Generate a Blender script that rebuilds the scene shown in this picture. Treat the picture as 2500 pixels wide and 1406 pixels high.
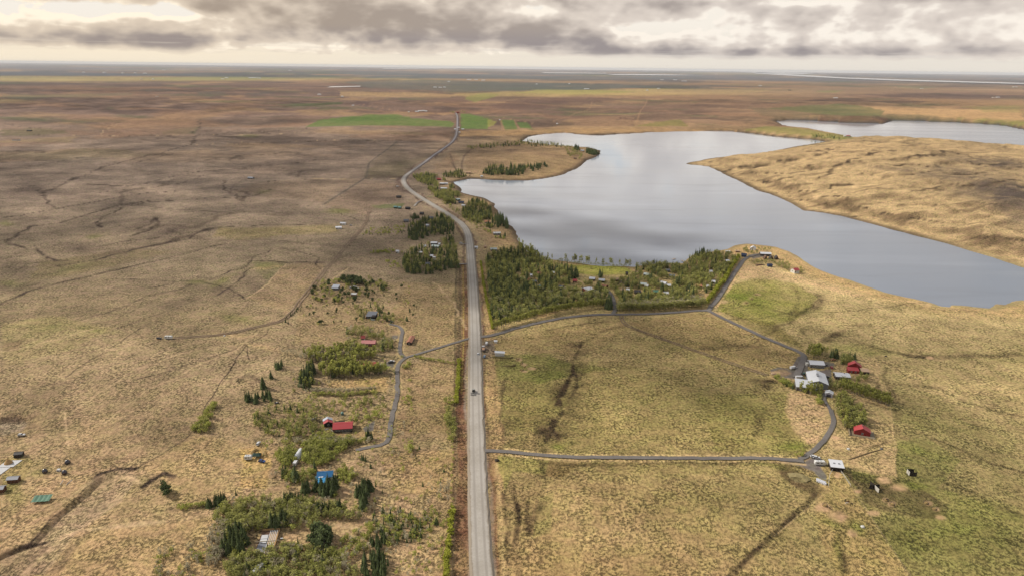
import bpy, bmesh, math, random
import numpy as np
from mathutils import Vector, Matrix

random.seed(11)
RNG = np.random.default_rng(11)
for _o in list(bpy.data.objects):
    bpy.data.objects.remove(_o)
SC = bpy.context.scene
COL = SC.collection

# ------------------------------------------------------------------ camera
CAM_H = 230.0
PITCH = math.radians(17.9)
ROLL = math.radians(0.69)
FPX = 1667.0                       # focal length in photograph pixels (24 mm on 36 mm film)
cam_d = bpy.data.cameras.new('camera')
cam = bpy.data.objects.new('camera', cam_d)
COL.objects.link(cam)
_F = Vector((0, math.cos(PITCH), -math.sin(PITCH)))
_R0 = Vector((1, 0, 0))
_U0 = Vector((0, math.sin(PITCH), math.cos(PITCH)))
CR = _R0 * math.cos(ROLL) + _U0 * math.sin(ROLL)
CU = _U0 * math.cos(ROLL) - _R0 * math.sin(ROLL)
cam.matrix_world = Matrix(((CR.x, CU.x, -_F.x, 0), (CR.y, CU.y, -_F.y, 0), (CR.z, CU.z, -_F.z, CAM_H), (0, 0, 0, 1)))
cam_d.sensor_width = 36.0
cam_d.lens = 36.0 * FPX / 2500.0
cam_d.clip_start = 1.0
cam_d.clip_end = 400000.0
SC.camera = cam

# ------------------------------------------------------------------ exposure
SC.view_settings.view_transform = 'Standard'
SC.view_settings.look = 'None'
SC.view_settings.gamma = 1.0
SC.view_settings.exposure = 0.0
SC.view_settings.use_curve_mapping = False
SC.cycles.use_adaptive_sampling = True
SC.cycles.max_bounces = 6
SC.cycles.diffuse_bounces = 2
SC.cycles.glossy_bounces = 2
SC.cycles.transmission_bounces = 2
SC.cycles.volume_bounces = 0
SC.cycles.transparent_max_bounces = 8

# ------------------------------------------------------------------ sun
SUN_AZ = math.atan2(-1.0, 0.30)    # bearing of the sun from +Y, positive to the right
SUN_EL = math.radians(35)
sun_d = bpy.data.lights.new('sun', 'SUN')
sun_d.energy = 4.6
sun_d.angle = math.radians(0.8)
sun_d.color = (1.0, 0.93, 0.82)
sun = bpy.data.objects.new('sun', sun_d)
COL.objects.link(sun)
_ts = Vector((math.sin(SUN_AZ) * math.cos(SUN_EL), math.cos(SUN_AZ) * math.cos(SUN_EL), math.sin(SUN_EL)))
sun.rotation_euler = (-_ts).to_track_quat('-Z', 'Y').to_euler()
sun.location = (0, 0, 900)


# ------------------------------------------------------------------ node helper
class NX:
    """tiny expression layer over shader math nodes"""
    nt = None

    def __init__(self, s):
        self.s = s

    @staticmethod
    def op(kind, *a):
        n = NX.nt.nodes.new('ShaderNodeMath')
        n.operation = kind
        for i, v in enumerate(a):
            if isinstance(v, NX):
                NX.nt.links.new(v.s, n.inputs[i])
            else:
                n.inputs[i].default_value = v
        return NX(n.outputs[0])

    def __add__(self, o): return NX.op('ADD', self, o)
    __radd__ = __add__
    def __sub__(self, o): return NX.op('SUBTRACT', self, o)
    def __rsub__(self, o): return NX.op('SUBTRACT', o, self)
    def __mul__(self, o): return NX.op('MULTIPLY', self, o)
    __rmul__ = __mul__
    def __truediv__(self, o): return NX.op('DIVIDE', self, o)
    def __pow__(self, o): return NX.op('POWER', self, o)


def nx_smooth(x, a, b, lo=0.0, hi=1.0):
    n = NX.nt.nodes.new('ShaderNodeMapRange')
    n.interpolation_type = 'SMOOTHSTEP'
    NX.nt.links.new(x.s, n.inputs[0])
    for i, v in enumerate((a, b, lo, hi)):
        n.inputs[i + 1].default_value = v
    return NX(n.outputs[0])


def nx_noise(vec, scale, detail=4.0, rough=0.5, dist=0.0, kind='FBM'):
    n = NX.nt.nodes.new('ShaderNodeTexNoise')
    n.inputs['Scale'].default_value = scale
    n.inputs['Detail'].default_value = detail
    n.inputs['Roughness'].default_value = rough
    n.inputs['Distortion'].default_value = dist
    NX.nt.links.new(vec, n.inputs['Vector'])
    return NX(n.outputs['Fac'])


def nx_mix(f, a, b):
    n = NX.nt.nodes.new('ShaderNodeMix')
    n.data_type = 'RGBA'
    for sock, v in ((n.inputs[0], f), (n.inputs[6], a), (n.inputs[7], b)):
        if isinstance(v, NX):
            NX.nt.links.new(v.s, sock)
        elif isinstance(v, (int, float)):
            sock.default_value = v
        else:
            sock.default_value = (*v, 1.0)
    return NX(n.outputs[2])


def nx_combine(x, y, z):
    n = NX.nt.nodes.new('ShaderNodeCombineXYZ')
    for i, v in enumerate((x, y, z)):
        if isinstance(v, NX):
            NX.nt.links.new(v.s, n.inputs[i])
        else:
            n.inputs[i].default_value = v
    return n.outputs[0]


def lin(r, g, b):
    return tuple(((c / 255.0) / 12.92 if c <= 10 else ((c / 255.0 + 0.055) / 1.055) ** 2.4) for c in (r, g, b))


# ------------------------------------------------------------------ world: sky with a broken deck of cloud
world = bpy.data.worlds.new('World')
SC.world = world
world.use_nodes = True
NX.nt = wt = world.node_tree
wt.nodes.clear()
w_out = wt.nodes.new('ShaderNodeOutputWorld')
w_bg = wt.nodes.new('ShaderNodeBackground')
w_neb = wt.nodes.new('ShaderNodeTexSky')
w_neb.sky_type = 'NISHITA'
w_neb.sun_disc = False
w_neb.sun_elevation = SUN_EL
w_neb.sun_rotation = SUN_AZ % (2 * math.pi)
w_neb.altitude = 300
w_neb.air_density = 1.0
w_neb.dust_density = 1.5
w_tc = wt.nodes.new('ShaderNodeTexCoord')
w_sep = wt.nodes.new('ShaderNodeSeparateXYZ')
wt.links.new(w_tc.outputs['Generated'], w_sep.inputs[0])
sx, sy, sz = (NX(w_sep.outputs[i]) for i in range(3))
saz = NX.op('ARCTAN2', sx, sy)
sel = NX.op('ARCSINE', NX.op('MAXIMUM', NX.op('MINIMUM', sz, 1.0), -1.0))

# banks of cloud that stand low over the plain: bearing and height (in degrees), half sizes, weight
BANKS = [
    # az,   el,  raz, rel,  weight
    (-15.0, 4.4, 14.0, 1.00, 0.42),      # long brown deck over the left and middle
    (-6.0, 3.2, 10.0, 0.85, 0.40),
    (1.0, 2.3, 8.0, 0.60, 0.30),
    (-33.0, 5.1, 6.0, 0.35, 0.34),
    (-34.0, 1.75, 8.0, 0.55, 0.34),      # grey bank low on the left
    (-25.5, 1.95, 7.0, 0.75, 0.36),
    (-31.0, 3.6, 5.0, 0.55, -0.40),      # bright holes
    (-24.5, 3.45, 3.5, 0.30, -0.34),
    (-16.0, 1.55, 4.5, 0.35, -0.30),
    (7.0, 1.30, 3.4, 0.45, 0.36),
    (10.5, 1.45, 3.0, 0.55, 0.36),
    (17.2, 1.25, 2.4, 0.45, 0.42),
    (0.8, 4.4, 2.4, 0.40, -0.26),
    (12.0, 3.1, 4.6, 0.55, -0.26),
    (27.5, 1.55, 10.0, 0.42, 0.30),
    (25.0, 3.0, 10.0, 0.9, -0.08),
    (34.0, 3.4, 5.0, 0.9, 0.0),
    (13.5, 4.9, 6.0, 0.32, 0.26),
    (31.0, 5.0, 9.0, 0.30, 0.26),
    (21.0, 4.9, 2.6, 0.25, -0.5),
    (0.0, 0.30, 90.0, 0.60, -0.75),      # clear strip above the plain
]
sk = 11.0


def cloud_density(dz, det, fine_=True):
    e = sel + dz
    v = nx_combine(sx * sk, sy * sk, (sz + dz) * (sk * 2.9))
    n1 = nx_noise(v, 0.62, det, 0.60, 0.35)
    v2 = nx_combine(sx * sk, sy * sk, (sz + dz) * (sk * 1.75))
    n2 = nx_noise(v2, 1.9, det - 2, 0.60, 0.15)
    n3 = nx_noise(v2, 6.5, 3.0, 0.6) if fine_ else 0.5
    vo = NX.nt.nodes.new('ShaderNodeTexVoronoi'); vo.feature = 'F1'; vo.normalize = True
    vo.inputs['Scale'].default_value = 1.25; vo.inputs['Detail'].default_value = 2.0; vo.inputs['Roughness'].default_value = 0.6
    NX.nt.links.new(v2, vo.inputs['Vector'])
    puff = NX(vo.outputs['Distance'])
    d = (n1 - 0.5) * 1.25 + (n2 - 0.5) * 0.85 + (n3 - 0.5) * 0.20 + (0.40 - puff) * 1.15 + 0.53
    for az, el, raz, rel, w in BANKS:
        a = (saz - math.radians(az)) * (1.0 / math.radians(raz))
        b = (e - math.radians(el)) * (1.0 / math.radians(rel))
        d = d + NX.op('EXPONENT', (a * a + b * b) * -0.8) * w
    return d


dens = cloud_density(0.0, 6.0)
dens_up = cloud_density(math.radians(0.22), 4.0)
lit = NX.op('MINIMUM', NX.op('MAXIMUM', (dens - dens_up) * 2.4, -0.6), 0.9)
elev = NX.op('MAXIMUM', sel, 0.0)
warm_left = nx_smooth(saz, 0.35, -0.55)
clear_lo = nx_mix(warm_left, lin(234, 226, 214), lin(250, 235, 210))
clear_hi = nx_mix(nx_smooth(elev, 0.078, 0.14), lin(248, 240, 228), lin(196, 212, 222))
neb = NX(w_neb.outputs[0])
w_scl = wt.nodes.new('ShaderNodeVectorMath')
w_scl.operation = 'SCALE'
wt.links.new(neb.s, w_scl.inputs[0])
w_scl.inputs['Scale'].default_value = 0.10
clear_hi = nx_mix(nx_smooth(elev, 0.12, 0.6, 0.0, 0.75), clear_hi, NX(w_scl.outputs[0]))
clear = nx_mix(nx_smooth(elev, 0.012, 0.06), clear_lo, clear_hi)
bright = nx_mix(warm_left, (0.98, 0.90, 0.80), (1.08, 0.95, 0.76))
mid = nx_mix(warm_left, lin(224, 213, 203), lin(226, 209, 188))
dark = nx_mix(warm_left, lin(168, 158, 153), lin(172, 156, 140))
dark = nx_mix(nx_smooth(elev, 0.030, 0.055), nx_mix(warm_left, lin(156, 148, 148), lin(160, 148, 142)), dark)
shade = dens - lit * 0.42
c = nx_mix(nx_smooth(dens, 0.41, 0.47), clear, bright)
c = nx_mix(nx_smooth(shade, 0.48, 0.70), c, mid)
c = nx_mix(nx_smooth(shade, 0.62, 1.20), c, dark)
str_v = nx_combine(saz * 5.0, 0.0, sel * 160.0)
c = nx_mix(nx_smooth(nx_noise(str_v, 1.0, 5.0, 0.6, 0.3), 0.48, 0.68, 0.0, 0.55) * nx_smooth(sel, 0.004, 0.012) * nx_smooth(sel, 0.042, 0.020), c, nx_mix(warm_left, lin(222, 214, 206), lin(228, 214, 196)))
# the last degree of air above the plain is veiled
c = nx_mix(nx_smooth(elev, 0.0, 0.024, 0.9, 0.0), c, clear_lo)
# higher up the deck is seen from below: grey, bluer
c = nx_mix(nx_smooth(elev, 0.12, 0.45, 0.0, 0.75), c, nx_mix(nx_smooth(dens, 0.3, 0.7), lin(190, 200, 212), lin(150, 156, 166)))
# ground glow under the horizon line (only met past the rim of the modelled plain)
c = nx_mix(nx_smooth(sel, -0.02, -0.004, 1.0, 0.0), c, lin(205, 200, 196))
wt.links.new(c.s, w_bg.inputs['Color'])
w_bg.inputs['Strength'].default_value = 1.0
wt.links.new(w_bg.outputs[0], w_out.inputs['Surface'])

# ================================================================== ground: one sheet to the horizon
GAIN = 1.42                        # brightness of a white card in this light, used to turn seen colours into base colours


def C(r, g, b):
    return np.array(lin(r, g, b)) / GAIN


_cr, _cu, _cf = (np.array(v) for v in (CR, CU, _F))


def px_ray(u, v):
    return _cf * FPX + _cr * (u - 1250.0) + _cu * (703.0 - v)


def px_flat(u, v, z=0.0):
    d = px_ray(u, v)
    t = (z - CAM_H) / d[2]
    return np.array((d[0] * t, d[1] * t))


def to_px(x, y, z):
    dz = z - CAM_H
    dep = x * _cf[0] + y * _cf[1] + dz * _cf[2]
    dep = np.where(dep < 1.0, 1.0, dep)
    u = 1250.0 + FPX * (x * _cr[0] + y * _cr[1] + dz * _cr[2]) / dep
    v = 703.0 - FPX * (x * _cu[0] + y * _cu[1] + dz * _cu[2]) / dep
    return u, v


def depth_of(x, y, z=0.0):
    return x * _cf[0] + y * _cf[1] + (z - CAM_H) * _cf[2]


# ---- lattice noise
_PERM = RNG.permutation(4096).astype(np.int64)
_GRAD = RNG.uniform(0, 2 * math.pi, 4096)


def perlin(x, y, seed=0):
    x = np.asarray(x, float); y = np.asarray(y, float)
    xi = np.floor(x).astype(np.int64); yi = np.floor(y).astype(np.int64)
    xf = x - xi; yf = y - yi
    sxf = xf * xf * xf * (xf * (xf * 6 - 15) + 10); syf = yf * yf * yf * (yf * (yf * 6 - 15) + 10)

    def g(ix, iy, dx, dy):
        h = _GRAD[_PERM[(_PERM[(ix + seed * 131) & 4095] + iy) & 4095]]
        return np.cos(h) * dx + np.sin(h) * dy
    a = g(xi, yi, xf, yf); b = g(xi + 1, yi, xf - 1, yf)
    c_ = g(xi, yi + 1, xf, yf - 1); d = g(xi + 1, yi + 1, xf - 1, yf - 1)
    return ((a + (b - a) * sxf) * (1 - syf) + (c_ + (d - c_) * sxf) * syf) * 1.5


def fbm(x, y, wl, octv=3, seed=0, gain=0.5):
    s = 0.0; amp = 1.0; tot = 0.0
    for k in range(octv):
        s = s + amp * perlin(x / wl, y / wl, seed + k * 7)
        tot += amp; amp *= gain; wl *= 0.5
    return s / tot


def ss(x, a, b):
    t = np.clip((x - a) / (b - a), 0, 1)
    return t * t * (3 - 2 * t)


def seg_dist(x, y, P, closed=False):
    """distance from points to polyline P and position along it"""
    P = np.asarray(P, float)
    Q = np.vstack([P, P[:1]]) if closed else P
    best = np.full(x.shape, 1e18)
    for i in range(len(Q) - 1):
        ax, ay = Q[i]; bx, by = Q[i + 1]
        dx, dy = bx - ax, by - ay
        L2 = dx * dx + dy * dy + 1e-9
        t = np.clip(((x - ax) * dx + (y - ay) * dy) / L2, 0, 1)
        d2 = (x - ax - t * dx) ** 2 + (y - ay - t * dy) ** 2
        best = np.minimum(best, d2)
    return np.sqrt(best)


def inside(x, y, P):
    P = np.asarray(P, float)
    r = np.zeros(x.shape, bool)
    n = len(P)
    for i in range(n):
        x1, y1 = P[i]; x2, y2 = P[(i + 1) % n]
        if y1 == y2:
            continue
        c_ = ((y1 > y) != (y2 > y)) & (x < (x2 - x1) * (y - y1) / (y2 - y1) + x1)
        r ^= c_
    return r


def signed(x, y, P):
    d = seg_dist(x, y, P, True)
    return np.where(inside(x, y, P), d, -d)


# ---- shorelines, traced along the water's edge
LAKE_Z = -4.0
SHORE_PX = [(1106, 445), (1150, 437), (1200, 440), (1240, 442), (1290, 442), (1330, 437), (1380, 425), (1420, 405), (1433, 392),
            (1450, 385), (1467, 376), (1466, 368), (1440, 361), (1400, 358), (1350, 354), (1300, 349), (1276, 345), (1290, 334),
            (1330, 328), (1380, 324), (1410, 329), (1470, 331), (1540, 326), (1600, 323), (1660, 322), (1720, 321), (1780, 321),
            (1830, 326), (1890, 334), (1950, 339), (1990, 342), (2015, 346), (1990, 351), (1950, 357), (1900, 367), (1855, 376),
            (1800, 382), (1760, 384), (1720, 390), (1690, 396), (1668, 401), (1700, 404), (1730, 407), (1745, 414), (1770, 427),
            (1800, 440), (1850, 467), (1880, 475), (1930, 497), (1960, 514), (2010, 520), (2060, 530), (2130, 548), (2180, 562),
            (2240, 577), (2310, 595), (2370, 613), (2420, 628), (2460, 642), (2500, 655), (2620, 690), (2800, 740), (2800, 760),
            (2620, 742), (2500, 735), (2476, 738), (2460, 745), (2433, 741), (2419, 752), (2382, 748), (2350, 745), (2318, 743),
            (2322, 750), (2298, 747), (2278, 740), (2231, 728), (2164, 714), (2113, 696), (2080, 686), (2046, 676), (2003, 659),
            (1982, 649), (1962, 635), (1929, 615), (1895, 604), (1861, 599), (1828, 597), (1801, 600), (1774, 610), (1735, 615),
            (1690, 622), (1671, 641), (1643, 641), (1612, 641), (1559, 648), (1546, 651), (1521, 649), (1474, 649), (1443, 646),
            (1396, 641), (1368, 637), (1346, 635), (1318, 630), (1285, 612), (1270, 592), (1260, 567), (1252, 555), (1238, 545),
            (1223, 526), (1216, 514), (1206, 504), (1204, 498), (1192, 492), (1177, 483), (1153, 477), (1127, 470), (1127, 463),
            (1115, 453)]
BACK_PX = [(1894, 297), (1929, 294), (1996, 296), (2063, 300), (2107, 301), (2157, 303), (2174, 296), (2204, 295), (2298, 298),
           (2382, 302), (2450, 307), (2500, 317), (2640, 330), (2660, 372), (2500, 368), (2420, 362), (2300, 352), (2230, 346),
           (2150, 343), (2100, 339), (2063, 332), (1996, 320), (1945, 313), (1912, 308)]
HEAD_PX = [(1668, 401), (1720, 390), (1800, 381), (1900, 367), (2015, 347), (2090, 341), (2150, 344), (2300, 352), (2500, 369),
           (2900, 395), (3000, 780), (2620, 690), (2500, 655), (2420, 628), (2310, 595), (2180, 562), (2060, 530), (1960, 514),
           (1880, 475), (1800, 440), (1745, 414)]
SHORE = np.array([px_flat(u, v, LAKE_Z) for u, v in SHORE_PX])
BACK = np.array([px_flat(u, v, LAKE_Z) for u, v in BACK_PX])
HEAD = np.array([px_flat(u, v, LAKE_Z) for u, v in HEAD_PX])

# ---- grid: rows graded with distance, columns fanning out
vs = np.arange(1500.0, 171.0, -2.35)
yr = CAM_H / np.tan(PITCH + np.arctan((vs - 703.0) / FPX))
rows = np.concatenate([np.linspace(-2500, yr[0] - 15, 12), yr, np.geomspace(yr[-1] * 1.12, 95000, 10)])
gs = np.concatenate([-np.geomspace(1.7, 0.83, 26), np.arange(-0.82, 0.8201, 0.00142), np.geomspace(0.83, 1.7, 26)])
NR, NC = len(rows), len(gs)


def row_w(y):
    return np.maximum(np.asarray(y) * 0.9516 + 70.7, 260.0)


GX = row_w(rows)[:, None] * gs[None, :]
GY = np.repeat(rows[:, None], NC, 1)


def crag(x, y, wl, seed):
    return 1.0 - np.abs(fbm(x, y, wl, 3, seed)) * 2.2


def land_height(x, y):
    d = np.hypot(x, y)
    far = ss(d, 1600, 4200)
    h = 1.6 * fbm(x, y, 330, 2, 1) + 0.35 * fbm(x, y, 75, 2, 5) * (1 - far)
    h = h + far * (10 + 15 * fbm(x, y, 1500, 4, 9)) * (1 - ss(d, 9000, 16000))
    h = h + ss(d, 1900, 3200) * (1 - ss(d, 6000, 9000)) * (13 * np.maximum(0, crag(x * 0.55, y, 620, 15) - 0.45) + 5 * fbm(x, y, 260, 3, 17))
    # knoll on the peninsula
    cx, cy = px_flat(1265, 392, 0)
    q = ((x - cx) / 300) ** 2 + ((y - cy) / 240) ** 2
    h = h + 11 * np.exp(-q * 1.1) * (1 + 0.35 * fbm(x, y, 120, 3, 21))
    # bank and slope in the near left corner
    ridge = np.array([px_flat(u, v) for u, v in ((330, 1150), (280, 1150), (235, 1166), (205, 1200), (140, 1252), (75, 1320), (-60, 1375))])
    dr = seg_dist(x, y, ridge)
    other = np.array([px_flat(u, v) for u, v in ((330, 1150), (342, 1180), (300, 1240), (190, 1310), (120, 1406), (60, 1460))])
    lowp = np.vstack([ridge, other[::-1]])
    h = h - np.where(inside(x, y, lowp), 9.0 * ss(dr, 0, 9) * ss(seg_dist(x, y, other), 0, 30), 0.0)
    pit = px_flat(20, 1050)
    h = h - 8.0 * np.exp(-(((x - pit[0]) / 16) ** 2 + ((y - pit[1]) / 16) ** 2) ** 2)
    hm = px_flat(330, 850)
    h = h + 5 * np.exp(-((x - hm[0]) / 130) ** 2 - ((y - hm[1]) / 110) ** 2)
    return h


def build_height():
    x, y = GX, GY
    h = land_height(x, y)
    near = (y > 300) & (y < 4200) & (x > -700)
    xs, ys = x[near], y[near]
    wx = xs + 2.5 * fbm(xs, ys, 26, 2, 31) + 5 * fbm(xs, ys, 90, 2, 33)
    wy = ys + 2.5 * fbm(xs, ys, 26, 2, 35) + 8 * fbm(xs, ys, 90, 2, 37)
    sd = np.full(x.shape, 2000.0)
    sd[near] = -np.maximum(signed(wx, wy, SHORE), signed(wx, wy, BACK))
    hs = np.full(x.shape, -1.0)
    sh = signed(xs, ys, HEAD)
    hs[near] = sh
    # the grassy headland across the water
    k = ss(hs, 5, 330)
    kk = ss(hs, 0, 60)
    xr, yr_ = x * 0.9 + y * 0.42, y * 0.9 - x * 0.42
    hd = k * (28 + 12 * fbm(x, y, 420, 3, 41)) + kk * (9.0 * crag(xr * 0.45, yr_, 170, 43) + 3.0 * crag(xr * 0.5, yr_, 60, 44))
    h = np.where(hs > 0, h * 0.3 + hd, h)
    h = np.maximum(h, -1.6)
    up = ss(sd, 0, 5) * 0.25 + ss(sd, 2, 90) * 0.75
    h = np.where(sd > 0, LAKE_Z + (h - LAKE_Z) * up, LAKE_Z - np.minimum(3.0, -sd * 0.22))
    return h, sd, hs


GZ, GSD, GHS = build_height()
_row_i = np.arange(NR); _col_i = np.arange(NC)


def ground_z(x, y):
    x = np.atleast_1d(np.asarray(x, float)); y = np.atleast_1d(np.asarray(y, float))
    r = np.clip(np.interp(y, rows, _row_i), 0, NR - 1.001)
    c_ = np.clip(np.interp(x / row_w(y), gs, _col_i), 0, NC - 1.001)
    r0 = r.astype(int); c0 = c_.astype(int); fr = r - r0; fc = c_ - c0
    z = (GZ[r0, c0] * (1 - fr) * (1 - fc) + GZ[r0 + 1, c0] * fr * (1 - fc) + GZ[r0, c0 + 1] * (1 - fr) * fc + GZ[r0 + 1, c0 + 1] * fr * fc)
    return z


def P3(u, v, lift=0.0):
    """the place on the ground that a traced point of the photograph shows"""
    z = 0.0
    for _ in range(14):
        x, y = px_flat(u, v, z + lift)
        z = z + 0.6 * (float(ground_z(x, y)[0]) - z)
    return Vector((x, y, float(ground_z(x, y)[0])))


def G2(pts):
    return np.array([P3(u, v)[:2] for u, v in pts])


# ---- colour of the ground
GU, GV = to_px(GX, GY, GZ)
_wa = np.clip(np.hypot(GX, GY) / 900.0, 0.35, 6.0)
WX = GX + (4.0 * fbm(GX, GY, 22, 2, 51) + 9.0 * fbm(GX, GY, 95, 3, 53)) * _wa
WY = GY + (4.0 * fbm(GX, GY, 22, 2, 55) + 14.0 * fbm(GX, GY, 95, 3, 57)) * _wa
WU, WV = to_px(WX, WY, GZ)
DIST = np.hypot(GX, GY)

LEFT = [(150, 130, 124, 122), (172, 104, 98, 96), (183, 76, 80, 80), (190, 92, 92, 86), (193, 164, 148, 104), (198, 148, 128, 96),  # far stops paint sunlit and cloud-shaded bands of the plain as colour
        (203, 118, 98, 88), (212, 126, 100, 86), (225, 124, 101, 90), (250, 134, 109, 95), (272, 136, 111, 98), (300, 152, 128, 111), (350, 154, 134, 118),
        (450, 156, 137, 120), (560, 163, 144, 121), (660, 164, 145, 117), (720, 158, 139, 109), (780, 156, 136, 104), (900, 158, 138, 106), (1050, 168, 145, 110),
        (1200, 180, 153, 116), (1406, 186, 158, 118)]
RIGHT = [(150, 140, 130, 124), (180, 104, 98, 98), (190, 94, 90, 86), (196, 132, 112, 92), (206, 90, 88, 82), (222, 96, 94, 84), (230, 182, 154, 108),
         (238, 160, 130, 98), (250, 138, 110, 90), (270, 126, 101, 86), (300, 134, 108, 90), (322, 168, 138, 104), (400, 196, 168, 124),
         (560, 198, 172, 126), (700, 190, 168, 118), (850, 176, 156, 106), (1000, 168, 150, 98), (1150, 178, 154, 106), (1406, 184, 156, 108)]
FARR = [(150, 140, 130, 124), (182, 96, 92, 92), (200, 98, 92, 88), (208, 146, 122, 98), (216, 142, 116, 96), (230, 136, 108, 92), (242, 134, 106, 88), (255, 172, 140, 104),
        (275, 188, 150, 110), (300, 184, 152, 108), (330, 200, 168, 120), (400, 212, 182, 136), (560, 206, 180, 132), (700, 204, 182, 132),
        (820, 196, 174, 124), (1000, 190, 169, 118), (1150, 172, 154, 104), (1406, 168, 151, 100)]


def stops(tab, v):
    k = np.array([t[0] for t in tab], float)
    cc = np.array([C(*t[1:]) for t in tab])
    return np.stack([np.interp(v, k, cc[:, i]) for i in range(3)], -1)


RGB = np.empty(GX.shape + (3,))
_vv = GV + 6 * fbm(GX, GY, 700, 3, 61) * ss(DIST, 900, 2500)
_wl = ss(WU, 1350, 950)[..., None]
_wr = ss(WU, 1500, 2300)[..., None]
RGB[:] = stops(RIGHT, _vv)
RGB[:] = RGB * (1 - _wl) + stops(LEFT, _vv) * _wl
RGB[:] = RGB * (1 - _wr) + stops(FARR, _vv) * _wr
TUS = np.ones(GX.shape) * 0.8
GRV = np.zeros(GX.shape)

# mottling of heath, sedge and moss at several sizes
_m1 = fbm(GX, GY, 210, 4, 71); _m2 = fbm(GX + 0.4 * GY, GY * 0.55, 46, 3, 73); _m3 = fbm(GX, GY, 900, 4, 75)
_m4 = fbm(GX, GY, 17, 2, 77)
_nf = ss(DIST, 3000, 700)
for i, (a_, b_, c_, d_) in enumerate(((0.30, 0.20, 0.20, 0.16), (0.27, 0.19, 0.20, 0.16), (0.26, 0.22, 0.22, 0.18))):
    RGB[..., i] *= np.clip(1 + a_ * _m1 + b_ * _m2 * (0.4 + 0.6 * _nf) + c_ * _m3 * ss(DIST, 600, 2600) + d_ * _m4 * _nf, 0.45, 1.6)
# streaky moor far out
_st = fbm(GX * 0.35, GY, 420, 4, 79) * ss(DIST, 1500, 3500)
RGB *= np.clip(1 + 0.55 * _st, 0.5, 1.5)[..., None]
for _wlen, _d0, _d1, _d2, _d3, _sd in ((650, 1600, 2600, 5000, 8000, 81), (1600, 4000, 6000, 12000, 18000, 84), (4000, 9000, 13000, 30000, 45000, 87), (11000, 22000, 30000, 90000, 120000, 90)):
    _w = ss(DIST, _d0, _d1) * ss(DIST, _d3, _d2)
    for _k, (_col, _lo, _hi, _al) in enumerate((((84, 68, 62), 0.06, 0.26, 0.62), ((196, 160, 116), 0.10, 0.30, 0.50), ((92, 104, 66), 0.16, 0.32, 0.50), ((168, 128, 98), 0.05, 0.25, 0.40))):
        _m = ss(fbm(GX * 0.75 + 0.12 * GY, GY, _wlen * 0.8, 5, _sd + 17 * _k, 0.6), _lo, _hi) * _w * _al
        RGB[:] = RGB * (1 - _m[..., None]) + np.array(C(*_col)) * _m[..., None]
# seepage lines winding over the left moor
_rl = fbm(GX * 0.62 - 0.30 * GY, GY + 0.22 * GX, 330, 4, 111)
_rm = ss(0.030 - np.abs(_rl), 0.0, 0.030) * ss(fbm(GX, GY, 420, 2, 113), -0.15, 0.25) * ss(GU, 1000, 700) * ss(DIST, 420, 800) * ss(DIST, 4200, 2600)
RGB[:] = RGB * (1 - 0.55 * _rm[..., None]) + np.array(C(86, 70, 60)) * 0.55 * _rm[..., None]
_rm = ss(fbm(GX * 0.6 - 0.3 * GY, GY + 0.2 * GX, 260, 4, 117), 0.12, 0.42) * ss(GU, 1050, 800) * ss(DIST, 400, 700) * ss(DIST, 4200, 2600)
RGB[:] = RGB * (1 - 0.30 * _rm[..., None]) + np.array(C(112, 92, 80)) * 0.30 * _rm[..., None]
for _wl_, _am, _sd in ((520, 0.20, 121), (150, 0.16, 123), (60, 0.12, 125)):
    RGB *= np.clip(1 + _am * 1.5 * fbm(GX, GY, _wl_, 3, _sd) * ss(DIST, 9000, 3000), 0.55, 1.5)[..., None]
# greener moss in the damp fields of the right half
_gr = ss(fbm(GX, GY, 130, 3, 83), 0.0, 0.45) * ss(GU, 1180, 1500) * ss(GV, 560, 720)
RGB[:] = RGB * (1 - 0.22 * _gr[..., None]) + np.array(C(138, 134, 72)) * 0.22 * _gr[..., None]


def blend(mask, col, sl=None):
    global RGB
    m = mask[..., None]
    if sl is None:
        RGB[:] = RGB * (1 - m) + np.asarray(col) * m
    else:
        RGB[sl] = RGB[sl] * (1 - m) + np.asarray(col) * m


def box_of(U, V, x0, x1, y0, y1):
    """rows and columns of the sheet that can hold a traced box"""
    ok = (U > x0) & (U < x1) & (V > y0) & (V < y1)
    r = np.flatnonzero(ok.any(1)); c_ = np.flatnonzero(ok.any(0))
    if len(r) == 0 or len(c_) == 0:
        return None
    return (slice(r[0], r[-1] + 1), slice(c_[0], c_[-1] + 1))


def area(pts, col, alpha=1.0, soft=2.0, warp=True, tus=None, grv=None, rough=0.0):
    """patch of ground of its own colour, outlined by traced points"""
    P = np.asarray(pts, float)
    U, V = (WU, WV) if warp else (GU, GV)
    sl = box_of(U, V, P[:, 0].min() - soft - 2, P[:, 0].max() + soft + 2, P[:, 1].min() - soft - 2, P[:, 1].max() + soft + 2)
    if sl is None:
        return
    u, v = U[sl], V[sl]
    d = signed(u, v, P)
    m = ss(d, -soft, soft) * alpha
    if rough:
        m = m * np.clip(0.75 + rough * fbm(GX[sl], GY[sl], 20, 3, 91) + rough * fbm(GX[sl], GY[sl], 70, 3, 93), 0, 1)
    m = m * (np.abs(GY[sl]) > 0)
    blend(m, C(*col), sl)
    if tus is not None:
        TUS[sl] = TUS[sl] * (1 - m) + tus * m
    if grv is not None:
        GRV[sl] = GRV[sl] * (1 - m) + grv * m


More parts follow.
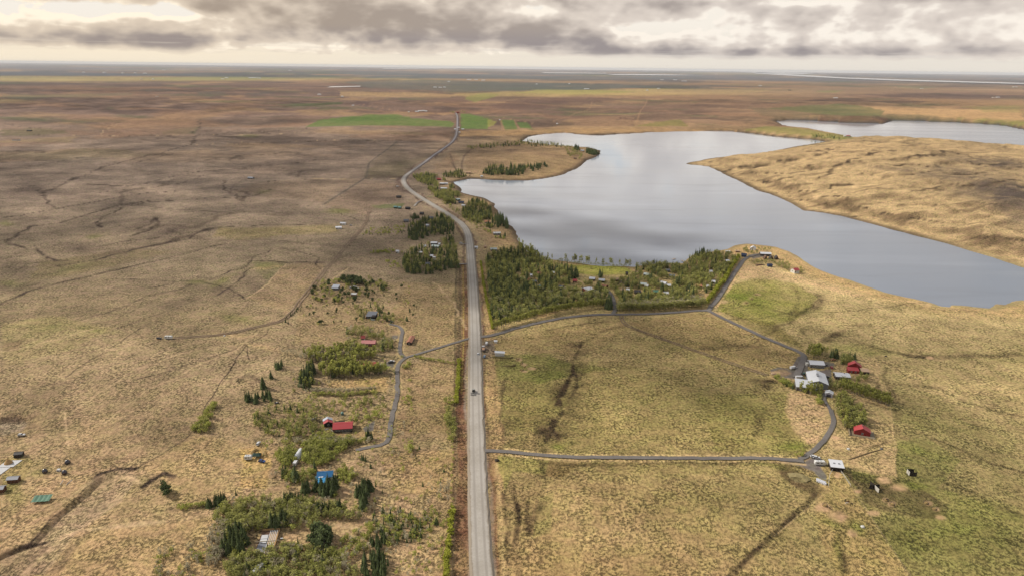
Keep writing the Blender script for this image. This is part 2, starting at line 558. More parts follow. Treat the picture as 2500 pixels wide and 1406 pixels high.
def blob(u0, v0, ru, rv, col, alpha=0.8, ang=0.0, rough=0.5, tus=None, pw=1.0):
    """soft roundish patch"""
    sl = box_of(WU, WV, u0 - 2.2 * ru, u0 + 2.2 * ru, v0 - 2.2 * max(rv, abs(math.sin(math.radians(ang))) * ru + rv), v0 + 2.2 * max(rv, abs(math.sin(math.radians(ang))) * ru + rv))
    if sl is None:
        return
    a = math.radians(ang)
    du, dv = WU[sl] - u0, WV[sl] - v0
    p = (du * math.cos(a) + dv * math.sin(a)) / ru
    q = (-du * math.sin(a) + dv * math.cos(a)) / rv
    r2 = p * p + q * q
    m = np.exp(-(r2 ** pw) * 1.2)
    if rough:
        m = np.clip(m * (1.0 + rough * 1.3 * fbm(GX[sl], GY[sl], 34, 4, 95)) + (rough * 0.6) * fbm(GX[sl], GY[sl], 16, 3, 97) * m, 0, 1)
    m = m * alpha
    blend(m, C(*col), sl)
    if tus is not None:
        TUS[sl] = TUS[sl] * (1 - m) + tus * m


def streak(pts, width, col, alpha=0.8, soft=None, warp=True, rough=0.0, off=0.0, tus=None, grv=None):
    """line on the ground (ditch, path, verge, fence line); width and offset in metres"""
    P = G2(pts)
    if off:
        t = np.gradient(P, axis=0)
        t /= np.linalg.norm(t, axis=1)[:, None] + 1e-9
        P = P + np.stack([t[:, 1], -t[:, 0]], 1) * off
    pts_px = np.array(pts, float)
    mg = 40
    sl = box_of(GU, GV, pts_px[:, 0].min() - mg, pts_px[:, 0].max() + mg, pts_px[:, 1].min() - 25, pts_px[:, 1].max() + 25)
    if sl is None:
        return
    X, Y = (WX[sl], WY[sl]) if warp else (GX[sl], GY[sl])
    d = seg_dist(X, Y, P)
    res = depth_of(GX[sl], GY[sl]) / FPX * 1.4
    w = np.maximum(width * 0.5, res * 0.75)
    s = w * 0.8 if soft is None else soft
    fade = np.clip(width * 0.5 / w, 0.25, 1) ** 0.6
    m = ss(d, w + s, np.maximum(w - s, 0)) * alpha * fade
    if rough:
        m = np.clip(m * (1 + rough * 2.2 * fbm(GX[sl], GY[sl], 30, 3, 99) + rough * fbm(GX[sl], GY[sl], 9, 2, 98)), 0, 1)
    blend(m, C(*col), sl)
    if tus is not None:
        TUS[sl] = TUS[sl] * (1 - m) + tus * m
    if grv is not None:
        GRV[sl] = GRV[sl] * (1 - m) + grv * m


# shores: dark stones at the waterline, bleached grass above
_b1 = np.exp(-((GSD - 3) / (6 + DIST * 0.004)) ** 2) * (GSD > -20)
_farshore = ss(GV, 640, 560)
blend(np.clip(_b1 * 0.85, 0, 1) * (0.35 + 0.65 * _farshore), C(84, 70, 58))
_b2 = ss(GSD, 6, 14) * ss(GSD, 60, 20)
blend(_b2 * 0.35 * ss(DIST, 3000, 600), C(206, 170, 120))
_bed = ss(GSD, 0, -3)
blend(_bed, C(60, 62, 66))

# the headland: straw with brown crags where it steepens
_hm = ss(GHS, 0, 25)
blend(_hm * 0.60, C(214, 184, 138))
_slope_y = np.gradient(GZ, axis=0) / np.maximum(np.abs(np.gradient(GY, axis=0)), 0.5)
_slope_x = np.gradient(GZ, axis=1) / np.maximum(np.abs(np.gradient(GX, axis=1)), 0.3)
_cr1 = fbm(GX * 0.5 + 0.35 * GY, GY - 0.2 * GX, 130, 4, 101)
_cr2 = fbm(GX * 0.45 + 0.3 * GY, GY - 0.25 * GX, 60, 3, 103)
_line = ss(0.075 - np.abs(_cr1 - 0.06), 0.0, 0.07)
_line2 = ss(0.05 - np.abs(_cr2), 0.0, 0.05)
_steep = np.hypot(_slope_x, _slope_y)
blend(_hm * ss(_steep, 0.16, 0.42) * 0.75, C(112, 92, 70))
blend(_hm * np.clip(_line * 0.60 * ss(_cr2, -0.25, 0.2) + _line2 * 0.30, 0, 0.75), C(98, 80, 60))
blend(_hm * ss(fbm(GX, GY, 240, 3, 105), 0.05, 0.35) * 0.30, C(150, 128, 96))

# ---- far plain: forest belts, fields, painted sunlit strips
FAR_BANDS = [
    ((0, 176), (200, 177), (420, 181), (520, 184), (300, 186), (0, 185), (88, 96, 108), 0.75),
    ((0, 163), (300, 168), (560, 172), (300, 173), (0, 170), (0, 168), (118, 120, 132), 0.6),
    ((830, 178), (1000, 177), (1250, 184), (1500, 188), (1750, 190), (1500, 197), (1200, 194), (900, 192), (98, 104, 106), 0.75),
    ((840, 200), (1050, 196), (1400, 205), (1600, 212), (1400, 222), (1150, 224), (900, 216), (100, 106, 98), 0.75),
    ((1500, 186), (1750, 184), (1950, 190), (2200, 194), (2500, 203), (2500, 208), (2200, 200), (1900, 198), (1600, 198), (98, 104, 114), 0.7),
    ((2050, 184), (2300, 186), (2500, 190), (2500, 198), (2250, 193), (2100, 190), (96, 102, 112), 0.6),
    ((0, 186), (300, 188), (560, 190), (860, 191), (700, 197), (360, 198), (0, 199), (188, 170, 112), 0.75),
    ((330, 191), (560, 188), (700, 191), (620, 196), (420, 197), (142, 148, 92), 0.65),
    ((830, 224), (980, 226), (1130, 232), (1080, 240), (900, 238), (830, 236), (206, 172, 122), 0.7),
    ((1100, 231), (1300, 222), (1600, 217), (1900, 222), (1800, 230), (1500, 234), (1250, 236), (1150, 238), (204, 178, 116), 0.7),
    ((1600, 222), (1900, 214), (2300, 214), (2500, 216), (2500, 226), (2200, 228), (1900, 234), (1700, 232), (176, 144, 110), 0.55),
    ((2050, 262), (2300, 266), (2500, 270), (2500, 292), (2300, 288), (2150, 276), (222, 180, 128), 0.8),
    ((2200, 240), (2500, 246), (2500, 262), (2300, 258), (190, 152, 108), 0.5),
    ((2350, 262), (2500, 258), (2500, 276), (2400, 274), (150, 150, 84), 0.5),
    ((1300, 330), (1120, 334), (1120, 320), (1290, 318), (1400, 314), (1800, 318), (1800, 322), (1400, 326), (206, 166, 116), 0.75),
    ((930, 322), (1105, 320), (1100, 345), (960, 345), (850, 335), (166, 130, 104), 0.5),
    ((0, 345), (190, 333), (170, 350), (0, 348), (182, 158, 118), 0.7),
    ((0, 318), (120, 314), (180, 326), (60, 332), (0, 330), (116, 118, 78), 0.7),
    ((345, 218), (400, 217), (445, 223), (350, 224), (94, 92, 84), 0.8),
    ((480, 226), (540, 226), (545, 230), (485, 231), (84, 90, 78), 0.8),
    ((600, 229), (650, 225), (672, 227), (620, 234), (92, 90, 84), 0.8),
    ((0, 232), (150, 230), (330, 228), (330, 234), (150, 238), (0, 240), (112, 112, 84), 0.6),
    ((0, 256), (100, 250), (220, 246), (220, 250), (80, 258), (0, 260), (98, 76, 72), 0.7),
    ((230, 247), (400, 238), (420, 242), (270, 249), (100, 78, 74), 0.6),
    ((60, 230), (140, 226), (170, 230), (80, 233), (98, 76, 78), 0.6),
    ((1195, 260), (1280, 242), (1400, 236), (1500, 240), (1420, 258), (1300, 268), (1215, 266), (116, 88, 78), 0.75),
    ((1500, 262), (1640, 250), (1760, 256), (1700, 268), (1560, 272), (120, 92, 78), 0.5),
    ((1030, 238), (1100, 236), (1200, 244), (1150, 252), (1040, 247), (132, 102, 86), 0.6),
    ((1640, 270), (1720, 268), (1760, 274), (1690, 278), (92, 72, 66), 0.6),
    ((860, 247), (900, 250), (906, 258), (880, 258), (92, 70, 72), 0.8),
    ((1030, 284), (1070, 277), (1078, 284), (1040, 288), (104, 80, 76), 0.8),
    ((1750, 258), (1880, 252), (2060, 250), (2100, 254), (2000, 258), (1880, 262), (126, 96, 80), 0.6),
    ((1830, 262), (1980, 278), (1985, 288), (1895, 294), (1850, 280), (122, 110, 82), 0.7),
    ((1995, 287), (2100, 283), (2170, 288), (2160, 300), (2080, 299), (2000, 294), (116, 84, 70), 0.85),
    ((2165, 280), (2240, 280), (2330, 290), (2380, 298), (2200, 294), (2170, 292), (118, 110, 78), 0.8),
    ((2330, 288), (2500, 296), (2500, 308), (2420, 302), (134, 142, 68), 0.75),
    ((660, 288), (760, 280), (830, 286), (780, 294), (740, 300), (140, 108, 88), 0.4),
]
for fb in FAR_BANDS:
    area(fb[:-2], fb[-2], fb[-1], soft=1.6, rough=0.35)
GREENS = [
    ([(745, 311), (780, 294), (830, 287), (905, 281), (970, 280), (1010, 290), (1100, 297), (1110, 303), (1103, 311), (960, 307), (850, 308)], (92, 126, 50), 0.97),
    ([(1124, 278), (1150, 280), (1180, 287), (1200, 293), (1190, 315), (1124, 316)], (92, 128, 50), 0.97),
    ([(1190, 291), (1213, 298), (1205, 307), (1190, 312)], (160, 156, 78), 0.9),
    ([(1220, 294), (1255, 295), (1264, 318), (1234, 318)], (92, 124, 52), 0.97),
    ([(1262, 299), (1288, 301), (1302, 317), (1270, 313)], (92, 124, 52), 0.97),
    ([(1545, 310), (1600, 299), (1660, 292), (1680, 308), (1610, 309)], (126, 126, 58), 0.85),
    ([(1875, 266), (1960, 259), (2050, 254), (2120, 262), (2160, 272), (2150, 283), (2060, 283), (1990, 278)], (104, 112, 66), 0.9),
    ([(1815, 318), (1870, 309), (1950, 313), (2000, 322), (2080, 334), (2060, 341), (1980, 333), (1880, 325)], (138, 138, 70), 0.9),
    ([(1960, 330), (2090, 337), (2050, 343), (2000, 338)], (112, 124, 56), 0.8),
    ([(660, 257), (750, 253), (840, 250), (830, 256), (740, 261)], (76, 98, 50), 0.9),
    ([(1140, 236), (1180, 229), (1222, 230), (1200, 240), (1160, 250), (1135, 243)], (142, 146, 74), 0.8),
    ([(1255, 228), (1330, 219), (1460, 221), (1560, 224), (1500, 229), (1400, 231)], (166, 162, 84), 0.7),
    ([(2000, 222), (2060, 222), (2040, 227), (1990, 225)], (130, 140, 78), 0.7),
    ([(2190, 211), (2300, 213), (2250, 218), (2190, 215)], (112, 116, 84), 0.6),
    ([(395, 322), (440, 314), (485, 311), (476, 328), (400, 330)], (108, 108, 72), 0.7),
    ([(905, 502), (960, 498), (990, 497), (980, 508), (940, 510), (915, 509)], (98, 116, 58), 0.85),
    ([(1040, 480), (1060, 478), (1054, 483)], (92, 118, 60), 0.6),
]
for pts, col, al in GREENS:
    area(pts, col, al, soft=1.0, warp=False, rough=0.12, tus=0.1)
# mown stripes of the ploughed rings by the far shore
area([(1390, 300), (1440, 287), (1480, 284), (1550, 286), (1546, 308), (1480, 310), (1430, 309)], (156, 124, 98), 0.7, soft=1.0, warp=False)
for k in range(7):
    f_ = k / 6.0
    streak([(1472 + 8 * f_, 287 + 20 * f_), (1495, 286 + 21 * f_), (1520, 288 + 19 * f_), (1548, 287 + 20 * f_)], 9, (112, 84, 74), 0.65, warp=False)

# ---- left moor: pale and dark quarters
QUARTERS = [
    ([(245, 332), (290, 297), (480, 296), (468, 332)], (158, 124, 100), 0.6),
    ([(0, 330), (240, 332), (285, 300), (160, 312), (0, 316)], (132, 104, 84), 0.35),
    ([(900, 405), (960, 348), (1000, 380), (985, 430), (890, 437)], (124, 110, 88), 0.55),
    ([(905, 405), (1040, 385), (985, 433), (890, 437)], (118, 108, 80), 0.55),
    ([(700, 439), (880, 437), (790, 495), (560, 470), (640, 445)], (160, 134, 106), 0.45),
    ([(800, 500), (885, 440), (975, 450), (985, 482), (905, 512), (895, 530), (840, 515)], (156, 128, 104), 0.45),
    ([(530, 555), (700, 556), (835, 548), (830, 566), (600, 585), (520, 578)], (156, 140, 92), 0.75),
    ([(100, 640), (320, 608), (420, 615), (180, 672), (60, 690)], (140, 124, 84), 0.6),
    ([(610, 640), (702, 642), (590, 740), (650, 690)], (132, 128, 84), 0.6),
    ([(705, 645), (800, 642), (700, 765), (610, 728)], (178, 150, 112), 0.55),
    ([(0, 790), (120, 770), (280, 800), (180, 850), (60, 880), (0, 900)], (172, 158, 104), 0.5),
    ([(0, 835), (60, 822), (40, 850), (0, 858)], (116, 94, 72), 0.8),
    ([(0, 1020), (40, 1016), (68, 1030), (60, 1050), (0, 1066)], (168, 150, 128), 0.9),
    ([(0, 1016), (40, 1012), (70, 1020), (50, 1032), (0, 1030)], (96, 76, 56), 0.8),
    ([(0, 1070), (45, 1078), (30, 1110), (0, 1120)], (156, 134, 104), 0.5),
    ([(0, 1120), (60, 1115), (75, 1130), (45, 1180), (0, 1225)], (164, 150, 92), 0.7),
    ([(300, 1150), (335, 1170), (300, 1230), (190, 1300), (110, 1406), (0, 1406), (0, 1365), (90, 1310), (190, 1215), (240, 1170)], (172, 152, 124), 0.65),
    ([(0, 1390), (60, 1350), (130, 1330), (100, 1406), (0, 1406)], (128, 106, 86), 0.7),
    ([(330, 1170), (480, 1190), (520, 1240), (400, 1260), (300, 1240)], (168, 150, 106), 0.5),
    ([(470, 1065), (700, 1085), (610, 1170), (580, 1225), (420, 1225), (400, 1170), (330, 1150)], (194, 166, 118), 0.6),
    ([(130, 1406), (220, 1300), (520, 1260), (540, 1406)], (196, 166, 118), 0.6),
    ([(590, 1090), (660, 1085), (670, 1130), (655, 1190), (590, 1185), (600, 1130)], (202, 168, 108), 0.85),
    ([(600, 1135), (660, 1130), (650, 1160), (604, 1165)], (190, 166, 116), 0.7),
    ([(790, 925), (945, 920), (945, 960), (820, 945)], (204, 172, 116), 0.8),
    ([(850, 1018), (880, 1020), (940, 1055), (905, 1070), (800, 1055), (780, 1040)], (176, 150, 100), 0.6),
    ([(900, 890), (960, 885), (950, 899), (900, 906)], (110, 130, 42), 0.85),
    ([(975, 845), (1145, 830), (1140, 700), (1000, 690), (960, 760)], (186, 156, 108), 0.35),
    ([(985, 888), (1110, 880), (1110, 1060), (965, 1060), (970, 960)], (166, 136, 96), 0.45),
    ([(1000, 960), (1095, 960), (1090, 1060), (980, 1050)], (140, 122, 84), 0.45),
    ([(920, 1110), (1115, 1100), (1115, 1215), (960, 1210)], (192, 160, 110), 0.5),
    ([(730, 690), (1000, 690), (1010, 860), (720, 840)], (168, 140, 98), 0.35),
]
for pts, col, al in QUARTERS:
    area(pts, col, al, soft=4.0, rough=0.3)

DARK = (80, 66, 56)
MOOR = [
    ([(0, 742), (67, 709), (134, 692), (202, 678), (269, 662), (336, 648), (420, 628), (487, 608), (554, 594)], 6, 0.8),
    ([(128, 650), (235, 635), (319, 611), (386, 598), (454, 584), (504, 561), (571, 551), (706, 551), (840, 547)], 6, 0.7),
    ([(319, 611), (400, 596), (470, 572), (510, 560)], 14, 0.6),
    ([(10, 588), (34, 574), (84, 551), (150, 545), (220, 520), (300, 500), (360, 490)], 9, 0.65),
    ([(10, 588), (20, 598), (60, 606)], 8, 0.6),
    ([(0, 532), (50, 527), (128, 512), (235, 494), (336, 473), (437, 467)], 5, 0.7),
    ([(242, 554), (245, 534), (269, 520), (302, 504), (353, 494), (454, 490), (600, 480)], 6, 0.6),
    ([(84, 608), (101, 625), (134, 638), (158, 638)], 6, 0.75),
    ([(504, 685), (551, 665), (602, 648), (622, 631), (672, 608)], 4, 0.7),
    ([(618, 637), (706, 641), (803, 640)], 4.5, 0.8),
    ([(602, 658), (588, 678), (554, 702), (521, 722)], 4, 0.7),
    ([(302, 680), (370, 682), (487, 689), (538, 702), (605, 729)], 4, 0.65),
    ([(689, 604), (739, 618), (773, 631), (786, 655)], 4, 0.6),
    ([(118, 796), (202, 779), (286, 752), (353, 725), (437, 709), (470, 695)], 6, 0.5),
    ([(168, 914), (269, 853), (319, 816), (343, 803), (393, 783)], 1.6, 0.55),
    ([(286, 804), (336, 788), (454, 788)], 2.0, 0.5),
    ([(336, 927), (470, 887), (571, 853), (622, 830), (689, 779)], 2.6, 0.5),
    ([(336, 560), (360, 545), (378, 532), (370, 560), (330, 575)], 9, 0.5),
    ([(410, 560), (440, 572), (420, 590)], 14, 0.45),
    ([(250, 600), (300, 590), (390, 580)], 8, 0.45),
    ([(0, 300), (90, 316), (260, 311), (280, 300)], 9, 0.35),
    ([(0, 331), (120, 330), (230, 333), (480, 332), (640, 323), (760, 313)], 6, 0.55),
    ([(480, 355), (620, 350), (830, 344), (1000, 344)], 6, 0.5),
    ([(490, 295), (482, 325), (470, 352)], 14, 0.6),
    ([(470, 352), (400, 372), (300, 395), (220, 420), (160, 450), (110, 468)], 12, 0.5),
    ([(100, 462), (115, 490), (128, 512)], 9, 0.6),
    ([(420, 375), (390, 384), (330, 400)], 10, 0.35),
    ([(200, 450), (300, 456), (360, 448), (430, 430), (480, 420), (590, 412), (680, 402), (780, 390)], 10, 0.45),
    ([(240, 470), (350, 462), (450, 446), (500, 428)], 8, 0.4),
    ([(330, 430), (420, 422), (560, 415), (700, 410)], 8, 0.35),
    ([(560, 470), (590, 440), (640, 445), (700, 440), (900, 436)], 6, 0.45),
    ([(545, 440), (550, 462), (580, 485), (620, 478), (660, 462)], 8, 0.55),
    ([(580, 462), (600, 475), (590, 490)], 14, 0.5),
    ([(570, 388), (590, 380), (585, 392)], 20, 0.4),
    ([(700, 425), (740, 418), (720, 430)], 18, 0.5),
    ([(700, 498), (800, 505), (830, 520), (880, 540)], 5, 0.45),
    ([(640, 520), (740, 512), (800, 505)], 4, 0.4),
    ([(430, 500), (480, 520), (560, 530), (640, 520)], 4, 0.3),
    ([(0, 372), (60, 368), (100, 372)], 30, 0.4),
    ([(80, 400), (150, 395), (200, 385)], 16, 0.35),
    ([(0, 690), (60, 650), (120, 640)], 3, 0.4),
    ([(250, 720), (330, 712), (440, 690), (500, 686)], 4, 0.35),
    ([(160, 830), (260, 812), (420, 755), (470, 730)], 3, 0.35),
    ([(110, 940), (180, 930), (240, 900), (300, 880), (330, 860)], 3, 0.3),
    ([(600, 880), (590, 842), (555, 905), (520, 965), (480, 1030), (440, 1080), (330, 1152)], 1.3, 0.7),
    ([(330, 1152), (285, 1152), (240, 1168), (210, 1192)], 5, 0.85),  # these three arcs paint the shade of the bank face
    ([(210, 1192), (170, 1225), (120, 1268), (90, 1305), (70, 1328)], 2.0, 0.8),
    ([(110, 1325), (60, 1335), (0, 1362)], 3.2, 0.75),
    ([(430, 1165), (400, 1160), (370, 1178), (350, 1195)], 6, 0.6),
    ([(520, 1225), (470, 1238), (420, 1240)], 6, 0.5),
    ([(250, 1280), (190, 1330), (140, 1390)], 7, 0.35),
    ([(410, 1050), (440, 1040), (450, 1048), (425, 1054)], 5, 0.5),
    ([(640, 930), (600, 915), (580, 930)], 6, 0.5),
    ([(250, 1050), (330, 1010), (380, 990)], 6, 0.25),
    ([(60, 1060), (100, 1040), (150, 1000)], 4, 0.3),
]
for pts, w_, al in MOOR:
    streak(pts, w_ * 0.62, DARK, min(0.95, al * 1.15), rough=0.6, tus=1.0)
for (u_, v_, ru, rv, an, al) in [(190, 605, 40, 12, 0, 0.55), (280, 618, 55, 10, -10, 0.45), (410, 565, 40, 10, -15, 0.45), (350, 545, 30, 12, -20, 0.4), (45, 372, 60, 14, 0, 0.45),
                                 (70, 470, 60, 22, 0, 0.35), (600, 470, 60, 14, 0, 0.3), (940, 432, 60, 4, 0, 0.5), (900, 480, 60, 16, 0, 0.22), (1390, 880, 22, 60, 0, 0.22),
                                 (320, 700, 120, 20, -8, 0.25), (420, 740, 120, 18, -8, 0.28), (180, 480, 90, 14, -5, 0.25), (330, 370, 90, 8, -8, 0.25), (690, 395, 110, 7, -4, 0.22),
                                 (860, 360, 80, 6, 0, 0.2), (560, 300, 100, 5, 0, 0.25), (180, 275, 160, 6, 0, 0.3), (470, 262, 120, 5, -6, 0.3), (640, 278, 90, 4, 0, 0.4), (700, 285, 60, 3, 0, 0.5),
                                 (580, 284, 24, 3, 0, 0.6), (500, 276, 60, 4, -8, 0.35), (330, 278, 30, 3, 0, 0.5), (60, 278, 60, 3, 0, 0.4), (620, 700, 50, 18, 20, 0.4), (545, 715, 70, 14, 20, 0.35)]:
    blob(u_, v_, ru, rv, (88, 70, 66), al, an)
for (u_, v_, ru, rv, an, al) in [(240, 575, 22, 6, 0, 0.6), (610, 332, 22, 4, 0, 0.5), (640, 470, 20, 6, 0, 0.4), (830, 515, 30, 6, 0, 0.6), (180, 655, 70, 9, -12, 0.4), (480, 690, 24, 6, 0, 0.5),
                                 (540, 685, 40, 7, -25, 0.5), (650, 650, 50, 8, -5, 0.45), (580, 775, 60, 12, 15, 0.45), (110, 800, 60, 14, -10, 0.4), (230, 805, 40, 6, 10, 0.5), (20, 690, 30, 10, 0, 0.4),
                                 (20, 545, 24, 8, 0, 0.5), (90, 1150, 40, 25, -40, 0.35), (20, 1210, 30, 30, -45, 0.5)]:
    blob(u_, v_, ru, rv, (128, 130, 66), al, an)
for (u_, v_, ru, rv, an, al) in [(230, 1060, 60, 40, -30, 0.3), (160, 1180, 70, 40, -30, 0.3), (640, 655, 24, 2.5, 0, 0.8), (680, 650, 20, 2, 0, 0.7), (690, 672, 14, 3, 0, 0.6), (560, 818, 60, 6, 4, 0.5), (640, 850, 70, 5, 8, 0.5)]:
    blob(u_, v_, ru, rv, (206, 174, 130), al, an)

# ---- road side on both hands of the main road
MAIN_PX = [(1186, 1500), (1177, 1406), (1169, 1250), (1164, 1100), (1161, 960), (1160.5, 830), (1156, 720), (1151, 645), (1147, 598), (1143, 572), (1131, 550), (1110, 534),
           (1085, 518), (1060, 503), (1030, 485), (1010, 472), (995, 460), (987, 450), (984.5, 441), (988, 432), (1001, 422), (1030, 402),
           (1060, 380), (1085, 362), (1105, 347), (1113, 335), (1116, 320), (1117, 300), (1117, 284), (1113, 277)]
_lower = MAIN_PX[:8]
streak(_lower, 7, (126, 90, 68), 0.75, off=-9.5, rough=0.45, warp=True, soft=1.0)
streak(_lower, 4, (120, 98, 74), 0.7, off=-15.5, rough=0.4, soft=1.2)
streak(_lower, 3.2, (92, 82, 62), 0.7, off=-19.5, rough=0.4, soft=1.0)
streak(_lower, 3.5, (120, 88, 68), 0.8, off=6.8, rough=0.45, soft=0.8)
streak(_lower, 9, (196, 160, 116), 0.55, off=13.5, rough=0.3, soft=1.5)
streak(_lower[4:], 1.2, (186, 160, 92), 0.8, off=-10.5, warp=False)
streak(_lower[4:], 2.0, (98, 84, 64), 0.6, off=-14, warp=False)
streak(MAIN_PX[7:], 4.5, (106, 84, 74), 0.7, off=-7, rough=0.2, soft=1.5)
streak(MAIN_PX[7:], 4.5, (102, 78, 72), 0.75, off=7, rough=0.2, soft=1.5)
streak([(1000, 470), (970, 458), (985, 432), (1005, 412)], 12, (96, 74, 70), 0.55)
streak([(1218, 1406), (1206, 1250), (1203, 1120)], 2.0, (150, 116, 84), 0.6, warp=False)

# ---- fields right of the road
F_R = [
    ([(1203, 870), (1330, 862), (1400, 890), (1500, 905), (1400, 915), (1320, 935), (1215, 925)], (112, 122, 52), 0.75),
    ([(1225, 925), (1330, 930), (1400, 960), (1330, 1060), (1230, 1050)], (142, 134, 76), 0.6),
    ([(1200, 830), (1290, 818), (1420, 790), (1520, 775), (1530, 800), (1480, 850), (1400, 872), (1210, 850)], (178, 150, 104), 0.5),
    ([(1530, 782), (1700, 765), (1740, 770), (1850, 820), (1960, 870), (1950, 905), (1870, 912), (1700, 858), (1560, 807)], (168, 142, 96), 0.6),
    ([(1640, 770), (1730, 765), (1800, 800), (1700, 800)], (160, 138, 94), 0.5),
    ([(1400, 880), (1870, 915), (1920, 960), (1920, 1000), (1965, 1080), (1930, 1110), (1350, 1105), (1360, 950)], (172, 155, 100), 0.45),
    ([(1700, 960), (1925, 960), (1920, 1000), (1965, 1080), (1930, 1110), (1750, 1105)], (150, 142, 78), 0.5),
    ([(1230, 1000), (1340, 990), (1330, 1100), (1235, 1095)], (122, 108, 68), 0.6),
    ([(1215, 1110), (1340, 1120), (1330, 1160), (1250, 1150), (1225, 1200)], (148, 146, 76), 0.7),
    ([(1340, 1122), (1420, 1125), (1370, 1165), (1330, 1160)], (120, 96, 58), 0.65),
    ([(1212, 1200), (1310, 1160), (1320, 1240), (1240, 1300), (1230, 1406), (1215, 1406)], (156, 136, 92), 0.5),
    ([(1310, 1220), (1350, 1200), (1340, 1300), (1300, 1310)], (160, 150, 92), 0.6),
    ([(1780, 700), (1830, 680), (1930, 690), (1990, 720), (1960, 780), (1880, 800), (1760, 760), (1750, 740)], (142, 144, 60), 0.75),
    ([(1780, 770), (1900, 790), (1960, 850), (1900, 830), (1830, 800)], (122, 112, 58), 0.7),
    ([(2180, 1080), (2260, 1070), (2340, 1120), (2300, 1200), (2210, 1180), (2180, 1150)], (118, 124, 62), 0.5),
    ([(2050, 1145), (2190, 1168), (2310, 1200), (2500, 1260), (2500, 1406), (2220, 1406), (2130, 1270), (2080, 1185)], (130, 128, 70), 0.65),
    ([(2060, 1150), (2180, 1168), (2250, 1190), (2310, 1235), (2300, 1268), (2230, 1262), (2160, 1248), (2110, 1225), (2085, 1185)], (88, 72, 54), 0.85),
    ([(2080, 1150), (2150, 1160), (2185, 1172), (2120, 1180), (2085, 1170)], (92, 98, 44), 0.6),
    ([(1905, 1135), (1960, 1150), (2010, 1185), (2000, 1215), (1950, 1190), (1915, 1165)], (76, 58, 44), 0.9),
    ([(1930, 1160), (1965, 1163), (1975, 1178), (1950, 1178)], (150, 142, 100), 0.9),
    ([(1958, 962), (1930, 958), (1918, 1000), (1940, 1050), (1967, 1082), (1990, 1080), (2030, 1035), (2028, 1015), (2010, 980), (1990, 962)], (218, 184, 140), 0.95),
    ([(2040, 870), (2130, 868), (2165, 960), (2180, 1040), (2186, 1165), (2050, 1135), (2000, 1112), (2040, 1050), (2050, 980), (2030, 930)], (208, 178, 132), 0.75),
    ([(2025, 1150), (2045, 1142), (2080, 1190), (2130, 1270), (2180, 1340), (2210, 1406), (2040, 1406), (2000, 1290), (2010, 1200)], (190, 162, 106), 0.55),
    ([(1803, 652), (1830, 644), (1875, 655), (1960, 676), (2060, 706), (2180, 735), (2290, 750), (2270, 742), (2160, 730), (2060, 716), (1960, 692), (1870, 676), (1800, 680)], (228, 192, 146), 0.85),
    ([(1776, 612), (1800, 601), (1830, 598), (1895, 606), (1960, 636), (2040, 676), (2160, 714), (2280, 742), (2160, 725), (2040, 695), (1960, 665), (1900, 640), (1800, 640)], (206, 172, 120), 0.7),
    ([(2290, 752), (2340, 748), (2420, 755), (2500, 738), (2500, 776), (2400, 762)], (206, 176, 124), 0.8),
    ([(1385, 645), (1450, 648), (1530, 652), (1542, 662), (1530, 668), (1450, 674), (1412, 668), (1400, 655)], (152, 156, 64), 0.95),
    ([(1725, 740), (1790, 650), (1800, 655), (1740, 745)], (180, 144, 104), 0.6),
    ([(1330, 772), (1390, 752), (1400, 745), (1340, 752), (1300, 770)], (196, 152, 110), 0.5),
    ([(1690, 706), (1730, 712), (1725, 728), (1692, 728)], (192, 156, 112), 0.7),
    ([(1176, 830), (1202, 826), (1210, 842), (1212, 872), (1180, 878)], (116, 108, 104), 0.9),
    ([(1108, 420), (1125, 380), (1100, 372), (1060, 410), (1040, 425)], (166, 134, 104), 0.5),
    ([(1170, 560), (1240, 560), (1258, 590), (1180, 605)], (164, 134, 104), 0.55),
    ([(1195, 500), (1212, 512), (1225, 530), (1200, 535)], (176, 146, 108), 0.5),
]
for pts, col, al in F_R:
    area(pts, col, al, soft=3.0, rough=0.35)
# farm yards and hard standing
for pts in ([(1948, 870), (1968, 866), (1975, 880), (1972, 902), (2000, 905), (2030, 900), (2030, 930), (2015, 945), (1995, 912), (1965, 910), (1945, 925), (1915, 922), (1885, 912), (1880, 902), (1900, 896), (1940, 902), (1936, 890)],
            [(2005, 880), (2036, 886), (2040, 893), (2012, 896)],
            [(1905, 1117), (1955, 1117), (1975, 1105), (1984, 1112), (2012, 1122), (2022, 1132), (2003, 1140), (2018, 1160), (2018, 1172), (2002, 1168), (1986, 1150), (1950, 1136), (1905, 1128)],
            [(2005, 962), (2018, 966), (2010, 980), (2004, 975)],
            [(1690, 648), (1712, 650), (1708, 660), (1692, 658)],
            [(1500, 684), (1535, 684), (1540, 694), (1510, 690)],
            [(885, 1045), (915, 1026), (912, 1050), (893, 1056)],
            [(940, 882), (962, 884), (960, 896), (945, 892)],
            [(1825, 622), (1870, 618), (1866, 627), (1838, 632)],
            [(2072, 1012), (2098, 1022), (2100, 1034), (2080, 1030)],
            [(957, 818), (978, 818), (978, 826), (957, 826)]):
    area(pts, (116, 110, 108), 0.92, soft=0.8, warp=False, tus=0.0, grv=1.0)
area([(1889, 908), (1900, 901), (1920, 902), (1932, 912), (1915, 919), (1895, 916)], (160, 134, 104), 0.8, soft=0.8, warp=False, tus=0.0)
